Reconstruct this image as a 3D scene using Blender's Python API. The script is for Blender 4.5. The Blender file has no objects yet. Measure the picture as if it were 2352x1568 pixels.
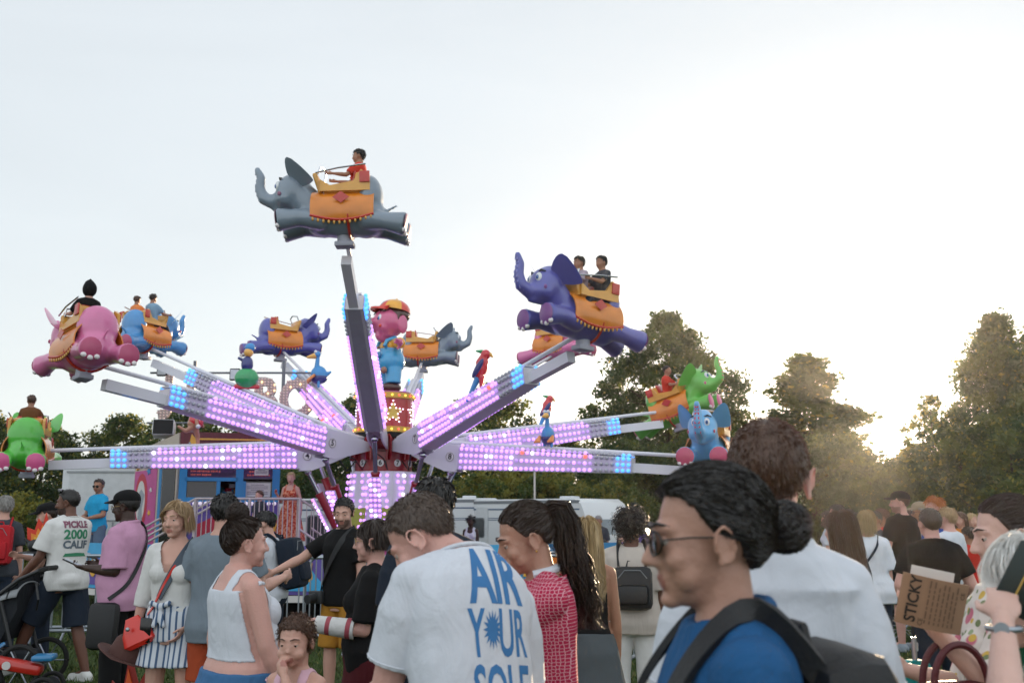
import bpy, bmesh, math, random
import numpy as np
from mathutils import Vector, Matrix, Euler, noise
from mathutils.bvhtree import BVHTree

# ------------------------------------------------------------------ scene, camera, sky, sun
SC = bpy.context.scene
COL = SC.collection
R = math.radians
CAMZ, F = 1.58, 2286.7
TH = math.atan(396 / F)
CT, ST = math.cos(TH), math.sin(TH)

cam_d = bpy.data.cameras.new('camera')
cam = bpy.data.objects.new('camera', cam_d)
COL.objects.link(cam)
cam.location = (0, 0, CAMZ)
cam.rotation_euler = (R(90) + TH, 0, 0)
cam_d.lens, cam_d.sensor_width = 35, 36
cam_d.clip_start, cam_d.clip_end = 0.05, 2000
cam_d.dof.use_dof = True
cam_d.dof.focus_distance = 6.5
cam_d.dof.aperture_fstop = 5.0
SC.camera = cam

SUN_EL, SUN_AZ = R(5.1), R(21.3)          # azimuth measured to the right of +Y
world = bpy.data.worlds.new('World')
SC.world = world
world.use_nodes = True
nt = world.node_tree
bg = nt.nodes['Background']
sky = nt.nodes.new('ShaderNodeTexSky')
sky.sky_type = 'NISHITA'
sky.sun_disc = False
sky.sun_elevation = SUN_EL
sky.sun_rotation = SUN_AZ
sky.air_density, sky.dust_density, sky.ozone_density = 1.0, 1.2, 1.6
hsv = nt.nodes.new('ShaderNodeHueSaturation')
hsv.inputs['Saturation'].default_value = 0.55
hsv.inputs['Value'].default_value = 0.20
nt.links.new(sky.outputs[0], hsv.inputs['Color'])
sky_fill = nt.nodes.new('ShaderNodeMix')          # thin high cloud: an even pale light over the clear-sky model,
sky_fill.data_type, sky_fill.blend_type = 'RGBA', 'ADD'   # brightened behind the camera as added fill on the crowd
sky_fill.inputs[0].default_value = 1
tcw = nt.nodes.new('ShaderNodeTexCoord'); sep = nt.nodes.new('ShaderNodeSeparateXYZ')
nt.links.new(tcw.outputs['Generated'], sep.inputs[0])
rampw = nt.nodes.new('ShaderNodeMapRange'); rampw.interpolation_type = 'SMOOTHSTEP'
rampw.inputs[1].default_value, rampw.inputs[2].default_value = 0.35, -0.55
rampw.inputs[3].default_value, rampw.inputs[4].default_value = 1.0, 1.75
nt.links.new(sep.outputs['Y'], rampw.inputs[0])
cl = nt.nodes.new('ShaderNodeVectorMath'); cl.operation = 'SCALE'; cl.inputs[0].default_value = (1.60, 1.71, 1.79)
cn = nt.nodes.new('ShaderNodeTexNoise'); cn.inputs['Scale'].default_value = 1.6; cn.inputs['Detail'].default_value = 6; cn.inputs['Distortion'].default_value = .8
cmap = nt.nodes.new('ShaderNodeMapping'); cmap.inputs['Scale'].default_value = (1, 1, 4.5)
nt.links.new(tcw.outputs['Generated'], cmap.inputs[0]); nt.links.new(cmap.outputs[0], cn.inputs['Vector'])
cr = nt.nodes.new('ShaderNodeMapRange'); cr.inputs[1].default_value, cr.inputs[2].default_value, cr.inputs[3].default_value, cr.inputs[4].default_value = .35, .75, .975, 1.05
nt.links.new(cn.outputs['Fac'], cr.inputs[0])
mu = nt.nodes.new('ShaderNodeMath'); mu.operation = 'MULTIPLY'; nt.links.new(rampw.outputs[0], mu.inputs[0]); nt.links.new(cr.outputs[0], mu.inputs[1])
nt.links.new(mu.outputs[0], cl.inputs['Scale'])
nt.links.new(cl.outputs[0], sky_fill.inputs[7])
nt.links.new(hsv.outputs[0], sky_fill.inputs[6])
nt.links.new(sky_fill.outputs[2], bg.inputs[0])
bg.inputs[1].default_value = 0.13

sun_d = bpy.data.lights.new('sun', 'SUN')
sun = bpy.data.objects.new('sun', sun_d)
COL.objects.link(sun)
sun_d.energy, sun_d.angle, sun_d.color = 3.2, R(0.53), (1.0, 0.74, 0.47)
sd = Vector((math.sin(SUN_AZ) * math.cos(SUN_EL), math.cos(SUN_AZ) * math.cos(SUN_EL), math.sin(SUN_EL)))
sun.rotation_euler = sd.to_track_quat('Z', 'Y').to_euler()

SC.view_settings.view_transform = 'Standard'
SC.view_settings.look = 'None'
SC.view_settings.exposure = 1.62
SC.view_settings.gamma = 1
SC.render.film_transparent = False
SC.cycles.use_denoising = True
SC.cycles.max_bounces = 6
SC.cycles.transparent_max_bounces = 8
SC.cycles.sample_clamp_indirect = 6
# ------------------------------------------------------------------ helpers
def gz(y):
    """height of the ground: the field falls a little behind the first rows of people"""
    t = min(max((y - 15) / 18, 0), 1)
    return -0.28 * t * t * (3 - 2 * t)

def at(px, py, Y):
    """pixel of the 2352-px-wide photograph -> point at forward distance Y"""
    u, v = (px - 1176) / F, (784 - py) / F
    d = CT - ST * v
    return Vector((Y * u / d, Y, CAMZ + Y * (ST + CT * v) / d))

def gx(px, Y, z=1.4):
    return (px - 1176) / F * (Y * CT + (z - CAMZ) * ST)

def lin(c):
    if isinstance(c, str):
        c = tuple(int(c[i:i + 2], 16) for i in (1, 3, 5))
    c = [x / 255 for x in c]
    return tuple(x / 12.92 if x <= .04045 else ((x + .055) / 1.055) ** 2.4 for x in c)

MATS = {}
def mat(name, col, rough=.6, metal=0, var=.18, vs=6, bump=0, bs=40, emit=None, es=0, spec=.5, coat=0, alpha=1, trans=0, stretch=None):
    if name in MATS: return MATS[name]
    c = lin(col)
    m = bpy.data.materials.new(name); m.use_nodes = True
    n = m.node_tree; L = n.links.new
    p = n.nodes['Principled BSDF']
    p.inputs['Roughness'].default_value = rough
    p.inputs['Metallic'].default_value = metal
    p.inputs['Specular IOR Level'].default_value = spec
    p.inputs['Coat Weight'].default_value = coat
    p.inputs['Alpha'].default_value = alpha
    p.inputs['Transmission Weight'].default_value = trans
    tc = n.nodes.new('ShaderNodeTexCoord')
    src = tc.outputs['Object']
    if stretch:
        mp = n.nodes.new('ShaderNodeMapping'); mp.inputs['Scale'].default_value = stretch
        L(src, mp.inputs[0]); src = mp.outputs[0]
    nz = n.nodes.new('ShaderNodeTexNoise'); nz.inputs['Scale'].default_value = vs; nz.inputs['Detail'].default_value = 5
    L(src, nz.inputs['Vector'])
    mx = n.nodes.new('ShaderNodeMix'); mx.data_type = 'RGBA'
    mx.inputs[6].default_value = (*[x * (1 - var) for x in c], 1)
    mx.inputs[7].default_value = (*[min(1, x * (1 + var)) for x in c], 1)
    L(nz.outputs['Fac'], mx.inputs[0]); L(mx.outputs[2], p.inputs['Base Color'])
    if bump:
        nb = n.nodes.new('ShaderNodeTexNoise'); nb.inputs['Scale'].default_value = bs; nb.inputs['Detail'].default_value = 4
        L(src, nb.inputs['Vector'])
        b = n.nodes.new('ShaderNodeBump'); b.inputs['Strength'].default_value = bump; b.inputs['Distance'].default_value = .02
        L(nb.outputs['Fac'], b.inputs['Height']); L(b.outputs[0], p.inputs['Normal'])
    if emit:
        p.inputs['Emission Color'].default_value = (*lin(emit), 1)
        p.inputs['Emission Strength'].default_value = es
    MATS[name] = m
    return m

def cloth(name, col, rough=.85, fold=.55, fs=5, var=.1):
    """woven cloth: fine weave plus soft folds running down the body"""
    if name in MATS: return MATS[name]
    m = mat(name, col, rough, var=var, vs=14, spec=.25)
    n = m.node_tree; L = n.links.new; p = n.nodes['Principled BSDF']
    tc = n.nodes.new('ShaderNodeTexCoord')
    mp = n.nodes.new('ShaderNodeMapping'); mp.inputs['Scale'].default_value = (1.6, 1.6, .75); mp.inputs['Rotation'].default_value = (.3, .5, .2)
    L(tc.outputs['Object'], mp.inputs[0])
    a = n.nodes.new('ShaderNodeTexNoise'); a.inputs['Scale'].default_value = fs; a.inputs['Detail'].default_value = 3; a.inputs['Distortion'].default_value = 1.2
    L(mp.outputs[0], a.inputs['Vector'])
    w = n.nodes.new('ShaderNodeTexNoise'); w.inputs['Scale'].default_value = 160
    L(tc.outputs['Object'], w.inputs['Vector'])
    ad = n.nodes.new('ShaderNodeMath'); ad.operation = 'MULTIPLY_ADD'; ad.inputs[1].default_value = .04
    L(w.outputs['Fac'], ad.inputs[0]); L(a.outputs['Fac'], ad.inputs[2])
    b = n.nodes.new('ShaderNodeBump'); b.inputs['Strength'].default_value = fold * .55; b.inputs['Distance'].default_value = .05
    L(ad.outputs[0], b.inputs['Height']); L(b.outputs[0], p.inputs['Normal'])
    return m

def pattern(m, kind, c1, c2, scale=40, axis=(1, 0, 0), thr=.5):
    """lay a woven or printed pattern into a material: stripes, dots, scales or blotches"""
    n = m.node_tree; L = n.links.new; p = n.nodes['Principled BSDF']
    tc = n.nodes.new('ShaderNodeTexCoord')
    if kind == 'stripe':
        t = n.nodes.new('ShaderNodeTexWave'); t.inputs['Scale'].default_value = scale; t.inputs['Distortion'].default_value = .6
        t.bands_direction = 'X'; out = t.outputs['Fac']
    elif kind == 'scale':
        t = n.nodes.new('ShaderNodeTexVoronoi'); t.inputs['Scale'].default_value = scale; t.inputs['Randomness'].default_value = .42; t.voronoi_dimensions = '2D'
        t.feature = 'DISTANCE_TO_EDGE'; out = t.outputs['Distance']
    elif kind == 'spot':
        t = n.nodes.new('ShaderNodeTexVoronoi'); t.inputs['Scale'].default_value = scale; out = t.outputs['Distance']
    else:
        t = n.nodes.new('ShaderNodeTexNoise'); t.inputs['Scale'].default_value = scale; t.inputs['Detail'].default_value = 2; out = t.outputs['Fac']
    mp = n.nodes.new('ShaderNodeMapping'); mp.inputs['Scale'].default_value = axis
    src = tc.outputs['Object']
    if kind == 'scale':                                  # the knit runs round the body: side-on coordinates
        sp = n.nodes.new('ShaderNodeSeparateXYZ'); cb = n.nodes.new('ShaderNodeCombineXYZ'); am = n.nodes.new('ShaderNodeMath'); am.operation = 'MULTIPLY_ADD'; am.inputs[1].default_value = .6
        L(src, sp.inputs[0]); L(sp.outputs['X'], am.inputs[0]); L(sp.outputs['Y'], am.inputs[2]); L(am.outputs[0], cb.inputs['X']); L(sp.outputs['Z'], cb.inputs['Y']); src = cb.outputs[0]
    L(src, mp.inputs[0]); L(mp.outputs[0], t.inputs['Vector'])
    r = n.nodes.new('ShaderNodeValToRGB')
    r.color_ramp.elements[0].position = thr - .03; r.color_ramp.elements[1].position = thr + .03
    r.color_ramp.elements[0].color = (*lin(c1), 1); r.color_ramp.elements[1].color = (*lin(c2), 1)
    L(out, r.inputs[0]); L(r.outputs[0], p.inputs['Base Color'])
    return m

def frame_from(d, up=Vector((0, 0, 1))):
    d = Vector(d).normalized(); u = Vector(up)
    if abs(d.dot(u)) > .98: u = Vector((0, 1, 0))
    x = u.cross(d).normalized(); y = d.cross(x)
    return x, y, d

class MB:
    """collects simple solids into one mesh"""
    def __init__(s): s.v = []; s.f = []; s.mi = []; s.m = 0
    def _add(s, vs, fs):
        o = len(s.v); s.v += [tuple(v) for v in vs]
        s.f += [tuple(i + o for i in f) for f in fs]; s.mi += [s.m] * len(fs)
    def box(s, c, d, rot=None, bev=0):
        c = Vector(c); h = Vector(d) / 2
        M = rot.to_matrix() if isinstance(rot, Euler) else (rot or Matrix.Identity(3))
        if bev <= 0:
            vs = [c + M @ Vector((x * h.x, y * h.y, z * h.z)) for z in (-1, 1) for y in (-1, 1) for x in (-1, 1)]
            s._add(vs, [(0, 2, 3, 1), (4, 5, 7, 6), (0, 1, 5, 4), (2, 6, 7, 3), (0, 4, 6, 2), (1, 3, 7, 5)])
            return
        bm = bmesh.new(); bmesh.ops.create_cube(bm, size=1)
        for v in bm.verts: v.co = Vector((v.co.x * d[0], v.co.y * d[1], v.co.z * d[2]))
        bmesh.ops.bevel(bm, geom=bm.edges[:] , offset=bev, segments=2, affect='EDGES', profile=.5)
        bm.verts.index_update()
        s._add([c + M @ v.co for v in bm.verts], [[v.index for v in f.verts] for f in bm.faces]); bm.free()
    def loft(s, rings, cap=True):
        n = len(rings[0]); o = []
        for r in rings: o += list(r)
        fs = []
        for i in range(len(rings) - 1):
            for j in range(n):
                a, b = i * n + j, i * n + (j + 1) % n
                fs.append((a, b, b + n, a + n))
        if cap:
            fs.append(tuple(range(n))[::-1]); k = (len(rings) - 1) * n
            fs.append(tuple(k + j for j in range(n)))
        s._add(o, fs)
    def cyl(s, p0, p1, r0, r1=None, n=12, cap=True):
        r1 = r0 if r1 is None else r1
        p0, p1 = Vector(p0), Vector(p1)
        if (p1 - p0).length < 1e-6: return
        x, y, d = frame_from(p1 - p0)
        ring = lambda p, r: [p + (x * math.cos(2 * math.pi * k / n) + y * math.sin(2 * math.pi * k / n)) * r for k in range(n)]
        s.loft([ring(p0, r0), ring(p1, r1)], cap)
    def tube(s, pts, rs, n=8, cap=True):
        pts = [Vector(p) for p in pts]
        if not hasattr(rs, '__len__'): rs = [rs] * len(pts)
        rings = []; prev = None
        for i, p in enumerate(pts):
            d = (pts[min(i + 1, len(pts) - 1)] - pts[max(i - 1, 0)])
            if prev is None: x, y, d = frame_from(d)
            else:
                d = d.normalized(); x = (prev - d * prev.dot(d)).normalized(); y = d.cross(x)
            prev = x
            rings.append([p + (x * math.cos(2 * math.pi * k / n) + y * math.sin(2 * math.pi * k / n)) * rs[i] for k in range(n)])
        s.loft(rings, cap)
    def sph(s, c, r, rot=None, u=14, w=9, zmin=None):
        c = Vector(c); r = Vector(r) if hasattr(r, '__len__') else Vector((r, r, r))
        M = rot if rot is not None else Matrix.Identity(3)
        vs = [c + M @ Vector((0, 0, -r.z))]
        for i in range(1, w):
            t = math.pi * i / w
            for k in range(u):
                a = 2 * math.pi * k / u
                vs.append(c + M @ Vector((r.x * math.sin(t) * math.cos(a), r.y * math.sin(t) * math.sin(a), -r.z * math.cos(t))))
        vs.append(c + M @ Vector((0, 0, r.z)))
        fs = [(0, 1 + (k + 1) % u, 1 + k) for k in range(u)]
        for i in range(w - 2):
            for k in range(u):
                a, b = 1 + i * u + k, 1 + i * u + (k + 1) % u
                fs.append((a, b, b + u, a + u))
        t = len(vs) - 1; o = 1 + (w - 2) * u
        fs += [(o + k, o + (k + 1) % u, t) for k in range(u)]
        s._add(vs, fs)
    def cap(s, p0, p1, r0, r1=None, n=12):
        r1 = r0 if r1 is None else r1
        s.cyl(p0, p1, r0, r1, n); s.sph(p0, r0, u=n, w=8); s.sph(p1, r1, u=n, w=8)
    def quad(s, a, b, c, d): s._add([a, b, c, d], [(0, 1, 2, 3)])
    def lathe(s, prof, c=(0, 0, 0), n=24, cap=True):
        c = Vector(c)
        s.loft([[c + Vector((r * math.cos(2 * math.pi * k / n), r * math.sin(2 * math.pi * k / n), z)) for k in range(n)] for r, z in prof], cap)
    def prism(s, pts, M, t):
        """2-D outline extruded by t along the frame's third axis; M maps (x, y, z)"""
        n = len(pts)
        a = [M @ Vector((x, y, 0)) for x, y in pts]; b = [M @ Vector((x, y, t)) for x, y in pts]
        s._add(a + b, [tuple(range(n))[::-1], tuple(range(n, 2 * n))] + [(i, (i + 1) % n, n + (i + 1) % n, n + i) for i in range(n)])
    def mesh(s, name):
        me = bpy.data.meshes.new(name); me.from_pydata(s.v, [], s.f); me.update()
        return me
    def build(s, name, mats, parent=None, smooth=True, loc=None, rot=None, angle=None):
        me = s.mesh(name)
        for m in (mats if isinstance(mats, (list, tuple)) else [mats]): me.materials.append(m)
        me.polygons.foreach_set('material_index', s.mi)
        fix_normals(me)
        if smooth:
            me.polygons.foreach_set('use_smooth', [True] * len(me.polygons))
            me.set_sharp_from_angle(angle=R(38) if angle is None else R(angle))
        return link(name, me, parent, loc, rot)

def fix_normals(me):
    bm = bmesh.new(); bm.from_mesh(me); bmesh.ops.recalc_face_normals(bm, faces=bm.faces[:]); bm.to_mesh(me); bm.free()

def link(name, data, parent=None, loc=None, rot=None):
    o = bpy.data.objects.new(name, data); COL.objects.link(o)
    if parent is not None: o.parent = parent
    if loc is not None: o.location = loc
    if rot is not None: o.rotation_euler = rot
    return o

def tag(o, label=None, cat=None, group=None, kind=None):
    if label: o['label'] = label
    if cat: o['category'] = cat
    if group: o['group'] = group
    if kind: o['kind'] = kind
    return o

def empty(name, loc, rz=0, label=None, cat=None, group=None):
    o = bpy.data.objects.new(name, None); COL.objects.link(o)
    o.location = loc; o.rotation_euler = (0, 0, rz); o.empty_display_size = .2
    return tag(o, label, cat, group)

def copy_tree(o, parent=None):
    c = o.copy(); COL.objects.link(c)
    if parent is not None: c.parent = parent
    for ch in o.children: copy_tree(ch, c)
    return c

TMP = bpy.data.scenes.new('worktable')       # an empty side scene in which the solids are fused
def fuse(mb, vox, smooth=3, fac=.5):
    """fuse overlapping solids into one continuous skin"""
    me = mb.mesh('tmp'); o = bpy.data.objects.new('tmp', me)
    TMP.collection.objects.link(o)
    md = o.modifiers.new('r', 'REMESH'); md.mode = 'VOXEL'; md.voxel_size = vox; md.use_smooth_shade = True
    if smooth:
        sm = o.modifiers.new('s', 'SMOOTH'); sm.factor = fac; sm.iterations = smooth
    with bpy.context.temp_override(scene=TMP, view_layer=TMP.view_layers[0]):
        dg = bpy.context.evaluated_depsgraph_get()
        out = bpy.data.meshes.new_from_object(o.evaluated_get(dg))
    bpy.data.objects.remove(o); bpy.data.meshes.remove(me)
    out.polygons.foreach_set('use_smooth', [True] * len(out.polygons))
    return out

def ripple(me, amp, scale, seed=0, sz=(1, 1, .6)):
    """low folds pushed into a cloth surface"""
    n = len(me.vertices)
    co = np.empty(n * 3); me.vertices.foreach_get('co', co); co = co.reshape(-1, 3)
    no = np.empty(n * 3); me.vertices.foreach_get('normal', no); no = no.reshape(-1, 3)
    o = Vector((seed * 3.1, seed * 1.7, 0))
    d = np.array([noise.noise(Vector((c[0] * sz[0], c[1] * sz[1], c[2] * sz[2])) * scale + o) +
                  .5 * noise.noise(Vector((c[0] * sz[0] + c[2] * .6, c[1] * sz[1], c[2] * sz[2] * .6)) * scale * 2.3 + o) for c in co])
    co += no * (d * amp)[:, None]
    me.vertices.foreach_set('co', co.ravel()); me.update()

def np_mesh(name, V, Q, mats, mi=None):
    me = bpy.data.meshes.new(name)
    k = Q.shape[1]
    me.vertices.add(len(V)); me.vertices.foreach_set('co', V.astype(np.float32).ravel())
    me.loops.add(Q.size); me.loops.foreach_set('vertex_index', Q.astype(np.int32).ravel())
    me.polygons.add(len(Q)); me.polygons.foreach_set('loop_start', np.arange(0, Q.size, k, dtype=np.int32))
    for m in mats: me.materials.append(m)
    if mi is not None: me.polygons.foreach_set('material_index', mi.astype(np.int32))
    me.update(calc_edges=True); me.validate()
    return me

def text_flat(body, size=1, sx=1, bold=0.0, spacing=1.0):
    """flat lettering as (verts, faces), centred, in its own x-y plane"""
    cu = bpy.data.curves.new('t', 'FONT'); cu.body = body; cu.size = size; cu.align_x = 'CENTER'; cu.align_y = 'CENTER'
    cu.offset = bold; cu.resolution_u = 3; cu.space_character = spacing
    o = bpy.data.objects.new('t', cu); TMP.collection.objects.link(o)
    with bpy.context.temp_override(scene=TMP, view_layer=TMP.view_layers[0]):
        dg = bpy.context.evaluated_depsgraph_get(); me = bpy.data.meshes.new_from_object(o.evaluated_get(dg))
    vs = [(v.co.x * sx, v.co.y) for v in me.vertices]; fs = [tuple(p.vertices) for p in me.polygons]
    bpy.data.objects.remove(o); bpy.data.curves.remove(cu); bpy.data.meshes.remove(me)
    return vs, fs

def add_text(mb, body, M, size=1, sx=1, bold=0.0, spacing=1.0):
    vs, fs = text_flat(body, size, sx, bold, spacing)
    mb._add([M @ Vector((x, y, 0)) for x, y in vs], fs)

def frame_m(o, x, y):
    x = Vector(x).normalized(); y = Vector(y).normalized(); z = x.cross(y)
    M = Matrix.Identity(4)
    for i in range(3): M[i][0], M[i][1], M[i][2], M[i][3] = x[i], y[i], z[i], o[i]
    return M

def decal(name, shapes, M, target, mats, parent, off=.003, grid=.02):
    """print flat shapes onto a curved surface: shapes = [(verts2d, faces, material index)], M = plane frame, rays run along -z of M"""
    bm = bmesh.new(); bm.from_mesh(target); bvh = BVHTree.FromBMesh(bm); bm.free()
    mb = MB()
    for vs, fs, mi in shapes:
        b = bmesh.new(); bv = [b.verts.new((x, y, 0)) for x, y in vs]
        for f in fs:
            try: b.faces.new([bv[i] for i in f])
            except ValueError: pass
        xs = [v[0] for v in vs]; ys = [v[1] for v in vs]
        for lo, hi, no in ((min(xs), max(xs), (1, 0, 0)), (min(ys), max(ys), (0, 1, 0))):
            k = lo + grid
            while k < hi:
                bmesh.ops.bisect_plane(b, geom=b.verts[:] + b.edges[:] + b.faces[:], dist=1e-6, plane_co=Vector(no) * k, plane_no=no); k += grid
        b.verts.index_update()
        d = -(M.to_3x3() @ Vector((0, 0, 1)))
        out = []; ok = []
        for v in b.verts:
            p = M @ v.co
            h, nn, _, _ = bvh.ray_cast(p, d, .6)
            out.append(h + nn * off if h else p); ok.append(h is not None)
        mb.m = mi
        mb._add(out, [[v.index for v in f.verts] for f in b.faces if all(ok[v.index] for v in f.verts)])
        b.free()
    me = mb.mesh(name)
    for m in mats: me.materials.append(m)
    me.polygons.foreach_set('material_index', mb.mi)
    me.polygons.foreach_set('use_smooth', [True] * len(me.polygons))
    return link(name, me, parent)
# ------------------------------------------------------------------ ground
def make_ground():
    ys = [-30, -5, 0, 5, 10, 15, 17, 19, 21, 23, 25, 27, 29, 31, 33, 40, 60, 120, 700]
    xs = [-500, -100, -40, -15, 0, 15, 40, 100, 500]
    mb = MB()
    mb._add([(x, y, gz(y)) for y in ys for x in xs], [(j * 9 + i, j * 9 + i + 1, j * 9 + i + 10, j * 9 + i + 9) for j in range(len(ys) - 1) for i in range(8)])
    m = mat('lawn', '#324018', .9, var=.55, vs=1.3, bump=.8, bs=30, spec=.2)
    n = m.node_tree
    o = mb.build('ground', m); tag(o, kind='structure')
    rng = np.random.default_rng(4)
    # blades of grass where the photograph shows the turf
    N = 90000
    y = 8 + 15 * rng.random(N) ** 1.25; x = (rng.random(N) - .5) * 1.15 * y
    keep = np.ones(N, bool)
    x, y = x[keep], y[keep]; N = len(x)
    z = np.array([gz(v) for v in y])
    h = .025 + .05 * rng.random(N); a = rng.random(N) * 6.28; w = .006 + .006 * rng.random(N)
    lx, ly = rng.normal(0, .5, N) * h, rng.normal(0, .5, N) * h
    V = np.stack([np.stack([x - w * np.cos(a), y - w * np.sin(a), z], 1), np.stack([x + w * np.cos(a), y + w * np.sin(a), z], 1), np.stack([x + lx, y + ly, z + h], 1)], 1).reshape(-1, 3)
    me = np_mesh('grass', V, np.arange(3 * N).reshape(-1, 3), [mat('grass blade', '#3f521d', .7, var=.5, vs=3), mat('dry blade', '#6b6a35', .8, var=.3)], (rng.random(N) < .12).astype(int))
    tag(link('grass', me), 'short mown grass of the fairground field', 'grass', kind='stuff')
make_ground()
# ------------------------------------------------------------------ trees
def leaf_mat(name, col, tr, mixf=.45):
    m = mat(name, col, .55, var=.45, vs=.9, spec=.3)
    n = m.node_tree; L = n.links.new; p = n.nodes['Principled BSDF']; out = n.nodes['Material Output']
    t = n.nodes.new('ShaderNodeBsdfTranslucent'); t.inputs[0].default_value = (*lin(tr), 1)
    mx = n.nodes.new('ShaderNodeMixShader'); mx.inputs[0].default_value = mixf
    L(p.outputs[0], mx.inputs[1]); L(t.outputs[0], mx.inputs[2]); L(mx.outputs[0], out.inputs[0])
    return m
LEAF_DARK = leaf_mat('dark leaf', '#2f4228', '#4c5e28', .36)
LEAF_MID = leaf_mat('mid leaf', '#3f532d', '#6c7430', .4)
LEAF_GOLD = leaf_mat('sun-tinted leaf', '#6e7236', '#a09038', .45)  # sunlight put into the leaf colour: a paler, yellower green
BARK = mat('bark', '#3b2f25', .9, var=.4, vs=4, bump=.8, bs=14)

def tree_meshes(key, h, w, seed, n_leaf, leaf=.2, trunk_h=.22, shape='egg', mats=None, dens=1.0, mixg=.12):
    """crown and trunk meshes of a tree standing at the origin"""
    rng = np.random.default_rng(seed); rnd = random.Random(seed)
    tb = MB(); z0 = h * trunk_h
    clumps = []
    nl = max(9, int(13 * dens))
    lean = Vector((rnd.uniform(-.04, .04), rnd.uniform(-.04, .04), 1))
    spine = [lean * (h * .92 * t) + Vector((rnd.uniform(-.1, .1), rnd.uniform(-.1, .1), 0)) * h * .04 * t for t in (0, .2, .4, .6, .8, 1)]
    r0 = h * .022
    tb.tube(spine, [r0, r0 * .85, r0 * .65, r0 * .45, r0 * .25, r0 * .08], 9)
    def env(t):                                              # crown half-width at relative height
        if shape == 'egg': return math.sin(math.pi * min(1, max(0, (t - .02)) ** .72)) ** .72
        if shape == 'cone': return (1 - t) ** .75 * min(1, t * 9 + .35)
        return min(1, t * 6 + .25) * (1 - t ** 3) ** .5       # bush
    nc = int(nl * 11)
    for i in range(nc):
        t = (i + rnd.random()) / nc; z = z0 * .8 + (h - z0 * .8) * t
        a = i * 2.4 + rnd.uniform(-.6, .6); lob = 1 + .22 * math.sin(a * 2 + seed) * math.sin(t * 9 + seed)
        rr = w / 2 * env(t) * lob * (rnd.random() ** .42)
        c = Vector((rr * math.cos(a), rr * math.sin(a), z - .10 * rr))
        cs = w * (.035 + .085 * rnd.random() ** 1.6) * (.7 + .5 * env(t))
        if z + cs * .4 > h: c.z = h - cs * .4
        clumps.append((c, cs))
        if i % 4 == 0:
            b = max(z0 * .9, z - rr * rnd.uniform(.35, .8)); k = min(1, b / (h * .92))
            base = lean * b; mid = base.lerp(c, .55) + Vector((0, 0, -.05 * rr))
            tb.tube([base, mid, c], [r0 * (.42 * (1 - k) + .06), r0 * (.25 * (1 - k) + .04), r0 * .03], 5)
    wts = np.array([c[1] ** 1.9 for c in clumps]); wts /= wts.sum()
    idx = rng.choice(len(clumps), n_leaf, p=wts)
    cc = np.array([tuple(c[0]) for c in clumps])[idx]; cs = np.array([c[1] for c in clumps])[idx]
    d = rng.normal(0, 1, (n_leaf, 3)); d /= np.linalg.norm(d, axis=1)[:, None]
    rad = rng.random(n_leaf) ** .5 * (1 + .25 * rng.normal(0, 1, n_leaf).clip(-1, 1.6))
    P = cc + d * (rad * cs)[:, None] * np.array([1, 1, .72])
    P[:, 2] = np.maximum(P[:, 2], .05)
    ln = leaf * (.55 + .9 * rng.random(n_leaf)); u = rng.normal(0, 1, (n_leaf, 3)); u[:, 2] -= .35; u /= np.linalg.norm(u, axis=1)[:, None]
    v = np.cross(u, rng.normal(0, 1, (n_leaf, 3))); v /= np.linalg.norm(v, axis=1)[:, None]
    a = P - u * ln[:, None] * .5; c = P + u * ln[:, None] * .5; wv = v * (ln * .30)[:, None]; nb = np.cross(u, v) * (ln * .08)[:, None]
    V = np.stack([a, P - wv + nb, c, P + wv + nb], 1).reshape(-1, 3)
    tone = rng.random(len(clumps))[idx]; mi = np.where(rng.random(n_leaf) < mixg, 2, np.where(tone > .55, 1, 0))
    me = np_mesh('crown ' + key, V, np.arange(4 * n_leaf).reshape(-1, 4), mats or [LEAF_DARK, LEAF_MID, LEAF_GOLD], mi)
    tm = tb.mesh('trunk ' + key); fix_normals(tm); tm.materials.append(BARK); tm.polygons.foreach_set('use_smooth', [True] * len(tm.polygons))
    return me, tm

def plant_tree(kind, meshes, px, Y, label, cat='tree', rz=0, sc=(1, 1, 1), group=None, x=None):
    r = empty(kind, (gx(px, Y, 2) if x is None else x, Y, gz(Y) - .05), rz, label, cat, group)
    c = link('crown', meshes[0], r); t = link('trunk', meshes[1], r)
    r.scale = sc
    return r

def top_z(py, Y): return at(1176, py, Y).z

big = tree_meshes('big', 12.6, 9.4, 11, 46000, .225, .12, 'egg', dens=1.5, mixg=.02)
plant_tree('broadleaf_tree', big, 1545, 52, 'tallest dark broadleaf tree behind the green elephant, standing clear against the sky', sc=(.9, .9, .98))
mapl = tree_meshes('mid', 9.5, 6.2, 23, 24000, .20, .14, 'cone', dens=1.3, mixg=.06)
plant_tree('broadleaf_tree', mapl, 1868, 50, 'pointed tree left of the low sun behind the man in the white polo shirt', sc=(1.75, 1.4, 1.03))
rt = tree_meshes('right', 10.2, 7.6, 31, 36000, .19, .10, 'cone', dens=1.5, mixg=.03)
plant_tree('broadleaf_tree', rt, 2318, 44, 'large tree right of the low sun above the woman in the floral blouse', sc=(1.1, 1.0, 1.05))
plant_tree('broadleaf_tree', mapl, 2420, 41, 'tree cut by the right edge of the photo beyond the crowd', rz=2.0, sc=(1.1, 1.1, 1.05))
spr = tree_meshes('sparse', 6.6, 3.4, 41, 3600, .19, .2, 'egg', dens=.8, mixg=.3)
plant_tree('broadleaf_tree', spr, 2152, 40, 'thin sparse treetop just right of the low sun', sc=(1, 1, 1))
bush = tree_meshes('bush', 5.2, 6.4, 53, 22000, .16, .03, 'bush', dens=1.4, mixg=.03)
bush2 = tree_meshes('bushb', 4.6, 5.2, 61, 18000, .15, .03, 'bush', dens=1.2, mixg=.08)
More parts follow.
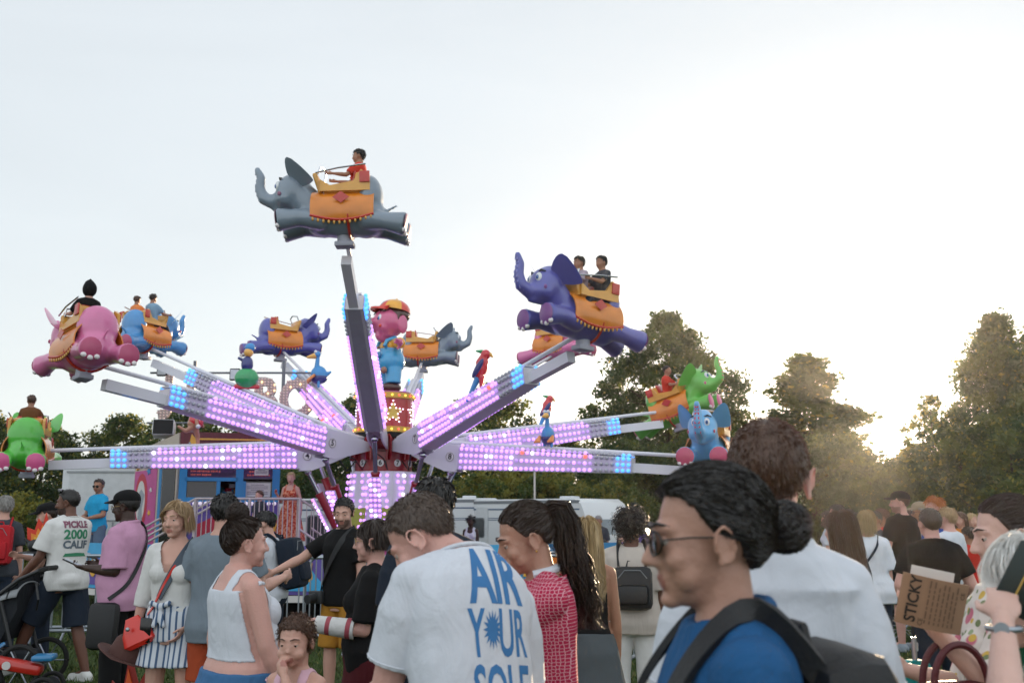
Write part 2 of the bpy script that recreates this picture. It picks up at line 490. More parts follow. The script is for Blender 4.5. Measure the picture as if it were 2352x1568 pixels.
gold = tree_meshes('gold', 3.6, 4.6, 67, 15000, .15, .03, 'bush', mats=[LEAF_MID, LEAF_GOLD, LEAF_GOLD], dens=1.2)
mid2 = tree_meshes('midb', 8.0, 6.6, 71, 24000, .19, .10, 'egg', dens=1.3, mixg=.14)
# the belt of bushes and trees beyond the fairground, left to right
belt = [
    (mid2, -40, 46, .80, 'dark tree behind the green elephant at the left edge of the photo'),
    (mid2, 90, 48, .78, 'dark tree above the white lorry cab, left of it'),
    (mid2, 275, 50, .84, 'loose tree top showing between the lorry cab and the lit letters'),
    (mid2, 430, 46, .86, 'tree rising behind the lit letter sign on the ticket booth'),
    (mid2, 590, 47, .80, 'dark tree behind the right end of the ticket booth roof'),
    (mid2, 730, 44, .74, 'dark tree right of the ticket booth behind the woman in the long dress'),
    (mid2, 815, 52, .98, 'tree with a brown crown behind the drum of the ride'),
    (bush, 700, 40, .72, 'dark bush behind the hydraulic rams left of the ride column'),
    (mid2, 975, 52, .80, 'tree just right of the ride column'),
    (mid2, 1130, 50, 1.02, 'rounded tree under the parrot figure right of the ride'),
    (mid2, 1290, 52, .78, 'tree between the rounded tree and the tallest tree'),
    (bush, 1440, 46, 1.0, 'dark bush at the foot of the tallest tree'),
    (bush, 1610, 45, 1.05, 'bush behind the blue elephant on the right'),
    (bush, 1745, 46, .98, 'bush beneath the left side of the pointed tree'),
    (bush, 1880, 43, 1.0, 'bush beneath the pointed tree right behind the white polo shirt'),
    (bush, 2000, 41, .76, 'dark bush straight below the low sun'),
    (bush, 2110, 40, .80, 'dark bush just right of the low sun'),
    (bush2, 2215, 38, 1.12, 'bush behind the ginger haired man and the flags'),
    (bush2, 2330, 36, 1.15, 'dark bush behind the ponytail of the floral blouse woman'),
]
for i, (m, px, Y, k, lb) in enumerate(belt):
    plant_tree('bush' if 'bush' in lb else 'broadleaf_tree', m, px, Y, lb, 'bush' if 'bush' in lb else 'tree', rz=i * 1.9, sc=(k * 1.12, k * 1.05, k))
for i, (px, Y, k, lb) in enumerate([(1015, 44, .95, 'sunlit yellow green bush between the ride column and the caravan roof'), (1100, 43, 1.0, 'sunlit yellow green bush above the left end of the large caravan'),
                                    (1190, 43, 1.08, 'yellow green bush left of the thin white pole'), (1285, 43, 1.0, 'yellow green bush right of the thin white pole'), (1400, 42, .9, 'green bush above the front of the large caravan'),
                                    (50, 24, .62, 'yellow green bush behind the man with the red backpack')]):
    plant_tree('bush', gold, px, Y, lb, 'bush', rz=i * 2.3, sc=(k, k, k))

# ------------------------------------------------------------------ vehicles
WHITE = mat('white vehicle paint', '#c9cccf', .35, var=.05, vs=1.5, coat=.3)
GREYT = mat('grey trim', '#6c7177', .5); RUB = mat('black rubber', '#141414', .8); GLASS = mat('window glass', '#20262b', .06, spec=.8)
BLUE_S = mat('blue stripe', '#3c5674', .5); REDTXT = mat('red lettering', '#a32a30', .5); DKGREY = mat('dark plastic', '#202326', .6)
STEEL = mat('galvanised steel', '#9aa1a8', .38, metal=.85, var=.15, vs=9); STEELP = mat('pale painted steel', '#b9b2ae', .45, metal=.3)

def round_rect(w, h, r, n=5, top_only=False):
    pts = []
    for cx, cy, a0 in ((w / 2 - r, h - r, 0), (-w / 2 + r, h - r, 90), (-w / 2 + (.06 if top_only else r), (.06 if top_only else r), 180), (w / 2 - (.06 if top_only else r), (.06 if top_only else r), 270)):
        rr = .06 if top_only and a0 >= 180 else r
        for k in range(n + 1):
            a = R(a0 + 90 * k / n); pts.append((cx + rr * math.cos(a), cy + rr * math.sin(a)))
    return pts

def lorry():
    Y = 27; x0, x1 = gx(146, Y, 2.5), gx(336, Y, 2.5); w = x1 - x0; cx = (x0 + x1) / 2; h = top_z(1068, Y) - gz(Y)
    r = empty('lorry', (cx, Y, gz(Y)), R(3), 'white lorry cab seen from behind, parked at the left beside the ticket booth', 'lorry')
    b = MB(); pts = round_rect(w, h - .55, .10)
    rings = [[Vector((x * k, y, z + .55)) for x, z in pts] for y, k in ((0, 1), (.9, 1), (1.7, .97), (2.1, .9))]
    b.loft(rings); b.build('cab', WHITE, r)
    p = MB(); p.prism(round_rect(w * .84, h - 1.25, .1), frame_m((0, -.005, 1.15), (1, 0, 0), (0, 0, 1)), .03); p.build('rear_panel', mat('lorry panel', '#bfc2c4', .4), r)
    p = MB(); p.box((0, -.04, 1.62), (w * .8, .03, .03)); p.box((0, -.04, h - .18), (w * .9, .03, .05))
    for k in range(4): p.box((-.9 + k * .6, -.045, 1.3), (.04, .03, .55))
    p.build('panel_seam', mat('panel seam', '#8b8f92', .6), r)
    m = MB(); m.box((.52, -.05, 1.95), (.17, .06, .2), bev=.02); m.build('vent', DKGREY, r)
    m = MB(); m.box((w / 2 - .25, -.06, 1.28), (.36, .1, 1.25), bev=.03); m.build('air_filter', DKGREY, r)
    m = MB(); m.tube([(-w / 2, .8, 1.9), (-w / 2 - .3, .75, 1.9), (-w / 2 - .3, .75, 1.35), (-w / 2, .8, 1.3)], .03); m.box((-w / 2 - .3, .72, 1.6), (.2, .12, .45), bev=.04)
    m.build('mirror', WHITE, r)
    rf = MB(); rf.loft([[Vector((x, y, z)) for x, z in ((-w / 2 + .1, h - .02), (w / 2 - .1, h - .02), (w / 2 - .2, h + t), (-w / 2 + .2, h + t))] for y, t in ((.12, .10), (1.0, .12), (2.0, .02))]); rf.build('roof_deflector', WHITE, r)
    for sx in (-1, 1):
        wh = MB(); wh.cyl((sx * (w / 2 - .35), .9, .48), (sx * (w / 2 - .02), .9, .48), .48, n=28); wo = wh.build('wheel', RUB, r)
        q = MB(); q.cyl((sx * (w / 2 - .3), .9, .48), (sx * (w / 2), .9, .48), .26, n=20); q.build('rim', STEEL, wo)
    ch = MB(); ch.box((0, -1.6, .8), (.9, 3.4, .25)); ch.box((0, .8, .6), (w * .9, 2, .3)); ch.build('chassis', DKGREY, r)
lorry()

def caravan(name_lb, xc, Y, L, W, H, rz, writing=None, windows=(), zb=None):
    zb = gz(Y) if zb is None else zb
    r = empty('caravan', (xc, Y, zb), rz, name_lb, 'caravan')
    side = [(-L / 2, .38), (L / 2 - .15, .38), (L / 2 + .02, .9), (L / 2 - .16, 1.6), (L / 2 - .45, H - .16), (L / 2 - .7, H), (-L / 2 + .35, H), (-L / 2 + .08, H - .2), (-L / 2, H - .8)]
    b = MB(); rings = []
    for y, k in ((-W / 2, .0), (-W / 2 + .03, 1), (W / 2 - .03, 1), (W / 2, 0)):
        rings.append([Vector((x * (1 if k else .995), y, z if k else .38 + (z - .38) * .99)) for x, z in side])
    b.loft(rings); b.build('body', WHITE, r)
    s = MB()
    for z, t in ((H - .34, .045), (1.72, .02), (1.66, .02)): s.box((-.15, -W / 2 - .004, z), (L - .75, .012, t))
    for z in (H - .95, H - 1.0): s.box((L / 2 - .22, 0, z), (.02, W * .96, .018), Euler((0, R(-22), 0)))
    s.build('stripe', BLUE_S, r)
    t = MB(); t.box((-.1, -W / 2 + .02, H - .1), (L - .9, .06, .10)); t.build('roof_rail', GREYT, r)
    for wx, wz, ww, wh in windows:
        f = MB(); f.prism([(x, z - wh / 2) for x, z in round_rect(ww + .08, wh + .08, .1)], frame_m((wx, -W / 2 - .006, wz), (1, 0, 0), (0, 0, 1)), .02)
        fo = f.build('window', GREYT, r)
        g = MB(); g.prism([(x, z - wh / 2 + .04) for x, z in round_rect(ww, wh, .08)], frame_m((wx, -W / 2 - .03, wz), (1, 0, 0), (0, 0, 1)), .012); g.build('pane', mat('caravan glass', '#3b3f45', .1, spec=.7), fo)
    f = MB(); f.prism([(x, z) for x, z in round_rect(W * .62, .55, .1)], frame_m((L / 2 - .07, 0, 1.15), (0, 1, 0), (-.16, 0, 1)), .02); f.build('front_window', mat('caravan front glass', '#8f979d', .12), r)
    d = MB()
    for z in (0,): d.prism(round_rect(.6, 1.6, .08), frame_m((-L * .28, -W / 2 - .006, .5), (1, 0, 0), (0, 0, 1)), .012)
    d.build('door', mat('caravan door', '#bcc0c3', .4), r)
    v = MB(); v.box((L * .2, 0, H + .05), (.5, .5, .1), bev=.03); v.build('roof_vent', WHITE, r)
    for sy in (-1, 1):
        wv = MB(); wv.cyl((0, sy * (W / 2 - .2), .32), (0, sy * (W / 2 + .0), .32), .32, n=20); wv.build('wheel', RUB, r)
    tb = MB(); tb.tube([(L / 2, .5, .4), (L / 2 + 1.1, 0, .42), (L / 2, -.5, .4)], .04); tb.build('drawbar', STEEL, r)
    if writing:
        tx = MB(); add_text(tx, writing, frame_m((L / 2 - .245, -W * .12, H - .72), (0, 1, 0), (-.30, 0, 1)), .33, bold=.008); tx.build('lettering', REDTXT, r, False)
    return r
caravan('large white caravan with blue stripes and red lettering on its front, behind the crowd', gx(1245, 35, 2), 35.2, 6.4, 2.3, 2.36, R(-44), 'Dethleffs', [(-2.2, 1.35, 1.0, .62), (.3, 1.38, .8, .6), (1.9, 1.38, 1.0, .6)])
caravan('white caravan half hidden between the ride column and the large caravan', gx(1010, 37, 2), 37, 5.4, 2.3, 2.42, R(3), None, [(-.6, 1.4, 1.2, .6), (1.6, 1.4, .8, .6)])
caravan('grey white caravan with dark windows behind the ticket booth stairs', gx(765, 32, 2), 32, 5.0, 2.3, 2.32, R(6), None, [(-1.5, 1.3, .7, .9), (-.4, 1.3, .5, .9), (.7, 1.35, .7, .8), (1.7, 1.35, .6, .8)])
pole = MB(); zp = gz(38); pole.cyl((gx(1228, 38, 3), 38, zp), (gx(1228, 38, 3), 38, top_z(1092, 38) + 1.1), .05, .035, 10); pole.box((gx(1228, 38, 3), 38, zp + .1), (.2, .2, .2), bev=.02)
tag(pole.build('pole', STEELP), 'thin white pole standing beyond the caravans, left of the large caravan roof', 'pole')

# ------------------------------------------------------------------ ticket booth
BLUEF = mat('blue booth paint', '#1f78ad', .35, var=.12, vs=2); REDF = mat('dark red fascia', '#5a1420', .4, var=.5, vs=3, stretch=(6, 1, .6)); YEL = mat('yellow trim', '#d9a33c', .4)
PURP = mat('purple mural', '#5b4a94', .4, var=.4, vs=2.2); CREAM = mat('cream panel', '#b5a99b', .6, var=.12); PAPER = mat('paper', '#c9c6c3', .8, var=.05)
REDM = mat('red mural', '#b0203a', .4, var=.25); SKYM = mat('light blue mural', '#3f9fd0', .4, var=.25); ORNG = mat('orange mural', '#d9772c', .4, var=.2); PINKM = mat('pink mural', '#b24a86', .45, var=.3)
GRNM = mat('green mural', '#3f8a4a', .4, var=.25); REDL = mat('lit red lettering', '#b8564a', .5, emit='#e0604a', es=.05)
LAV = mat('lavender lamp', '#c79be0', .3, emit='#b983e6', es=.62); LAVD = mat('dim lavender lamp', '#a98fc0', .25, emit='#a080c8', es=.35); BLUL = mat('blue lamp', '#7fb8f0', .3, emit='#3d90f0', es=.62)
CLRL = mat('unlit lamp', '#b4b5bf', .2); WARML = mat('warm lamp', '#f0d0a0', .3, emit='#ffcf90', es=.8); REDB = mat('red lamp', '#e06050', .3, emit='#f0584a', es=.7); GLINT = mat('white lamp', '#e8e4f4', .3, emit='#e8d8fa', es=.9)

def booth():
    Y = 22.0; zg = gz(Y); x0, x1 = gx(418, Y, 2.4), gx(640, Y, 2.4); w = x1 - x0; zt = top_z(996, Y) - zg
    r = empty('ticket_booth', ((x0 + x1) / 2, Y, zg), R(15), 'fairground ticket booth with blue window frames, dark red fascia and a purple painted front', 'ticket booth')
    zf = .75                                                    # booth floor
    b = MB()
    b.box((0, 1.25, zf - .2), (w, 2.5, .4)); b.box((0, 2.46, zt / 2 + .3), (w, .08, zt - .62)); b.box((0, 1.25, zt - .04), (w, 2.5, .08))
    b.box((-w / 2 + .04, 1.22, zt / 2 + .3), (.08, 2.36, zt - .64)); b.box((w / 2 - .04, 1.22, zt / 2 + .3), (.08, 2.36, zt - .64))
    b.build('cabin', mat('booth cabin', '#7a3540', .5), r, False)
    f = MB(); fz0 = zt - .62
    f.box((0, -.03, zt - .30), (w + .04, .06, .64)); fo = f.build('fascia', REDF, r, False)
    f = MB()
    for z, t in ((zt - .13, .035), (zt - .62, .03)): f.box((.08, -.075, z), (w - .3, .02, t))
    f.box((-w / 2 + .26, -.075, zt - .42), (.035, .02, .4)); f.prism([(0, 0), (.22, .08), (.05, .28)], frame_m((-w / 2 + .16, -.07, zt - .3), (1, 0, 0), (0, 0, 1)), .015)
    f.build('trim', YEL, fo, False)
    f = MB(); f.box((.12, -.075, zt - .42), (w - .5, .018, .32)); f.build('sign_panel', mat('blue sign', '#2d5c9c', .4, var=.3), fo, False)
    # window wall
    wz0, wz1 = 2.02, fz0
    fr = MB()
    cols = [-w / 2 + .06, -w * .5 + 1.05, w / 2 - .92, w / 2 - .06]
    for x in (-w / 2 + .08, w / 2 - .86, w / 2 - .08): fr.box((x, -.02, (wz0 + wz1) / 2), (.16, .1, wz1 - wz0))
    for x in (-w / 2 + .82, -w / 2 + 1.36): fr.box((x, -.02, wz0 + .18), (.08, .09, .36))
    fr.box((-.4, -.025, wz0 + .40), (w - 1.0, .09, .08)); fr.box((0, -.03, wz0 - .04), (w, .14, .1)); fr.build('window_frame', BLUEF, r, False)
    g = MB(); g.box((0, .06, (wz0 + wz1) / 2 + .2), (w - .3, .012, wz1 - wz0 - .42)); g.box((-w / 2 + .46, .062, wz0 + .18), (.66, .012, .34)); g.box((w / 2 - .48, .062, wz0 + .18), (.66, .012, .36))
    g.build('pane', mat('booth glass', '#2a2430', .08, spec=.8, alpha=.75), r, False)
    t = MB()
    rn = random.Random(17)
    for x0_, x1_, n_ in ((-w / 2 + .22, -w / 2 + .86, 4), (w / 2 - .72, w / 2 - .22, 4)):
        for k in range(n_):
            x = x0_ + rn.uniform(0, .06); lim = x1_ - rn.uniform(0, .22)
            while x < lim: l_ = rn.uniform(.012, .05); t.box((x + l_ / 2, .045, wz1 - .05 - .075 * k + rn.uniform(-.003, .003)), (l_, .008, rn.choice((.03, .04, .034)))); x += l_ + rn.choice((.01, .01, .025))
    t.build('price_list', REDL, r, False)
    for nx, nz, nw, nh in ((-w / 2 + 1.72, wz1 - .16, .30, .24), (w / 2 - .47, wz0 + .18, .56, .30)):
        p = MB(); p.box((nx, -.07 if nx > 0 and nz < 2 else .03, nz), (nw, .012, nh)); po = p.build('notice', PAPER, r, False)
        q = MB()
        for k in range(6): q.box((nx, (-.07 if nx > 0 and nz < 2 else .03) - .009, nz + nh * (.36 - .13 * k)), (nw * (.8 if k % 3 else .5), .004, .014))
        q.build('print_line', mat('notice print', '#77757d', .7), po, False)
    # sweets and tickets inside
    ins = MB()
    ins.box((0, .45, wz0 - .05), (w - .3, .6, .05)); ins.build('counter', mat('counter', '#5c4a46', .5), r, False)
    rn = random.Random(5); tk = MB(); tk.m = 0
    for k in range(26): tk.m = k % 4; tk.box((rn.uniform(-.1, .55), .5 + rn.uniform(-.15, .15), wz0 + .03 + rn.uniform(0, .25)), (.12, .05, .09), Euler((.3, 0, rn.uniform(-.5, .5))))
    tk.build('display_goods', [SKYM, REDM, YEL, PAPER], r, False)
    # painted front below the window
    fp = MB(); fp.box((0, -.055, 1.40), (w + .02, .08, 1.16)); fpo = fp.build('front_panel', PURP, r, False)
    sw = MB(); sw.m = 0
    MF = frame_m((0, -.10, .98), (1, 0, 0), (0, 0, 1))
    curve = lambda x, a, ph: .46 + a * math.sin(x * 2.1 + ph)
    up = [(x, curve(x, .26, .6) + .20) for x in [(-w / 2 + .42) + (w - 1.5) * i / 20 for i in range(21)]]
    dn = [(x, curve(x, .24, .5) - .16) for x in [(-w / 2 + .42) + (w - 1.5) * i / 20 for i in range(21)]][::-1]
    sw.prism(up + dn, MF, .01)
    sw.m = 1; sw.prism([(x, y + .24) for x, y in up] + [(x, y + .21) for x, y in up][::-1], MF, .012)
    for cx, cz, rr, m in ((.42, .78, .09, 2), (.12, .86, .07, 3), (-.9, .30, .10, 2), (.1, .14, .13, 2), (.5, .25, .11, 4), (-.4, .17, .1, 3), (.92, .6, .12, 5)):
        sw.m = m; sw.prism([(cx + rr * math.cos(a), cz + rr * math.sin(a)) for a in [i * math.pi / 10 for i in range(20)]], MF, .014)
    for cx, cz in ((-.98, .35), (.96, .22)):                     # painted clown-like hat and star shapes
        sw.m = 2; sw.prism([(cx - .16, cz - .2), (cx + .16, cz - .2), (cx + .12, cz + .1), (cx - .12, cz + .1)], MF, .016)
        sw.m = 3; sw.prism([(cx + .1 * math.cos(a), cz + .2 + .1 * math.sin(a)) for a in [i * math.pi / 8 for i in range(16)]], MF, .018)
        sw.m = 0; sw.prism([(cx - .12, cz + .27), (cx + .1, cz + .29), (cx + .03, cz + .42)], MF, .019)
    sw.build('mural', [REDM, SKYM, mat('mural dark blue', '#26386e', .4), YEL, ORNG, GRNM], fpo, False)
    for k in range(34):
        lb = MB(); lb.sph((-w / 2 + .1 + (k // 2) * (w - .2) / 16, -.12, (1.90, .92)[k % 2]), .042, u=10, w=6); lb.build('lamp', mat('pearl lamp', '#b9b4bd', .25, emit='#cfc4d6', es=.25), fpo)
    # angled side wing with mural, running back to the left
    xw0, xw1 = -w / 2 - 1.0, -w / 2
    wgM = frame_m((xw0, 1.4, .0), (xw1 - xw0, -1.4, 0), (0, 0, 1)); L = math.hypot(xw1 - xw0, 1.4)
    wg = MB(); wg.prism([(0, .35), (L, .35), (L, zt), (0, zt - .35)], wgM, .06); wg.build('side_wing', CREAM, r, False)
    sm = MB(); sM = wgM @ Matrix.Translation((0, 0, .063))
    sm.m = 0; sm.prism([(.04, .45), (L * .55, .45), (L * .55, zt - .75), (.04, zt - .8)], sM, .01)
    sm.m = 1; sm.prism([(.1 + .3 * math.cos(a) * .9 + .25, 1.95 + .62 * math.sin(a)) for a in [i * math.pi / 12 for i in range(24)]], sM, .013)
    sm.m = 2; sm.prism([(.34 + .18 * math.cos(a), 1.95 + .46 * math.sin(a)) for a in [i * math.pi / 12 for i in range(24)]], sM, .016)
    sm.m = 3; sm.prism([(.25, 1.45), (.46, 1.45), (.42, 1.8), (.5, 2.1), (.36, 2.22), (.22, 2.1), (.3, 1.8)], sM, .019)
    for cx, cz, rr, m_ in ((.18, 1.30, .10, 4), (.55, 1.25, .08, 6), (.14, 2.72, .09, 6), (.62, 2.62, .10, 4), (.40, 1.08, .07, 2), (.72, 1.7, .07, 6), (.74, 2.2, .06, 2)): sm.m = m_; sm.prism([(cx + rr * (1 if i % 2 else .5) * math.cos(i * math.pi / 5), cz + rr * (1 if i % 2 else .5) * math.sin(i * math.pi / 5)) for i in range(10)], sM, .021)
    sm.m = 4; sm.prism([(L * .60, .45), (L * .66, .45), (L * .66, zt - .7), (L * .60, zt - .7)], sM, .01)
    sm.m = 5; sm.prism([(L * .68, .9), (L * .97, .9), (L * .97, zt - .68), (L * .68, zt - .68)], sM, .01)
    sm.build('wing_mural', [PINKM, REDM, PAPER, mat('mural grey', '#8d939b', .5), BLUEF, mat('booth side window', '#15171c', .1), YEL], r, False)
    return r, zt
BOOTH, BZT = booth()

def deck():
    Y = 20.1; zg = gz(Y); zd = .74 - zg
    x0, x1 = gx(445, Y, 1.2), gx(686, Y, 1.2); w = x1 - x0
    r = empty('entrance_deck', ((x0 + x1) / 2, Y, zg), 0, 'raised steel deck with railings and stairs at both ends in front of the ticket booth', 'deck')
    b = MB(); b.box((0, .85, zd - .06), (w, 1.7, .12)); b.build('floor', mat('chequer plate', '#7d7f85', .4, metal=.7, bump=.4, bs=60), r, False)
    b = MB(); b.box((0, .02, zd / 2 - .06), (w, .04, zd - .14)); b.build('skirt', mat('deck skirt', '#3b3550', .5, var=.3), r, False)
    rail = MB(); hr = 1.14
    for x in (-w / 2, -w / 2 + w * .52, w / 2): rail.cyl((x, 0, zd), (x, 0, zd + hr), .032)
    for z in (hr, .1): rail.cyl((-w / 2, 0, zd + z), (w / 2, 0, zd + z), .026)
    rail.build('railing', STEELP, r)
    for k in range(22):
        x = -w / 2 + w * (k + .5) / 22; q = MB(); q.cyl((x, 0, zd + .1), (x, 0, zd + hr), .011, n=6); q.build('baluster', STEELP, r)
    for sx in (-1, 1):
        run = 1.35 if sx < 0 else 1.15; st = empty('stairs', (sx * w / 2, 0, 0), 0); st.parent = r
        for k in range(4):
            q = MB(); q.box((sx * (run * (k + .5) / 4), .6, zd * (1 - (k + 1) / 4.6)), (run / 4 + .04, 1.1, .04)); q.build('step', STEEL, st, False)
        for yy in (0, 1.2):
            q = MB()
            for zz in ((hr, .55) if sx > 0 else (hr, hr - .12)): q.tube([(0, yy, zd + zz), (sx * run * 1.08, yy, zz - .03)], .024)
            q.cyl((sx * run * 1.05, yy, 0), (sx * run * 1.05, yy, hr + .0), .03); q.box((sx * run * .5, yy, zd * .5), (math.hypot(run, zd), .03, .12), Euler((0, sx * math.atan2(zd, run), 0)))
            if sx > 0:
                for k in range(8): q.cyl((sx * run * k / 8, yy, zd * (1 - k / 8)), (sx * run * k / 8, yy, zd * (1 - k / 8) + hr), .010, n=6)
            q.build('handrail', STEELP, st)
deck()

# letters on the booth roof
def letters():
    Y = 22.9; M0 = frame_m((0, Y, 0), (1, 0, 0), (0, 0, 1))
    LM = mat('letter enamel', '#b3a5a2', .5, var=.2); zc = top_z(915, Y)
    bulbs = MB
    for i, ch in enumerate('JUMBO'):
        px = 385 + i * 74; x = gx(px, Y, 4); g = empty('lit_letter', (x, Y, zc - .48 + (.05 if i in (1, 3) else 0)), 0,
            ['letter J of the roof sign, first in the row', 'letter U of the roof sign, second in the row', 'letter M of the roof sign, in the middle of the row', 'letter B of the roof sign, fourth in the row', 'letter O of the roof sign, last in the row'][i] + ', grey with small bulbs', 'sign letter', 'letters of the roof sign')
        vs, fs = text_flat(ch, 1.22, .82, .05)
        ly = min(v[1] for v in vs); vs = [(a, b - ly) for a, b in vs]
        bm = bmesh.new(); bv = [bm.verts.new((a, 0, b)) for a, b in vs]
        for f in fs:
            try: bm.faces.new([bv[k] for k in f])
            except ValueError: pass
        ex = bmesh.ops.extrude_face_region(bm, geom=bm.faces[:]); 
        for v in ex['geom']:
            if isinstance(v, bmesh.types.BMVert): v.co.y += .09
        bmesh.ops.recalc_face_normals(bm, faces=bm.faces[:])
        me = bpy.data.meshes.new('letter'); bm.to_mesh(me); bm.free(); me.materials.append(LM); link('letter_body', me, g)
        # bulbs scattered over the letter face
        b2 = bmesh.new(); bv = [b2.verts.new((a, b, 0)) for a, b in vs]
        for f in fs:
            try: b2.faces.new([bv[k] for k in f])
            except ValueError: pass
        bvh = BVHTree.FromBMesh(b2); b2.free(); mb = MB(); rn = random.Random(i)
        for q in range(-8, 9):
            for j in range(0, 16):
                p = Vector((q * .075, .02 + j * .066, 0))
                if bvh.find_nearest(p)[3] is not None and bvh.find_nearest(p)[3] < .004:
                    mb.m = 0 if rn.random() < .93 else 1; mb.sph((p.x, -.02, p.y), .024, u=8, w=5)
        mb.build('bulb', [mat('pearl bulb', '#c9b4ae', .25, emit='#e8c8b8', es=.06), WARML], g)
    fr = MB(); xs = gx(345, Y, 4), gx(712, Y, 4); zb, zt = zc - .55, zc + .62
    for z in (zb, zt): fr.cyl((xs[0] - .1, Y + .15, z), (xs[1] + .1, Y + .15, z), .025)
    for px in (438, 645): x = gx(px, Y, 4); fr.cyl((x, Y + .15, BZT + gz(22)), (x, Y + .15, zt + .28), .04)
    o = fr.build('sign_frame', GREYT); tag(o, 'thin steel frame carrying the roof sign letters above the ticket booth', 'sign frame')
    for px, py, lb in ((373, 850, 'small square floodlight on the left end of the roof sign frame'), (540, 860, 'small square floodlight in the middle of the roof sign frame')):
        p = at(px, py, Y); q = MB(); q.box((p.x, Y, p.z), (.24, .1, .28), bev=.02); q.cyl((p.x, Y + .1, p.z - .12), (p.x, Y + .15, zt), .02)
        o = q.build('floodlight', DKGREY); tag(o, lb, 'floodlight')
        q = MB(); q.box((p.x, Y - .056, p.z), (.19, .01, .22)); q.build('lens', mat('floodlight glass', '#c3c8cc', .2), o, False)
    p = at(377, 985, Y - .6); q = MB(); q.box((p.x, p.y, p.z), (.46, .4, .36), Euler((R(-10), 0, R(12))), bev=.03); o = q.build('loudspeaker', WHITE); tag(o, 'white loudspeaker box with a black grille hung at the left end of the roof sign', 'loudspeaker')
    q = MB(); q.box(Vector((p.x, p.y, p.z)) + Euler((R(-10), 0, R(12))).to_matrix() @ Vector((0, -.205, 0)), (.42, .02, .32), Euler((R(-10), 0, R(12)))); q.build('grille', RUB, o, False)
    q = MB(); q.cyl((p.x, p.y + .1, p.z + .15), (p.x, Y + .15, zb), .015); q.build('bracket', GREYT, o)
letters()
# ------------------------------------------------------------------ the flying elephant ride
RC = Vector((gx(882, 20, 3), 20.0, 0)); RZ = gz(20)
RIDE = empty('flying_elephant_ride', (RC.x, RC.y, RZ), 0, 'fairground ride with ten lamp lit arms, flying elephants and a pig figure on top', 'fairground ride')
HUB = 2.87 - RZ
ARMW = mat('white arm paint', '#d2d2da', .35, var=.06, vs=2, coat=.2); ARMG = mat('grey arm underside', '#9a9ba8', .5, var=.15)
ARMP = mat('silver lamp panel', '#c2b8d2', .35, metal=.1, var=.2, vs=3); REDP = mat('red machine paint', '#8e1420', .35, var=.2, coat=.3)
CHROME = mat('chrome rod', '#b9bcc2', .15, metal=1); NUMB = mat('number black', '#17171a', .6); DISC = mat('number disc', '#d8d8d6', .5)

def lamp(mb, p, n, m, r=.037):
    """one lamp cap: a low dome on its panel"""
    x, y, d = frame_from(n); mb.m = m
    rings = [[Vector(p) + (x * math.cos(2 * math.pi * k / 8) + y * math.sin(2 * math.pi * k / 8)) * r * a + d * r * h for k in range(8)] for a, h in ((.8, 0), (1, .35), (.75, .95), (.25, 1.25))]
    mb.loft(rings)
LMATS = [LAV, BLUL, CLRL, LAVD, REDB, GLINT]

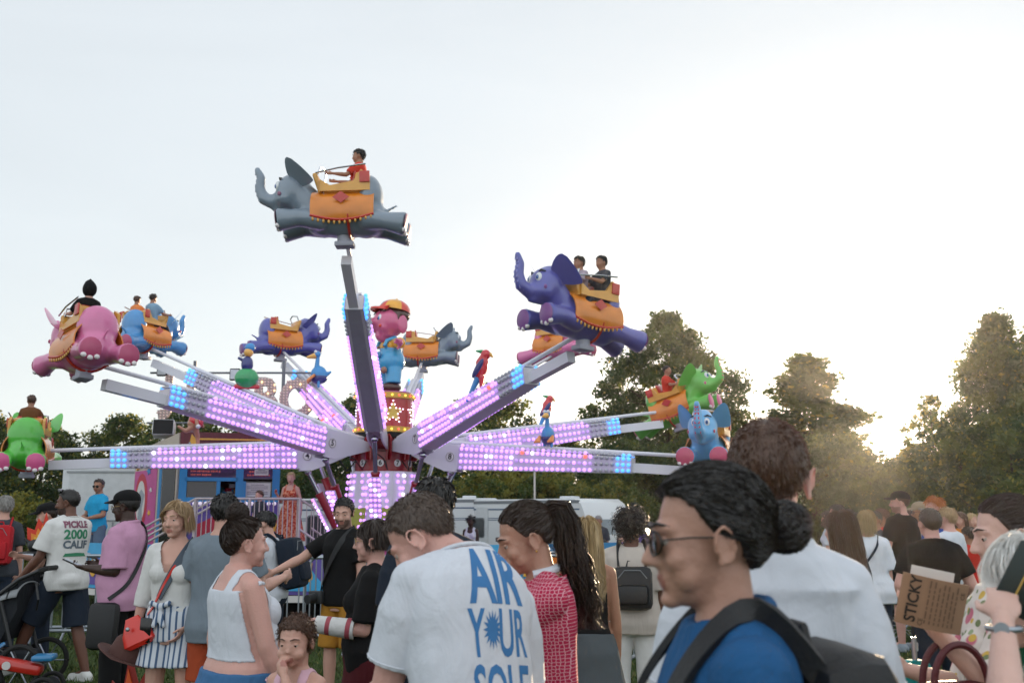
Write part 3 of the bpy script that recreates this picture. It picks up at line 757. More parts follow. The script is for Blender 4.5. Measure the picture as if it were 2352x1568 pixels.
ARMS = [  # number, azimuth from the camera side (deg), elevation
    (6, 1, 26.5), (7, 35, 12.0), (8, 70, -4.5), (9, 107, 7.6), (10, 142, 24.5), (1, 178, 24.6), (2, 214, 26), (3, 250, 22), (4, -74, -3.2), (5, -37, 7.7)]
rest = MB(); single = []
AM = {}
for num, az, el in ARMS:
    a = R(az); d = Vector((math.sin(a), -math.cos(a), 0)); e = R(el)
    X = d * math.cos(e) + Vector((0, 0, math.sin(e))); Z = -d * math.sin(e) + Vector((0, 0, math.cos(e))); Yv = Z.cross(X)
    M = Matrix.Identity(4)
    for i in range(3): M[i][0], M[i][1], M[i][2], M[i][3] = X[i], Yv[i], Z[i], (d * .5 + Vector((0, 0, HUB)))[i]
    AM[num] = (M, az)
    b = MB(); hw = .15
    # root plates
    prof = [(0, -.07), (.5, -.26), (.92, -.40), (1.18, -.40), (1.18, .11), (.5, .11), (0, .07)]
    for sy in (-1, 1): b.prism(prof, frame_m((0, sy * .13 + .015, 0), (1, 0, 0), (0, 0, 1)), .03)
    b.box((.7, 0, .09), (1.0, .26, .03))
    # lamp girder and bare outer beam
    b.loft([[Vector((x, sy * w, z)) for sy, z in ((-1, zb), (1, zb), (1, zt), (-1, zt))] for x, w, zb, zt in ((1.16, .17, -.36, .08), (4.6, .14, -.20, .08))])
    b.box((5.1, 0, -.10), (1.1, .15, .17))
    arm = b.build('arm', ARMW, RIDE, False)
    arm.matrix_local = M
    if num == 6:
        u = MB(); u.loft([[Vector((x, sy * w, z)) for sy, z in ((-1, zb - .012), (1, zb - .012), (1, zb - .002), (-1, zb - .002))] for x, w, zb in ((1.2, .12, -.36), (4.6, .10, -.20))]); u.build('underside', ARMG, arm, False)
    t = MB(); t.cyl((.1, 0, .16), (5.9, 0, .17), .035); t.box((2.9, 0, .115), (3.4, .2, .03)); t.build('tie_rod', ARMW, arm)
    for sy in (-1, 1):
        p = MB(); p.loft([[Vector((x, sy * (w + o), z)) for o, z in ((.003, zb), (.012, zb), (.012, .055), (.003, .055))] for x, w, zb in ((1.2, .17, -.345), (4.6, .14, -.19))]); p.build('lamp_panel', ARMP, arm, False)
        for i in range(33):
            x = 1.27 + i * .1025; k = (x - 1.16) / 3.44; zb = -.36 + .16 * k + .04; zt = .045; rows = 4 if i < 11 else 3
            for j in range(rows + 1):
                last = j == rows
                z = zb + (zt - zb) * j / (rows - 1) if not last else .10; y = sy * (.17 - .03 * k + .013) if not last else sy * .15
                rr = random.Random(num * 991 + i * 17 + j * 5 + sy).random()
                m = 1 if i >= 30 else (2 if i >= 26 else (3 if i == 25 and j % 2 else (5 if rr < .06 else (4 if rr > .988 else (3 if rr > .93 else 0)))))
                if last: m = 1 if i >= 31 else (2 if i >= 25 else 3 if i % 4 else 0)
                v = (0, sy, .0) if not last else (0, sy * .6, .8)
                if sy == -1 and num == 5 and not last and len(single) < 100: single.append((arm, (x, y, z), v, m))
                else:
                    lamp(rest, M @ Vector((x, y, z)), M.to_3x3() @ Vector(v), m)
    for sy in (-1, 1):
        if num in (4, 5, 8, 7):
            n_ = MB(); n_.prism([(.095 * math.cos(q), .095 * math.sin(q)) for q in [k * math.pi / 12 for k in range(24)]], frame_m((1.02, sy * .149, -.12), (-sy, 0, 0), (0, 0, 1)), .004); no = n_.build('number_plate', DISC, arm, False)
            tx = MB(); MM = frame_m((1.02, sy * .156, -.12), (-sy, 0, 0), (0, 0, 1)); add_text(tx, str(num), MM, .15, bold=.004)
            tx.loft([[MM @ Vector((rr_ * math.cos(q), rr_ * math.sin(q), z_)) for q in [k * math.pi / 14 for k in range(28)]] for rr_, z_ in ((.085, .0), (.085, .002), (.078, .002), (.078, 0))], False); tx.build('number', NUMB, no, False)
    # hydraulic ram from the foot of the column to the arm
    dk = d; p0 = dk * .78 + Vector((0, 0, 1.15)); p1 = M @ Vector((1.0, 0, -.42)); mid = p0.lerp(p1, .66)
    q = MB(); q.cyl(mid, p1, .042, n=12); q.sph(p1, .07); ro = q.build('ram_rod', CHROME, RIDE)
    q = MB(); q.cyl(p0, mid, .075, n=14); q.cyl(mid, mid + (p1 - p0).normalized() * .03, .085); q.build('ram_barrel', REDP, RIDE)
    ax = (p1 - p0).normalized(); sd = Vector((-d.y, d.x, 0)); ou = (d - ax * d.dot(ax)).normalized()
    pl = MB(); c = p0.lerp(mid, .5) + ou * .13; L = (mid - p0).length
    pl.box(c, (.22, .03, L * .98), Matrix((sd, ou, ax)).transposed()); pl.build('ram_lamp_board', ARMP, RIDE, False)
    for i in range(13):
        for j in (-1, 0, 1):
            lamp(rest, p0 + ax * (L * (.04 + .92 * i / 12)) + ou * .146 + sd * j * .08, ou, 4 if (i * 7 + num) % 17 == 3 and j == 0 else (0 if (i + j) % 5 else 5), .034)
for k, (arm, p, v, m) in enumerate(single):
    q = MB(); lamp(q, p, v, 0); q.build('lamp', LMATS[m], arm)

# column
c = MB(); c.lathe([(.82, .35), (.74, 1.2), (.66, 2.36 - RZ), (.66, 2.40 - RZ)], n=16); c.build('column', ARMW, RIDE, angle=15)
c = MB(); c.lathe([(.60, 2.40 - RZ), (.57, 2.42 - RZ), (.57, 2.78 - RZ), (.50, 2.80 - RZ), (.50, 3.05 - RZ), (.42, 3.07 - RZ)], n=24); c.build('collar', REDP, RIDE, angle=25)
for k in range(8):
    t = 2 * math.pi * k / 8 + .2; vv = MB(); sd = Vector((-math.sin(t), math.cos(t), 0)); o = Vector((math.cos(t), math.sin(t), 0))
    vv.prism([(-.16, 1.25), (.16, 1.25), (.22, 1.75), (-.22, 1.75)], frame_m(o * .735, sd, (0, 0, 1)), .02); vv.build('painted_panel', mat('lime panel', '#a9b04e', .4, var=.3), RIDE, False)
for k in range(24):
    t = 2 * math.pi * k / 24; o = Vector((math.cos(t), math.sin(t), 0))
    for i in range(11):
        z = 1.15 + i * .122; r = .76 - .10 * (z - 1.1) / 1.3; tt = t + .085 * (1 if (i // 2 + k) % 2 else -1) * ((i % 4) / 3 - .5) * 2
        o = Vector((math.cos(tt), math.sin(tt), 0)); lamp(rest, o * (r + .012) + Vector((0, 0, z)), o, 0 if (k * 5 + i * 3) % 9 else 5, .037)
for num, az, el in ARMS:
    a = R(az + 0.0); d = Vector((math.sin(a), -math.cos(a), 0)); sd = Vector((math.cos(a), math.sin(a), 0))
    br = MB()
    for k in (-1, 1): br.prism([(-.12, 0), (.12, 0), (.13, .42), (.02, .52), (-.12, .40)], frame_m(d * .52 + sd * (k * .155 - .012) + Vector((0, 0, 2.62 - RZ)), d, (0, 0, 1)), .024)
    br.cyl(d * .5 + sd * .18 + Vector((0, 0, HUB)), d * .5 - sd * .18 + Vector((0, 0, HUB)), .045); br.build('pivot_bracket', REDP, RIDE, False)
    a2 = R(az); d = Vector((math.sin(a2), -math.cos(a2), 0)); sd = Vector((math.cos(a2), math.sin(a2), 0))
    if math.cos(a2) > .2:
        n_ = MB(); n_.prism([(.07 * math.cos(q), .07 * math.sin(q)) for q in [k * math.pi / 10 for k in range(20)]], frame_m(d * .572 + Vector((0, 0, 2.56 - RZ)), sd, (0, 0, 1)), .012); no = n_.build('number_disc', DISC, RIDE, False)
        tx = MB(); add_text(tx, str(num), frame_m(d * .5875 + Vector((0, 0, 2.56 - RZ)), sd, (0, 0, 1)), .13, bold=.004); tx.build('number', NUMB, no, False)
    cb = MB(); pts = [d * .58 + sd * .1 + Vector((0, 0, 2.6 - RZ)), d * .74 + sd * .16 + Vector((0, 0, 2.42 - RZ)), d * .9 + sd * .1 + Vector((0, 0, 2.62 - RZ)), d * 1.1 + Vector((0, 0, 2.7 - RZ))]
    cb.tube(pts, .012, 5); cb.build('cable', RUB, RIDE)
# drum
c = MB(); c.lathe([(.40, 3.05 - RZ), (.58, 3.07 - RZ), (.58, 3.17 - RZ)], n=30); c.build('black_ring', RUB, RIDE, angle=30)
dz0, dz1 = 3.17 - RZ, 3.93 - RZ
c = MB(); c.lathe([(.56, dz0), (.56, dz1)], n=40); drum = c.build('drum', mat('red drum paint', '#a8161f', .3, coat=.5, var=.15), RIDE, angle=60)
for z in (dz0 + .05, dz1 - .04):
    c = MB(); c.lathe([(.565, z - .06), (.60, z - .05), (.60, z + .05), (.565, z + .06)], n=40); yb = c.build('yellow_band', mat('yellow band', '#c9a040', .35), drum, angle=40)
    for k in range(26):
        t = 2 * math.pi * k / 26; o = Vector((math.cos(t), math.sin(t), 0)); lamp(rest, o * .602 + Vector((0, 0, z)), o, 6 if k % 2 else 4, .022)
LMATS += [mat('yellow lamp', '#f0d060', .3, emit='#ffd84a', es=.7)]
c = MB(); c.lathe([(.50, dz1 - .02), (.54, dz1), (.54, dz1 + .05), (.3, dz1 + .08)], n=36); c.build('drum_top', mat('pink drum top', '#a8507c', .4), drum, angle=40)
for k in range(6):
    t0 = 2 * math.pi * k / 6 - 1.15; st = MB(); rr = .215
    pts = []
    for i in range(10):
        a = math.pi / 2 + i * math.pi / 5; r = rr if i % 2 == 0 else rr * .46; pts.append((r * math.cos(a), r * math.sin(a)))
    dense = []
    for i in range(10):
        p, q = pts[i], pts[(i + 1) % 10]
        for u in (0, .5): dense.append((p[0] + (q[0] - p[0]) * u, p[1] + (q[1] - p[1]) * u))
    on = lambda x, y, o: Vector(((.56 + o) * math.cos(t0 + x / .56), (.56 + o) * math.sin(t0 + x / .56), (dz0 + dz1) / 2 + y))
    cen = on(0, 0, .006)
    vs = [cen] + [on(x, y, .006) for x, y in dense]; st._add(vs, [(0, 1 + i, 1 + (i + 1) % 20) for i in range(20)])
    st.build('star', mat('yellow star', '#cfae50', .4), drum, False)
    for x, y in dense:
        p = on(x * 1.05, y * 1.05, .004); o = Vector((p.x, p.y, 0)).normalized(); lamp(rest, p, o, 5, .017)
ro = rest.build('lamps', LMATS, RIDE, True, angle=180); tag(ro, kind='stuff')

# pig figure on the drum: a painted boy pig in cap and dungarees
def pig():
    px, z0 = .10, dz1 + .07
    PK = mat('pink figure paint', '#c95f86', .28, var=.1, coat=.5); BL = mat('blue figure paint', '#3f9ccc', .28, var=.15, coat=.5); YL = mat('yellow figure paint', '#e0a02c', .28, var=.2, coat=.5)
    BR = mat('brown figure paint', '#4a2c26', .3, coat=.4); RD = mat('red figure paint', '#d03c2c', .28, coat=.5)
    g = MB()
    Rz = Matrix.Rotation(R(32), 4, 'Z')                        # turned towards the viewer's left
    B = Matrix.Translation((px, 0, z0)) @ Rz @ Matrix.Diagonal((1.12, 1.12, 1.0, 1))                    # figure faces -x before the turn
    P = lambda x, y, z: B @ Vector((x, y, z)); Q = B.to_3x3()
    b = MB()
    b.sph(P(-.06, 0, 1.42), (.30, .29, .31), Q, 20, 12); b.sph(P(-.16, .10, 1.30), (.16, .14, .14), Q); b.sph(P(-.16, -.10, 1.30), (.16, .14, .14), Q); b.sph(P(-.10, 0, 1.20), (.2, .2, .14), Q)
    b.cap(P(-.26, 0, 1.40), P(-.42, 0, 1.42), .085, .075); b.sph(P(-.43, 0, 1.42), (.03, .08, .075), Q)
    b.cap(P(-.2, 0, 1.14), P(-.05, 0, 1.05), .12, .12)
    for sy in (-1, 1): b.sph(P(.10, sy * .27, 1.36), (.10, .04, .20), Q)
    b.cap(P(.0, -.36, .95), P(-.10, -.58, .93), .075, .07); b.cap(P(-.10, -.58, .93), P(-.20, -.66, .96), .045, .03); b.cap(P(-.10, -.6, .9), P(-.22, -.62, .9), .035, .03); b.cap(P(-.06, -.55, .9), P(-.12, -.54, .80), .035, .03)
    b.cap(P(-.05, .42, 1.25), P(-.05, .50, 1.55), .06, .055); b.cap(P(-.05, .50, 1.55), P(-.05, .46, 1.70), .05, .03); b.cap(P(-.05, .52, 1.55), P(-.05, .62, 1.66), .04, .025)
    b.cap(P(0, .11, .1), P(0, .12, .5), .09, .12); b.cap(P(0, -.11, .1), P(0, -.12, .5), .09, .12); b.sph(P(0, 0, .75), (.2, .24, .25), Q)
    me = fuse(b, .02, 4); me.materials.append(PK); o = link('pig_figure', me, RIDE)
    d = MB(); d.sph(P(0, 0, .62), (.25, .30, .30), Q, 20, 12); d.sph(P(0, 0, .86), (.20, .24, .16), Q)
    for sy in (-1, 1): d.cyl(P(0, sy * .12, .60), P(-.01, sy * .15, .16), .175, .155, 18)
    for sy in (-1, 1): d.tube([P(-.20, sy * .15, .90), P(-.16, sy * .17, 1.02), P(0, sy * .15, 1.10), P(.14, sy * .12, 1.0)], .045, 8)
    me = fuse(d, .018, 3); me.materials.append(BL); link('dungarees', me, o)
    s = MB(); s.sph(P(0, 0, .93), (.205, .25, .17), Q); s.cap(P(0, -.20, .98), P(0, -.36, .95), .10, .115); s.cap(P(0, .20, 1.0), P(-.04, .42, 1.24), .10, .10); s.cyl(P(0, -.36, .95), P(-.04, -.45, .94), .12, .11)
    me = fuse(s, .018, 3); me.materials.append(YL); link('shirt', me, o)
    for sy in (-1, 1):
        q = MB(); q.sph(P(-.05, sy * .14, .08), (.20, .13, .10), Q); q.build('shoe', BR, o)
        q = MB(); q.sph(P(-.283, sy * .115, 1.475), (.035, .062, .088), Q); e = q.build('eye', mat('white figure paint', '#d9dadd', .2, coat=.5), o)
        q = MB(); q.sph(P(-.312, sy * .115, 1.46), (.016, .036, .05), Q); q.build('iris', mat('iris blue', '#2f6fb0', .2, coat=.5), o); q = MB(); q.sph(P(-.325, sy * .112, 1.46), (.01, .018, .026), Q); q.build('pupil', NUMB, e)
        q = MB(); q.sph(P(-.30, sy * .16, 1.31), (.025, .035, .035), Q); q.build('cheek', RD, o)
        q = MB(); q.sph(P(-.476, sy * .03, 1.43), (.008, .016, .022), Q); q.build('nostril', mat('dark pink', '#7d2c48', .4), o)
        q = MB(); q.sph(P(-.20, sy * .13, .92), (.025, .03, .03), Q); q.build('button', mat('button', '#9a7d6a', .3, metal=.4), o)
    q = MB(); q.sph(P(-.20, -.15, .42), (.05, .08, .07), Q); q.build('knee_patch', mat('knee patch', '#9c7262', .5), o)
    q = MB(); q.box(P(-.262, -.02, .74), (.03, .17, .12), Q, bev=.012); q.build('bib_pocket', mat('pocket blue', '#2f7fb5', .3, coat=.5), o)
    h = MB()
    h.sph(P(.08, 0, 1.58), (.262, .285, .20), Q)
    for y in (-.16, -.08, 0, .08, .16): h.cap(P(-.20, y, 1.66), P(-.28, y * 1.25, 1.60), .05, .012)
    for sy in (-1, 1): h.cap(P(.04, sy * .25, 1.60), P(.0, sy * .275, 1.46), .05, .02)
    me = fuse(h, .02, 2); me.materials.append(BR); link('hair', me, o)
    cp = MB(); tilt = Euler((0, R(10), 0)).to_matrix(); CQ = Q @ tilt
    n = 24; cc = P(.05, 0, 1.66)
    for k in range(6):
        cp.m = k % 2
        rg = []
        for i in range(8):
            th = math.pi / 2 * i / 7; rg.append([cc + CQ @ Vector((.30 * math.cos(th) * math.cos(a), .30 * math.cos(th) * math.sin(a), .26 * math.sin(th))) for a in [math.pi * 2 * (k + j / 4) / 6 + .52 for j in range(5)]])
        for i in range(7):
            for j in range(4): cp._add([rg[i][j], rg[i][j + 1], rg[i + 1][j + 1], rg[i + 1][j]], [(0, 1, 2, 3)])
    cp.sph(cc + CQ @ Vector((0, 0, .265)), .028)
    co = cp.build('cap', [RD, YL], o)
    v = MB(); v.loft([[cc + CQ @ Vector((-.22 - .24 * k * math.cos(t), .28 * (1 - .25 * k) * math.sin(t), .01 - .05 * k + dz)) for t in [-1.5 + 3.0 * i / 12 for i in range(13)]] for k, dz in ((0, .03), (1, .02), (1, -.02), (0, -.02))], True)
    v.build('visor', RD, co)
    tx = MB(); vs, fs = text_flat('Y', .2, 1, .01); 
    tx._add([cc + CQ @ (Vector((-.302 * math.cos(.55 + y) * math.cos(x / .26), .302 * math.cos(.55 + y) * math.sin(-x / .26) , .262 * math.sin(.55 + y)))) for x, y in [(a, b * 3.2) for a, b in vs]], fs)
    tx.build('cap_letter', BL, co, False)
    mk = MB(); mk.cap(P(-.40, .30, 1.22), P(-.36, .14, 1.22), .05, .065); mk.build('microphone', mat('navy figure paint', '#1d2c66', .3, coat=.5), o)
pig()

# ---- elephants
def elephant_proto():
    b = MB(); S = b.sph; Cc = b.cap
    S((0, 0, 0), (.62, .36, .33), None, 20, 12); S((.30, 0, .02), (.36, .34, .33)); S((-.34, 0, -.02), (.34, .33, .32)); S((-.40, 0, .30), (.22, .335, .36))
    Cc((.45, 0, .10), (.70, 0, .36), .26, .25)
    S((.80, 0, .42), (.29, .27, .30), None, 18, 12); S((.74, 0, .60), (.20, .18, .16)); S((.92, 0, .30), (.20, .20, .17))
    for sy in (-1, 1): S((.90, sy * .13, .30), (.16, .12, .13))
    pts = [(.98, 0, .34), (1.14, 0, .28), (1.28, 0, .34), (1.34, 0, .50), (1.32, 0, .68), (1.38, 0, .80)]
    for i in range(5): Cc(pts[i], pts[i + 1], .125 - .014 * i, .112 - .014 * i)
    Cc((.90, 0, .20), (1.08, 0, .16), .10, .06)
    for sy in (-1, 1):
        Cc((.35, sy * .22, -.10), (.72, sy * .28, -.06), .16, .135); b.cyl((.66, sy * .27, -.07), (1.00, sy * .30, -.10), .13, .185, 16)
        Cc((-.38, sy * .22, -.10), (-.70, sy * .27, -.16), .17, .14); b.cyl((-.64, sy * .26, -.15), (-.98, sy * .29, -.22), .135, .19, 16)
    Cc((-.60, 0, .05), (-.82, 0, .16), .035, .025)
    body = fuse(b, .03, 4)
    parts = []
    for sy in (-1, 1):
        e = MB()
        rg = []
        for i in range(9):
            t = i / 8; c = Vector((.76 - .26 * t, sy * (.20 + .24 * math.sin(t * 2.2)), .56 + .16 * math.sin(t * 2.6) - .12 * t)); w = .05 + .22 * math.sin(math.pi * min(1, .12 + t * .9)) ** .8
            rg.append([c + Vector((.75 * w * math.cos(a), sy * .03 * math.sin(a), w * math.cos(a) * .75 + .022 * math.sin(a))) for a in [2 * math.pi * k / 12 for k in range(12)]])
        e.loft(rg); m = e.mesh('ear'); fix_normals(m); m.polygons.foreach_set('use_smooth', [True] * len(m.polygons)); parts.append(('ear', m, 'body'))
        q = MB(); q.sph((1.035, sy * .115, .50), (.035, .055, .075), Euler((0, 0, R(sy * 28))).to_matrix()); parts.append(('eye', q.mesh('eye'), 'eye'))
        q = MB(); q.sph((1.068, sy * .120, .495), (.014, .026, .036), Euler((0, 0, R(sy * 28))).to_matrix()); parts.append(('iris', q.mesh('iris'), 'iris'))
        q = MB(); q.sph((.985, sy * .235, .34), (.03, .018, .035)); parts.append(('cheek', q.mesh('cheek'), 'sole'))
        q = MB(); q.cyl((1.00, sy * .30, -.10), (1.012, sy * .30, -.101), .165, .15, 18); parts.append(('foot_sole', q.mesh('foot_sole'), 'sole'))
        q = MB(); q.cyl((-.98, sy * .29, -.22), (-.992, sy * .29, -.222), .17, .155, 18); parts.append(('foot_sole', q.mesh('foot_sole'), 'sole'))
        q = MB()
        for k in (-1, 0, 1): q.sph((-.965, sy * .29 + k * .10, -.365 + .03 * abs(k)), (.035, .045, .04))
        parts.append(('toenails', q.mesh('toenails'), 'nail'))
        q = MB()
        for k in (-1, 0, 1): q.sph((.975, sy * .30 + k * .10, -.245 + .03 * abs(k)), (.035, .045, .04))
        parts.append(('toenails', q.mesh('toenails'), 'nail'))
    q = MB()
    for i in range(9):
        t = i / 9 * 4.0; k = int(t); u = t - k; a, c = Vector(pts[k + 1 if k < 4 else 4]), Vector(pts[min(k + 2, 5)]); p = a.lerp(c, u) if k < 4 else a
        r = .105 - .012 * (t + 1); n = Vector((1, 0, -.5 if t < 1 else 0)).normalized()
        q.box(p + n * r * .95, (.02, r * 1.3, .045), Euler((0, R(30 if t < 1 else -5), 0)))
    parts.append(('trunk_stripes', q.mesh('trunk_stripes'), 'stripe'))
    q = MB(); q.sph((1.02, 0, .205), (.12, .085, .03)); parts.append(('mouth', q.mesh('mouth'), 'mouth'))
    # saddle blanket with dropped flaps, seat tub with high back, hand rail
    s = MB(); rg = []
    for i in range(13):
        x = -.50 + .98 * i / 12; dip = .35 + .30 * math.sin(math.pi * i / 12)
        rg.append([Vector((x, .395 * math.cos(a), .025 + .375 * math.sin(a))) for a in [R(-40 * dip) + (math.pi + 2 * R(40 * dip)) * k / 16 for k in range(17)]] + [Vector((x, .375 * math.cos(a), .025 + .355 * math.sin(a))) for a in [R(-40 * dip) + (math.pi + 2 * R(40 * dip)) * k / 16 for k in range(17)]][::-1])
    s.loft(rg); parts.append(('saddle', s.mesh('saddle'), 'saddle'))
    for sg in (0, 16): t = MB(); t.tube([rg[i][sg] for i in range(13)], .022, 6); parts.append(('saddle_trim', t.mesh('saddle_trim'), 'trim'))
    s = MB(); s.box((-.25, 0, .48), (.15, .54, .34), Euler((0, R(-10), 0)), bev=.05); s.box((-.02, 0, .36), (.62, .56, .10), bev=.03)
    for sy in (-1, 1): s.loft([[Vector((x, sy * .30 + o, z)) for o, z in ((-.025, .33), (.025, .33), (.025, zt), (-.025, zt))] for x, zt in ((-.44, .58), (-.30, .66), (-.18, .48), (.18, .42), (.34, .52))])
    s.box((.38, 0, .48), (.08, .58, .34), Euler((0, R(18), 0)), bev=.03)
    parts.append(('seat', s.mesh('seat'), 'seat'))
    s = MB(); s.box((-.175, 0, .55), (.03, .44, .28), Euler((0, R(-10), 0)), bev=.02); s.box((-.05, 0, .42), (.6, .5, .03)); parts.append(('seat_lining', s.mesh('seat_lining'), 'trim'))
    h = MB(); h.tube([(.40, -.24, .60), (.34, -.24, .74), (.30, 0, .78), (.34, .24, .74), (.40, .24, .60)], .018, 6); h.tube([(.40, .33, .62), (.05, .36, .68), (-.38, .34, .74)], .014, 6); parts.append(('hand_rail', h.mesh('hand_rail'), 'rail'))
    g = MB(); g.tube([(-.10, .372 * math.cos(a), .0 + .352 * math.sin(a)) for a in [math.pi + math.pi * k / 14 for k in range(15)]], .022, 6); parts.append(('girth_strap', g.mesh('girth_strap'), 'trim'))
    for sy in (-1, 1):
        for i in range(12): g = MB(); g.sph(rg[i][0 if sy > 0 else 16] + Vector((.04, 0, -.035)), (.020, .018, .036), None, 8, 6); parts.append(('saddle_tassel', g.mesh('saddle_tassel'), 'seat'))
        g = MB(); g.prism([(-.13, 0), (0, -.09), (.13, 0), (0, .09)], frame_m((0, sy * .405, .20), (sy * -1, 0, 0), (0, -sy * .0, 1)), .012); parts.append(('saddle_emblem', g.mesh('saddle_emblem'), 'trim'))
        g = MB(); g.box((-.36, sy * .337, .54), (.16, .02, .18), None, bev=.008); parts.append(('seat_side_panel', g.mesh('seat_side_panel'), 'trim'))
        g = MB(); g.tube([(1.005, sy * .06, .60), (1.0, sy * .12, .625), (.955, sy * .185, .60)], [.012, .018, .010], 6); parts.append(('eyebrow', g.mesh('eyebrow'), 'brow'))
    st = MB(); st.cyl((0, 0, -.30), (0, 0, -.42), .12); st.box((0, 0, -.44), (.3, .24, .08), bev=.02); parts.append(('mount', st.mesh('mount'), 'mount'))
    for nm, me, mk in parts:
        fix_normals(me); me.polygons.foreach_set('use_smooth', [True] * len(me.polygons)); me.set_sharp_from_angle(angle=R(45)); me.materials.append(None)
    body.materials.append(None)
    return body, parts
EB, EP = elephant_proto()
EFIX = dict(eye=mat('elephant eye white', '#d5d8da', .2, coat=.5), iris=mat('elephant iris', '#274f8f', .2, coat=.5), nail=mat('toenail', '#d9d3d3', .25, coat=.4), trim=mat('red saddle trim', '#b52c1e', .3, coat=.4),
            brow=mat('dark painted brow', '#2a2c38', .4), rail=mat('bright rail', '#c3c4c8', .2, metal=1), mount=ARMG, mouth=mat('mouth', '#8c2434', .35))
SADD = mat('orange saddle', '#cf7a22', .3, var=.3, vs=4, coat=.4); SEATY = mat('yellow seat', '#cf963c', .3, var=.3, vs=4, coat=.4)
ECOL = {'grey': ('#72808e', '#8a5a72', '#8b97a4'), 'purple': ('#4f529e', '#7c4a8a', '#7a7cc0'), 'pink': ('#cd6f9c', '#b04a6e', '#e090b4'), 'blue': ('#5fa3d2', '#c05070', '#c0304a'), 'sky': ('#3f86bf', '#b04a6e', '#7fb6e0'), 'green': ('#4fb03c', '#d05a8c', '#c83c5c'), 'lime': ('#62b14a', '#c85a86', '#c83c5c')}
GOND = {}
for num, az, el in ARMS:
    key = {6: 'grey', 1: 'grey', 7: 'purple', 2: 'purple', 5: 'pink', 10: 'pink', 3: 'sky', 4: 'green', 9: 'lime', 8: 'blue'}[num]
    lb = {6: 'grey elephant raised nearest above the column', 1: 'grey elephant behind the pig figure', 7: 'purple elephant raised on the right with two riders', 2: 'purple elephant at the back on the left', 5: 'pink elephant on the left with a dark hooded rider',
          10: 'pink elephant mostly hidden behind the purple one', 3: 'blue elephant behind the pink one', 4: 'green elephant seen from behind at the left edge', 9: 'bright green elephant in front of the tallest tree', 8: 'light blue elephant facing the viewer with a red striped trunk'}[num]
    M, _ = AM[num]; p = M @ Vector((6.0, 0, 0)) + Vector((0, 0, {4: .14, 8: .24, 9: .16}.get(num, .33))); a = R(az)
    t = Vector((-math.cos(a), -math.sin(a), 0)); rz = math.atan2(t.y, t.x) + R({9: 42, 5: -8}.get(num, 0))
    pitch = {9: -16, 6: 2, 5: 6, 8: 0, 7: -4}.get(num, 0); roll = {9: 6, 5: 4, 4: 0}.get(num, 0)
    cb, cs, cx = ECOL[key]
    bm_ = mat('elephant ' + key, cb, .32, var=.24, vs=2.2, coat=.6); so = mat('elephant sole ' + key, cs, .35, var=.15); st = mat('elephant stripe ' + key, cx, .3)
    if key == 'blue': st = mat('elephant stripe red', '#c42c48', .3)
    look = dict(EFIX, body=bm_, sole=so, stripe=st, saddle=SADD, seat=SEATY)
    g = link('elephant', EB, RIDE, p, (R(roll), R(pitch), rz)); g['label'] = lb; k_ = 1.0; g.scale = (.93, .95, .95)
    g.material_slots[0].link = 'OBJECT'; g.material_slots[0].material = bm_
    for nm, me, mk in EP:
        o = link(nm, me, g); o.material_slots[0].link = 'OBJECT'; o.material_slots[0].material = look[mk]
    GOND[num] = Matrix.Translation((RC.x, RC.y, RZ)) @ Matrix.Translation(p) @ Euler((R(roll), R(pitch), rz)).to_matrix().to_4x4() @ Matrix.Diagonal((.93, .95, .95, 1))

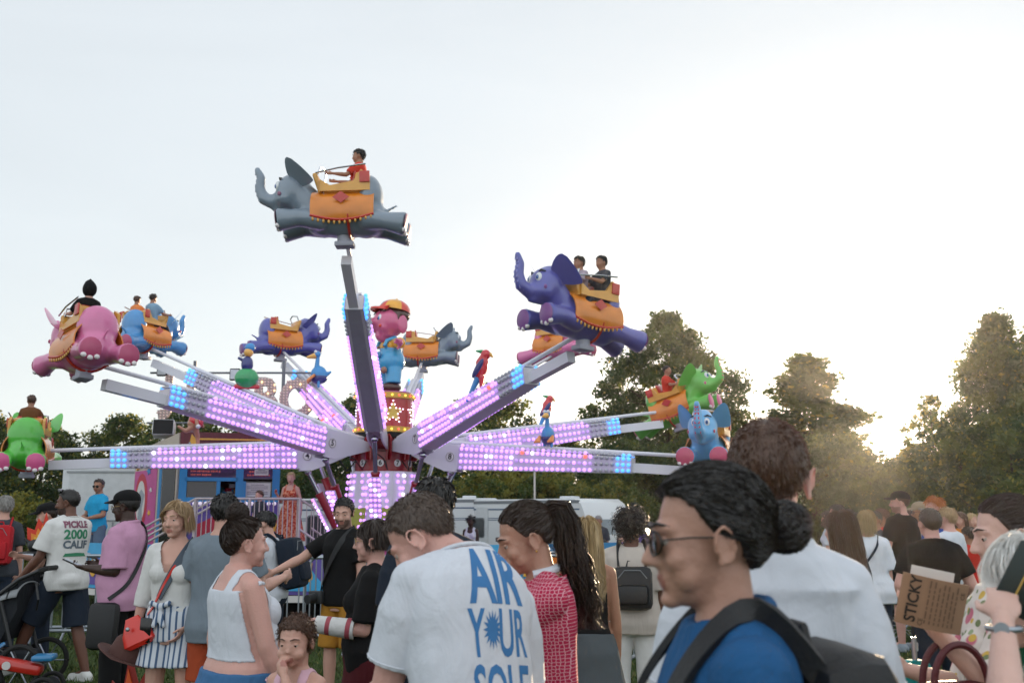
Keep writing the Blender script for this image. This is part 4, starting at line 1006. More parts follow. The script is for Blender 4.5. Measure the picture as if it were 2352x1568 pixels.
# ---- small painted bird and monkey figures standing on the arms
def fig(num, x, kind, h, turn):
    M, az = AM[num]; p = M @ Vector((x, 0, .15)); s = h
    RDp = mat('red figure gloss', '#c8323c', .28, coat=.5, var=.15); BLp = mat('blue figure gloss', '#2f86c4', .28, coat=.5, var=.2); NV = mat('navy figure gloss', '#2b3474', .28, coat=.5, var=.2); YLp = mat('beak yellow', '#e0aa52', .3, coat=.4); GR = mat('green figure gloss', '#2f9a5c', .28, coat=.5); BRp = mat('brown figure gloss', '#a9745c', .3, coat=.4); WHp = mat('white figure gloss', '#d3d6da', .3, coat=.4)
    B = Matrix.Translation(p) @ Matrix.Rotation(R(turn), 4, 'Z')
    P = lambda a, b, c: B @ (Vector((a, b, c)) * s); Q = B.to_3x3()
    b = MB()
    if kind == 'parrot':
        b.sph(P(0, 0, .55), Vector((.15, .15, .30)) * s, Q @ Euler((0, R(18), 0)).to_matrix()); b.sph(P(.10, 0, .86), .12 * s); b.cap(P(-.02, 0, .66), P(.10, 0, .86), .12 * s, .10 * s); b.cap(P(0, .05, .1), P(.02, .05, .32), .04 * s, .07 * s); b.cap(P(0, -.05, .1), P(.02, -.05, .32), .04 * s, .07 * s)
        me = fuse(b, .014, 3); me.materials.append(RDp); o = link('parrot_figure', me, RIDE)
        q = MB(); q.cap(P(.2, 0, .86), P(.26, 0, .80), .05 * s, .02 * s); q.build('beak', YLp, o)
        q = MB(); q.cap(P(-.06, 0, .36), P(-.34, 0, -.22), .085 * s, .03 * s); q.build('tail', BLp, o)
        for sy in (-1, 1):
            q = MB(); q.sph(P(-.06, sy * .14, .52), Vector((.07, .035, .26)) * s, Q @ Euler((R(sy * -8), R(32), 0)).to_matrix()); q.build('wing', NV, o)
        q = MB(); q.cap(P(0, 0, .93), P(-.12, 0, .95), .05 * s, .02 * s); q.build('crest', GR, o)
    elif kind == 'ostrich':
        b.sph(P(0, 0, .34), Vector((.22, .17, .24)) * s, Q); b.cap(P(.06, 0, .5), P(.04, 0, .82), .07 * s, .05 * s); b.sph(P(.06, 0, .88), .095 * s); b.cap(P(0, .1, .02), P(0, .1, .2), .04 * s); b.cap(P(0, -.1, .02), P(0, -.1, .2), .04 * s); b.cap(P(-.1, .0, .3), P(-.3, 0, .42), .09 * s, .03 * s)
        me = fuse(b, .014, 3); me.materials.append(BLp); o = link('bird_figure', me, RIDE)
        q = MB(); q.cap(P(.12, 0, .84), P(.30, 0, .80), .08 * s, .035 * s); q.build('beak', YLp, o)
        for sy in (-1, 1):
            q = MB(); q.sph(P(.10, sy * .05, .94), .045 * s); q.build('eye', WHp, o)
            q = MB()
            for k in (-1, 0, 1): q.cap(P(.12, sy * .18, .3), P(.28, sy * .18 + .06 * k, .16), .04 * s, .03 * s)
            q.build('foot', mat('orange figure gloss', '#d98a4a', .3, coat=.4), o)
        q = MB(); q.sph(P(0, 0, .26), Vector((.225, .175, .17)) * s, Q); q.build('trousers', NV, o)
    elif kind == 'monkey':
        b.sph(P(.10, 0, .62), Vector((.19, .15, .20)) * s, Q @ Euler((0, R(35), 0)).to_matrix()); b.cap(P(.12, 0, .5), P(.18, .05, .26), .09 * s, .06 * s); b.cap(P(.18, .05, .26), P(.20, .05, .02), .06 * s, .045 * s); b.cap(P(.20, .05, .02), P(.28, .05, .0), .04 * s, .03 * s)
        b.cap(P(.05, -.05, .5), P(-.10, -.06, .40), .085 * s, .06 * s); b.cap(P(-.10, -.06, .40), P(-.30, -.06, .52), .055 * s, .04 * s); b.sph(P(.30, 0, .86), .15 * s); b.sph(P(.40, 0, .83), .09 * s)
        b.cap(P(.16, .14, .72), P(.28, .2, .55), .05 * s, .045 * s); b.cap(P(.16, -.14, .72), P(.2, -.2, .55), .05 * s, .045 * s)
        me = fuse(b, .014, 3); me.materials.append(BRp); o = link('monkey_figure', me, RIDE)
        q = MB(); q.sph(P(.13, 0, .68), Vector((.205, .175, .17)) * s, Q @ Euler((0, R(35), 0)).to_matrix()); q.build('jacket', RDp, o)
        q = MB(); q.sph(P(.22, -.2, .52), .06 * s); q.build('glove', WHp, o)
    else:                                                        # cockatoo-like bird riding a green nut
        b.sph(P(0, 0, .30), Vector((.28, .22, .24)) * s, Q); me = fuse(b, .014, 3); me.materials.append(GR); o = link('bird_figure', me, RIDE)
        q = MB(); q.sph(P(0, 0, .62), Vector((.14, .14, .2)) * s, Q); q.cap(P(0, .1, .68), P(-.2, .12, .78), .05 * s, .035 * s); q.build('body', NV, o)
        q = MB(); q.sph(P(.02, 0, .90), .11 * s); q.build('head', YLp, o); q = MB(); q.sph(P(.05, 0, 1.02), Vector((.12, .09, .11)) * s, Q); q.build('crest', BLp, o)
        q = MB(); q.cap(P(-.22, 0, .1), P(.26, 0, .1), .06 * s, .05 * s); q.build('perch', RDp, o)
    q = MB(); q.cyl(p - Vector((0, 0, .03)), p + Vector((0, 0, .12 * s)), .02, n=8); q.build('stand', STEEL, o)
fig(7, 3.15, 'parrot', .74, -10); fig(9, 3.0, 'parrot', .66, 15); fig(8, 2.95, 'ostrich', .74, -115); fig(4, 3.2, 'monkey', .72, 8); fig(2, 3.3, 'ostrich', .88, 190); fig(3, 3.1, 'nut', .92, 10); fig(5, 3.4, 'parrot', .3, 10) if False else None

# ---- round base: low deck with a painted skirt, machinery housing
def base():
    zd = .56
    d = MB(); d.lathe([(5.85, zd - .10), (5.85, zd), (0.2, zd + .01)], n=48); d.build('base_deck', mat('base deck', '#5c4860', .5, metal=.3, var=.4, vs=3, bump=.2), RIDE, angle=30)
    d = MB(); d.lathe([(4.6, .02), (4.8, zd - .1)], n=24); d.build('understructure', mat('dark understructure', '#1c1b20', .8), RIDE, angle=30)
    cols = [BLUEF, PURP, PINKM, SKYM]
    for k in range(24):
        a0, a1 = 2 * math.pi * k / 24, 2 * math.pi * (k + 1) / 24; p0, p1 = Vector((math.cos(a0), math.sin(a0), 0)) * 5.93, Vector((math.cos(a1), math.sin(a1), 0)) * 5.93
        if p0.y > 2: continue
        q = MB(); L = (p1 - p0).length; MM = frame_m(p0 + Vector((0, 0, zd - .02)), p1 - p0, (0, 0, 1)); q.m = 0; q.prism([(0, 0), (L - .01, 0), (L - .01, .66), (0, .66)], MM, .04)
        q.m = 4; q.box(MM @ Vector((L / 2, -.06, .02)), (L * .98, .05, .09), Matrix((MM.to_3x3().col[0], -MM.to_3x3().col[2], MM.to_3x3().col[1])).transposed())
        q.m = 1; wv = [(L * i / 14, .30 + .16 * math.sin(i * .9 + k)) for i in range(15)]; q.prism([(min(x, L - .02), y) for x, y in wv] + [(L - .02, .05), (.01, .05)], MM @ Matrix.Translation((0, 0, .043)), .008)
        for j, cx in enumerate((.16, .38, .62, .84)): q.m = 2 + j % 2; q.prism([(L * cx + .085 * math.cos(t) * (1 + .3 * math.sin(3 * t + k)), .36 + .05 * math.sin(j * 2 + k) + .15 * math.sin(t)) for t in [i * math.pi / 8 for i in range(16)]], MM @ Matrix.Translation((0, 0, .053)), .008)
        q.build('skirt_panel', [cols[k % 4], cols[(k + 2) % 4], ORNG, YEL, PAPER], RIDE, False)
    h = MB(); h.lathe([(1.5, zd), (1.4, .98), (.85, 1.12)], n=10); h.build('machine_housing', mat('housing', '#7c6a86', .4, var=.25), RIDE, angle=20)
base()
# ------------------------------------------------------------------ people
SKINS = {'light': '#bf9484', 'pink': '#c4968a', 'tan': '#9c7059', 'olive': '#ab8270', 'brown': '#664335', 'dark': '#3a261e', 'pale': '#c9a497'}
HAIRS = {'black': '#15110f', 'darkbrown': '#2a1c14', 'brown': '#4a3020', 'blond': '#a89068', 'ash': '#a58a68', 'ginger': '#a8642e', 'grey': '#8d8a86', 'white': '#d8d6d2', 'greybrown': '#4b3d34'}
def skin_mat(k):
    if 'skin ' + k in MATS: return MATS['skin ' + k]
    m = mat('skin ' + k, SKINS[k], .48, var=.09, vs=16, bump=.14, bs=110, spec=.4); p = m.node_tree.nodes['Principled BSDF']
    p.inputs['Subsurface Weight'].default_value = .12; p.inputs['Subsurface Scale'].default_value = .012; p.inputs['Subsurface Radius'].default_value = (1, .35, .2)
    return m
def lip_mat(k):
    a = lin(SKINS[k]); return mat('lips ' + k, tuple(int(255 * (x ** (1 / 2.2))) for x in (a[0] * .74, a[1] * .52, a[2] * .52)), .4)
def hair_mat(k):
    if 'hair ' + k in MATS: return MATS['hair ' + k]
    return mat('hair ' + k, HAIRS[k], .42, var=.5, vs=60, bump=.15, bs=150, spec=.5, stretch=(1, 1, .12))
M_EYE = mat('eye white', '#a89e96', .2, var=.03); M_IRIS = mat('iris', '#2a1a12', .15, var=.2)
M_BLK = cloth('black cotton', '#0b0b0d', fold=.4); M_WHT = cloth('white cotton', '#c6cad2', fold=.6)
M_BKP = mat('black nylon', '#101114', .6, bump=.15, bs=120); M_SHOE = mat('white shoe leather', '#c9c9c6', .5)
M_LENS = mat('dark lens', '#0a0a0c', .08); M_CLEAR = mat('clear lens', '#d5dade', .05, alpha=.25)

PM = [(.80, .150, .100, 0), (.90, .165, .114, -.006), (.98, .160, .108, 0), (1.08, .147, .100, .006), (1.20, .156, .108, .008), (1.32, .174, .116, .006), (1.39, .172, .100, -.006), (1.44, .125, .080, -.012), (1.475, .075, .066, -.014), (1.50, .058, .058, -.012)]
PF = [(.80, .158, .108, 0), (.90, .176, .120, -.01), (.98, .166, .110, -.002), (1.08, .130, .092, .004), (1.20, .136, .100, .006), (1.32, .152, .104, .004), (1.39, .150, .088, -.006), (1.44, .108, .070, -.012), (1.475, .064, .058, -.014), (1.50, .050, .052, -.012)]

def interp(tab, z):
    if z <= tab[0][0]: return tab[0][1:]
    for a, b in zip(tab, tab[1:]):
        if z <= b[0]:
            t = (z - a[0]) / (b[0] - a[0]); t = t * t * (3 - 2 * t)
            return tuple(p + (q - p) * t for p, q in zip(a[1:], b[1:]))
    return tab[-1][1:]

def ik(a, b, l1, l2, hint):
    """elbow or knee between a and b"""
    d = b - a; L = d.length
    if L > (l1 + l2) * .995: b = a + d * ((l1 + l2) * .995 / L); d = b - a; L = d.length
    if L < abs(l1 - l2) + .02: L = abs(l1 - l2) + .02
    x = (l1 * l1 - l2 * l2 + L * L) / (2 * L); h = math.sqrt(max(l1 * l1 - x * x, 0))
    d = d.normalized(); hint = Vector(hint); n = (hint - d * hint.dot(d))
    n = n.normalized() if n.length > 1e-5 else Vector((0, -1, 0))
    return a + d * x + n * h, b

def head_solid(mb, H, fem, wide=1.0, ear=True, near=False, kid=False):
    """H maps head space (eye level at 0, face towards +y, metres) to body space"""
    R3 = H.to_3x3(); s = R3.col[0].length; Q = R3.normalized()
    S = lambda c, r, rot=None: mb.sph(H @ Vector(c), Vector(r) * s if hasattr(r, '__len__') else r * s, Q @ rot if rot else Q)
    C = lambda a, b, r0, r1=None: mb.cap(H @ Vector(a), H @ Vector(b), r0 * s, (r0 if r1 is None else r1) * s, 10)
    S((0, -.02, .032), (.077 * wide, .098, .090))
    S((0, .024, -.018), (.064 * wide, .068, .092))
    if kid:
        S((0, .030, -.060), (.050, .050, .040)); S((0, .064, -.088), (.018, .016, .014)); S((0, .090, -.026), (.013, .013, .010)); C((0, .082, .0), (0, .088, -.022), .008, .009)
        for k in (-1, 1):
            S((k * .036, .058, -.042), (.030, .028, .028)); S((k * .081, -.014, -.012), (.010, .020, .028), Euler((R(-12), 0, R(-18 * k))).to_matrix()); C((k * .014, .079, .024), (k * .044, .066, .023), .008, .007)
        C((-.013, .078, -.060), (.013, .078, -.060), .0075); C((-.010, .077, -.069), (.010, .077, -.069), .008)
        return
    S((0, .030, -.072), ((.047 if fem else .053) * wide, .053, .042))
    S((0, .068, -.098), (.022, .020, .016))
    C((0, .086, .008), (0, .104, -.030), .0085, .0125)
    for k in (-1, 1):
        S((k * .011, .096, -.034), .0085)
        C((k * .012, .083, .023), (k * .046, .068, .022), .0105, .009)
        S((k * .040 * wide, .058, -.030), (.026, .024, .024)); S((k * .038 * wide, .044, -.056), (.026, .026, .030))
        if ear:
            er = Euler((R(-12), 0, R(-18 * k))).to_matrix()
            if near:
                o = Vector((k * .080 * wide, -.012, -.010))
                pts = [o + er @ Vector((k * .006 * math.sin(t) , -.019 * math.cos(t) + .002, .031 * math.sin(t) * (1 if t < 3.2 else .95))) for t in [x * math.pi / 8 for x in range(-5, 10)]]
                mb.tube([H @ (p + Vector((k * .006, -.004, 0))) for p in pts], .0048 * s, 7)
                S(o + Vector((-k * .003, 0, -.002)), (.006, .016, .026), er)
                S(o + Vector((k * .003, .006, -.028)), (.005, .008, .010))
            else:
                S((k * .081 * wide, -.014, -.010), (.010, .020, .031), er)
    C((-.019, .079, -.061), (.019, .079, -.061), .0075); C((0, .085, -.060), (0, .086, -.060), .0075)
    C((-.015, .078, -.072), (.015, .078, -.072), .0085)

def _line(pts):
    def f(x, y, z):
        if y >= pts[0][0]: return z > pts[0][1]
        for (a, b), (c, d) in zip(pts, pts[1:]):
            if y >= c: return z > d + (b - d) * (y - c) / (a - c)
        return z > pts[-1][1]
    return f
# the hairline, front to back: (y, lowest z)
LINE = {'short': _line([(.085, .078), (.055, .068), (.035, .050), (.016, .018), (.006, -.022), (-.010, -.026), (-.018, .010), (-.036, .002), (-.052, -.045), (-.075, -.080)]),
        'crop': _line([(.085, .082), (.055, .074), (.035, .056), (.014, .026), (.004, -.014), (-.010, -.016), (-.018, .014), (-.038, .004), (-.055, -.040), (-.075, -.070)]),
        'full': _line([(.085, .074), (.055, .062), (.035, .036), (.018, .0), (.0, -.035), (-.03, -.075), (-.07, -.095)]),
        'slick': _line([(.085, .082), (.055, .074), (.038, .056), (.022, .030), (.008, .004), (-.008, .008), (-.020, .016), (-.036, .004), (-.055, -.045), (-.075, -.075)])}

def hair_mesh(H, style, length=.03, n=1500, seed=0, parted=0, wid=.0035, lift=0.0, zend=-9, spread=.16, tie=None):
    """hair as a scalp-hugging cap plus many thin tapering locks; returns a mesh builder in body space"""
    rnd = random.Random(seed); mb = MB(); s = H.to_3x3().col[0].length
    line = LINE['slick' if style in ('tail', 'bun') else ('full' if style in ('long', 'bob', 'curly') else style)]
    C0 = Vector((0, -.018, .029)); rad = Vector((.0812, .1020, .0950)) * (1 + lift)
    bm = bmesh.new(); bmesh.ops.create_icosphere(bm, subdivisions=5 if n > 800 else 4, radius=1)
    for v in bm.verts:
        u = v.co.copy(); k = 1 + .012 * noise.noise(u * 9 + Vector((seed, 0, 0)))
        v.co = Vector((u.x * rad.x, u.y * rad.y, u.z * rad.z)) * k + C0
        if v.co.z < .0 and style not in ('long', 'bob', 'curly'): v.co.x *= .97
    kill = [v for v in bm.verts if not line(v.co.x, v.co.y, v.co.z + .006 * noise.noise(v.co * 60))]
    bmesh.ops.delete(bm, geom=kill, context='VERTS')
    for v in bm.verts:
        if v.is_boundary: v.co = C0 + (v.co - C0) * (.955 / (1 + lift * .8))
    faces = [(f.calc_center_median(), f.normal.copy(), f.calc_area()) for f in bm.faces]
    bm.verts.index_update(); bm.normal_update()
    mb._add([H @ v.co for v in bm.verts], [[v.index for v in f.verts] for f in bm.faces]); bm.free()
    tie = Vector(tie) if tie else (Vector((0, -.115, .045)) if style == 'tail' else Vector((0, -.085, .10)))
    crown = Vector((parted * .03, -.05, .13))
    def ribbon(pts, w):
        pts = [H @ p for p in pts]; side = Vector((rnd.uniform(-1, 1), rnd.uniform(-1, 1), rnd.uniform(-.3, .3)))
        vs = []
        m = len(pts)
        for i, p in enumerate(pts):
            d = (pts[min(i + 1, m - 1)] - pts[max(i - 1, 0)]); sd = d.cross(side)
            sd = sd.normalized() if sd.length > 1e-7 else Vector((1, 0, 0))
            ww = w * s * (1 - .75 * (i / (m - 1)) ** 2) * .5
            vs += [p - sd * ww, p + sd * ww]
        mb._add(vs, [(2 * i, 2 * i + 1, 2 * i + 3, 2 * i + 2) for i in range(m - 1)])
    def push(p, r=1.04):
        q = p - C0; k = math.sqrt((q.x / rad.x) ** 2 + (q.y / rad.y) ** 2 + (q.z / rad.z) ** 2)
        return C0 + q * (r / k) if k < r else p
    if not faces: return mb
    for _ in range(n):
        c, nn, _a = rnd.choice(faces)
        p = c + Vector((rnd.uniform(-1, 1), rnd.uniform(-1, 1), rnd.uniform(-1, 1))) * .004
        nrm = Vector(((p.x) / rad.x ** 2, (p.y - C0.y) / rad.y ** 2, (p.z - C0.z) / rad.z ** 2)).normalized()
        pts = [p]
        if style in ('short', 'crop', 'bald', 'slick'):
            fl = (p - crown); fl = (fl - nrm * fl.dot(nrm))
            fl = fl.normalized() if fl.length > 1e-4 else Vector((0, 1, 0))
            fl += Vector((rnd.gauss(0, .25), rnd.gauss(0, .25), rnd.gauss(0, .15)))
            up = .75 if p.z > .08 else .25
            for k in (1, 2, 3): pts.append(p + (nrm * up + fl) .normalized() * length * k / 3 - Vector((0, 0, .003 * k * k * length / .03)) * .3)
        elif style in ('tail', 'bun'):
            for k in range(1, 6):
                q = p.lerp(tie, k / 5); pts.append(push(q, 1.03 + .02 * rnd.random()))
        elif style in ('long', 'bob'):
            r = 1.035 + spread * rnd.random() * (1 + lift); L = length * rnd.uniform(.72, 1.05); step = .022; q = p
            out = Vector((p.x - parted * .02, p.y + .02, 0)); out = out.normalized() if out.length > .01 else Vector((1, 0, 0))
            wob = rnd.uniform(0, 6)
            for k in range(int(L / step)):
                d = Vector((0, -.12, -1)) + out * (.75 if q.z > .09 else .05) + Vector((math.sin(wob + k * .5), math.cos(wob * 2 + k * .4), 0)) * .06
                q = push(q + d.normalized() * step, r)
                if q.z < zend + .055 * rnd.random() * (1 if zend > -1 else 0): break
                if q.z < .085 and q.y > -.005 and p.y > -.03:
                    sg = math.copysign(1, q.x + .004 * rnd.choice((-1, 1)) - parted * .02); lim = .083 - .9 * max(0, q.z - .02)
                    if abs(q.x) < lim: q.x = sg * (lim + .006 * rnd.random())
                    if q.z < .03: q.y = min(q.y, .02 + .02 * rnd.random())
                if q.z < -.12:
                    if q.y > -.06 and abs(q.x) < .07: q.x = math.copysign(.07, q.x if abs(q.x) > .001 else rnd.choice((-1, 1)))
                    q.x *= .99
                if q.z < -.2 and p.y < .02: q.y = min(q.y, -.10)
                pts.append(q.copy())
        elif style == 'curly':
            r = length * (.5 + rnd.random()); a = rnd.uniform(0, 6.28); x, y, d = frame_from(nrm)
            base = p + nrm * r * rnd.uniform(0, 1.2)
            for k in range(1, 8):
                t = a + k * .95
                pts.append(base + (x * math.cos(t) + y * math.sin(t)) * r * .45 + nrm * r * .12 * k - Vector((0, 0, .0012 * k)))
        if len(pts) > 1: ribbon(pts, wid * rnd.uniform(.6, 1.3))
    return mb

def rest(p, hp, RT, s):
    q = RT.inverted() @ (p - hp) / s; return Vector((q.x, q.y, q.z + .93))

def seg_dist(p, a, b):
    d = b - a; t = max(0, min(1, (p - a).dot(d) / d.length_squared)); return (p - a - d * t).length, t

def second_skin(me, hp, RT, s, J, aw, build, hem, top, inf):
    """a close-fitting top: the body surface inside the cut lines, lifted off the skin"""
    bm = bmesh.new(); bm.from_mesh(me); bm.normal_update()
    tank, st = top.get('tank', 1.33), top.get('strap', .02); x0 = .088 * (1 + (build - 1) * .5)
    def keep(c):
        q = rest(c, hp, RT, s)
        if q.z < hem or q.z > 1.475: return False
        if abs(q.x) > .30 * build: return False
        for nm in 'lr':
            d, t = seg_dist(c, J[nm + 's'], J[nm + 'e'])
            if d < .066 * s * aw and t > (.02 if q.z < 1.40 else 0) and abs(q.x) > .105 * build: return False
            d, t = seg_dist(c, J[nm + 'e'], J[nm + 'w'])
            if d < .07 * s * aw: return False
        ax = abs(q.x)
        lim = tank + (.5 * max(0, ax - (x0 - st)) if q.y > 0 else .02)
        if q.z < lim: return True
        return abs(ax - x0) < st
    bmesh.ops.delete(bm, geom=[f for f in bm.faces if not keep(f.calc_center_median())], context='FACES')
    for v in bm.verts: v.co += v.normal * inf
    for _ in range(3): bmesh.ops.smooth_vert(bm, verts=bm.verts[:], factor=.5, use_axis_x=True, use_axis_y=True, use_axis_z=True)
    bm.verts.ensure_lookup_table()
    for v in bm.verts:
        if v.is_boundary: v.co -= v.normal * inf * .7
    out = bpy.data.meshes.new('top'); bm.to_mesh(out); bm.free()
    out.polygons.foreach_set('use_smooth', [True] * len(out.polygons)); ripple(out, .003 * s, 9, 2)
    return out

def cut_neck(me, hp, RT, s, w, zd):
    bm = bmesh.new(); bm.from_mesh(me); kill = []
    for f in bm.faces:
        q = rest(f.calc_center_median(), hp, RT, s)
        if q.y > -.01 and q.z > zd and abs(q.x) < .02 + w * min(1, (q.z - zd) / (1.44 - zd)): kill.append(f)
    bmesh.ops.delete(bm, geom=kill, context='FACES'); bm.to_mesh(me); bm.free()

def person(label, px, Y, H=1.75, yaw=0, sex='m', z0=None, skin='light', build=1.0, belly=0, lean=0, side=0, twist=0,
           head=(0, 0, 0), hk=1.0, la=None, ra=None, ll=None, rl=None, top=None, bottom=None, shoes=None, hair=None,
           beard=None, vox=None, group=None, xy=None, glasses=None, cap=None, hip=None, curl=(25, 25), near=False, hz=1.4,
           lpn=None, rpn=None, hoff=(0, 0, 0), sdrop=(0, 0)):
    fem = sex == 'f'; s = H / 1.75
    if z0 is None: z0 = gz(Y)
    x = xy[0] if xy else gx(px, Y, hz + z0); 
    if xy: Y = xy[1]
    vox = vox or max(.0055, min(.015, math.hypot(x, Y) * .0011))
    tab = PF if fem else PM
    K = skin_mat(skin)
    hp = Vector((0, 0, .93 * s)) if hip is None else Vector(hip)
    RT = Euler((R(-lean), R(side), R(twist)), 'XYZ').to_matrix()
    def T(x, y, z): return hp + RT @ (Vector((x, y, z)) * s - Vector((0, 0, .93 * s)))
    sw = (.146 if fem else .162) * (1 + (build - 1) * .6)
    def prof(z, inf=0.0, wz=1.0):
        rx, ry, yo = interp(tab, z); b = build if z < 1.38 else 1 + (build - 1) * .5
        g = belly * math.exp(-((z - 1.06) / .13) ** 2)
        return rx * b + inf + g * .35, ry * b + inf + g * .5, yo + g * .5
    def rings(z0_, z1_, inf=0.0, n=28, m=16, flare=0.0):
        out = []
        for i in range(m + 1):
            z = z0_ + (z1_ - z0_) * i / m; rx, ry, yo = prof(z, inf)
            fl = flare * (1 - i / m) ** 1.5; e = 2.35 if z < 1.42 else 2.0
            r = []
            for k in range(n):
                t = 2 * math.pi * k / n; c, sn = math.cos(t), math.sin(t)
                r.append(T((rx + fl) * math.copysign(abs(c) ** (2 / e), c), yo + (ry + fl) * math.copysign(abs(sn) ** (2 / e), sn), z))
            out.append(r)
        return out
    # joints
    J = {}
    for k, nm, a in ((-1, 'l', la), (1, 'r', ra)):
        S = T(k * sw, -.004, 1.392 - sdrop[k > 0]); J[nm + 's'] = S
        U, Fo = .285 * s, .245 * s
        if a is None: a = ('d', (k * .13, .02, -1), (k * .04, .2, -1))
        if a[0] == 'd':
            E = S + Vector(a[1]).normalized() * U; W = E + Vector(a[2]).normalized() * Fo
        else:
            E, W = ik(S, Vector(a[1]), U, Fo, Vector(a[2]))
        J[nm + 'e'], J[nm + 'w'] = E, W
    RTz = Matrix.Rotation(R(twist), 3, 'Z')
    for k, nm, a in ((-1, 'l', ll), (1, 'r', rl)):
        P = hp + RTz @ Vector((k * .088 * s * (1 + (build - 1) * .5), 0, -.01 * s)); TH_, SH = .425 * s, .415 * s
        if a is None: a = ('d', (k * .05, .02, -1), (k * .02, -.03, -1))
        if a[0] == 'd':
            N = P + Vector(a[1]).normalized() * TH_; A = N + Vector(a[2]).normalized() * SH
        else: N, A = ik(P, Vector(a[1]), TH_, SH, Vector(a[2]))
        J[nm + 'p'], J[nm + 'k'], J[nm + 'a'] = P, N, A
    if hip is None:                                    # stand the lower foot on the ground
        dz = .085 * s - min(J['la'].z, J['ra'].z)
        off = Vector((0, 0, dz))
        for k in J: J[k] = J[k] + off
        hp += off
    hs = hk * (s ** .6)
    hb = T(0, -.012, 1.475)
    RH = (Matrix.Rotation(R(head[1]), 3, 'Z') @ Euler((R(-head[0]), 0, 0)).to_matrix() @ Euler((0, R(head[2]), 0)).to_matrix())
    hc = hb + RT @ Vector((0, .008, .038 * s)) + Vector(hoff) + RH @ Vector((0, .018, .098)) * hs
    HM = Matrix.Translation(hc) @ (RH * hs).to_4x4()
    # body
    mb = MB()
    mb.loft(rings(.80, 1.50, -.002))
    if fem:
        for k in (-1, 1): mb.sph(T(k * .072 * build, .075 * build, 1.265), .062 * s * build)
    mb.sph(T(0, -.035, .90), (.15 * s * build, .100 * s * build, .10 * s), u=18)
    mb.cap(hb - RT @ Vector((0, 0, .03 * s)), hc + RH @ Vector((0, -.022, -.055)) * hs, (.052 if fem else .060) * s, (.050 if fem else .057) * hs)
    head_solid(mb, HM, fem, 1.0 if build < 1.2 else 1.06, near=near, kid=H < 1.35)
    aw = (.85 if fem else 1.0) * (1 + (build - 1) * .9)
    hands = {}
    for k, nm, cu, pn in ((-1, 'l', curl[0], lpn), (1, 'r', curl[1], rpn)):
        S, E, W = J[nm + 's'], J[nm + 'e'], J[nm + 'w']
        mb.cap(T(k * .06, -.012, 1.44 - .3 * sdrop[k > 0]), S, .044 * s * aw, .052 * s * aw)
        mb.cap(S, E, .053 * s * aw, .041 * s * aw)
        f1 = E.lerp(W, .28); mb.cap(E, f1, .040 * s * aw, .043 * s * aw); mb.cap(f1, W, .043 * s * aw, .026 * s * (.9 if fem else 1) * (1 + (build - 1) * .4))
        # hand: palm, four bent fingers of unequal length, thumb from the side
        d = (W - E).normalized(); med = Vector(pn) if pn else Vector((-k, 0, 0)) + Vector((0, .3, 0))
        nrm = (med - d * med.dot(d)); nrm = nrm.normalized() if nrm.length > .05 else frame_from(d)[0]
        lat = d.cross(nrm) * k * -1                                     # towards the thumb
        if lat.dot(Vector((0, 1, .2))) < 0 and not pn: lat = -lat
        hsz = s ** .8 * (.92 if fem else 1)
        mb.sph(W + d * .048 * hsz, Vector((.042, .016, .050)) * hsz, Matrix((lat, nrm, d)).transposed())
        mb.cap(W, W + d * .03 * hsz, .023 * hsz, .022 * hsz)
        fr = .0083 * hsz if vox < .009 else .0095 * hsz
        tips = []
        for j, (ln, ox) in enumerate(((.070, .029), (.078, .0098), (.073, -.0096), (.058, -.028))):
            p = W + d * (.088 - .004 * abs(j - 1.3)) * hsz + lat * ox * hsz * 1.04; dd = d + lat * (ox * 2.2); dd.normalize(); cl = R(cu * (1 + .12 * j))
            for q, fl in enumerate((.45, .32, .25)):
                ca = cl * (.55 + .45 * q); dd2 = (dd * math.cos(ca) + nrm * math.sin(ca)).normalized()
                p2 = p + dd2 * ln * fl * hsz; mb.cap(p, p2, fr * (1 - .1 * q), fr * (.92 - .1 * q), 8); p = p2; cl = cl * 1.25
            tips.append(p)
        p = W + d * .022 * hsz + lat * .028 * hsz; td = (d * .75 + lat * .6 + nrm * .35).normalized()
        p2 = p + td * .042 * hsz; mb.cap(W + d * .02 * hsz + lat * .012 * hsz, p2, .013 * hsz, .0105 * hsz, 8)
        td = (d * .9 + lat * .15 + nrm * .45).normalized(); mb.cap(p2, p2 + td * .032 * hsz, .0102 * hsz, .0085 * hsz, 8)
        hands[nm] = dict(w=W, d=d, n=nrm, lat=lat, palm=W + d * .07 * hsz + nrm * .018 * hsz, tips=tips)
    lw = (1.03 if fem else 1.0) * (1 + (build - 1) * .8)
    feet = {}
    for k, nm in ((-1, 'l'), (1, 'r')):
        P, N, A = J[nm + 'p'], J[nm + 'k'], J[nm + 'a']
        mb.cap(P, N, .086 * s * lw, .054 * s * lw); f1 = N.lerp(A, .3)
        mb.cap(N, f1, .053 * s * lw, .056 * s * lw); mb.cap(f1, A, .056 * s * lw, .036 * s * lw)
        sh = (A - N).normalized(); fw = Vector((k * .12, 1, 0)); fw = (fw - sh * fw.dot(sh)).normalized()
        if A.z < .2 * s + (0 if hip is None else -9): fw = Vector((k * .15, 1, -max(-.8, min(.8, (A.z - .085 * s) * 4)))).normalized()
        heel = A - fw * .035 * s - Vector((0, 0, .045 * s)); toe = A + fw * .15 * s - Vector((0, 0, .05 * s))
        mb.cap(heel, A, .034 * s, .034 * s); mb.cap(heel, toe, .034 * s, .026 * s); mb.cap(A, toe, .034 * s, .024 * s)
        feet[nm] = (A, heel, toe, fw, sh)
    me = fuse(mb, vox, 3)
    me.materials.append(K); me.materials.append(lip_mat(skin))
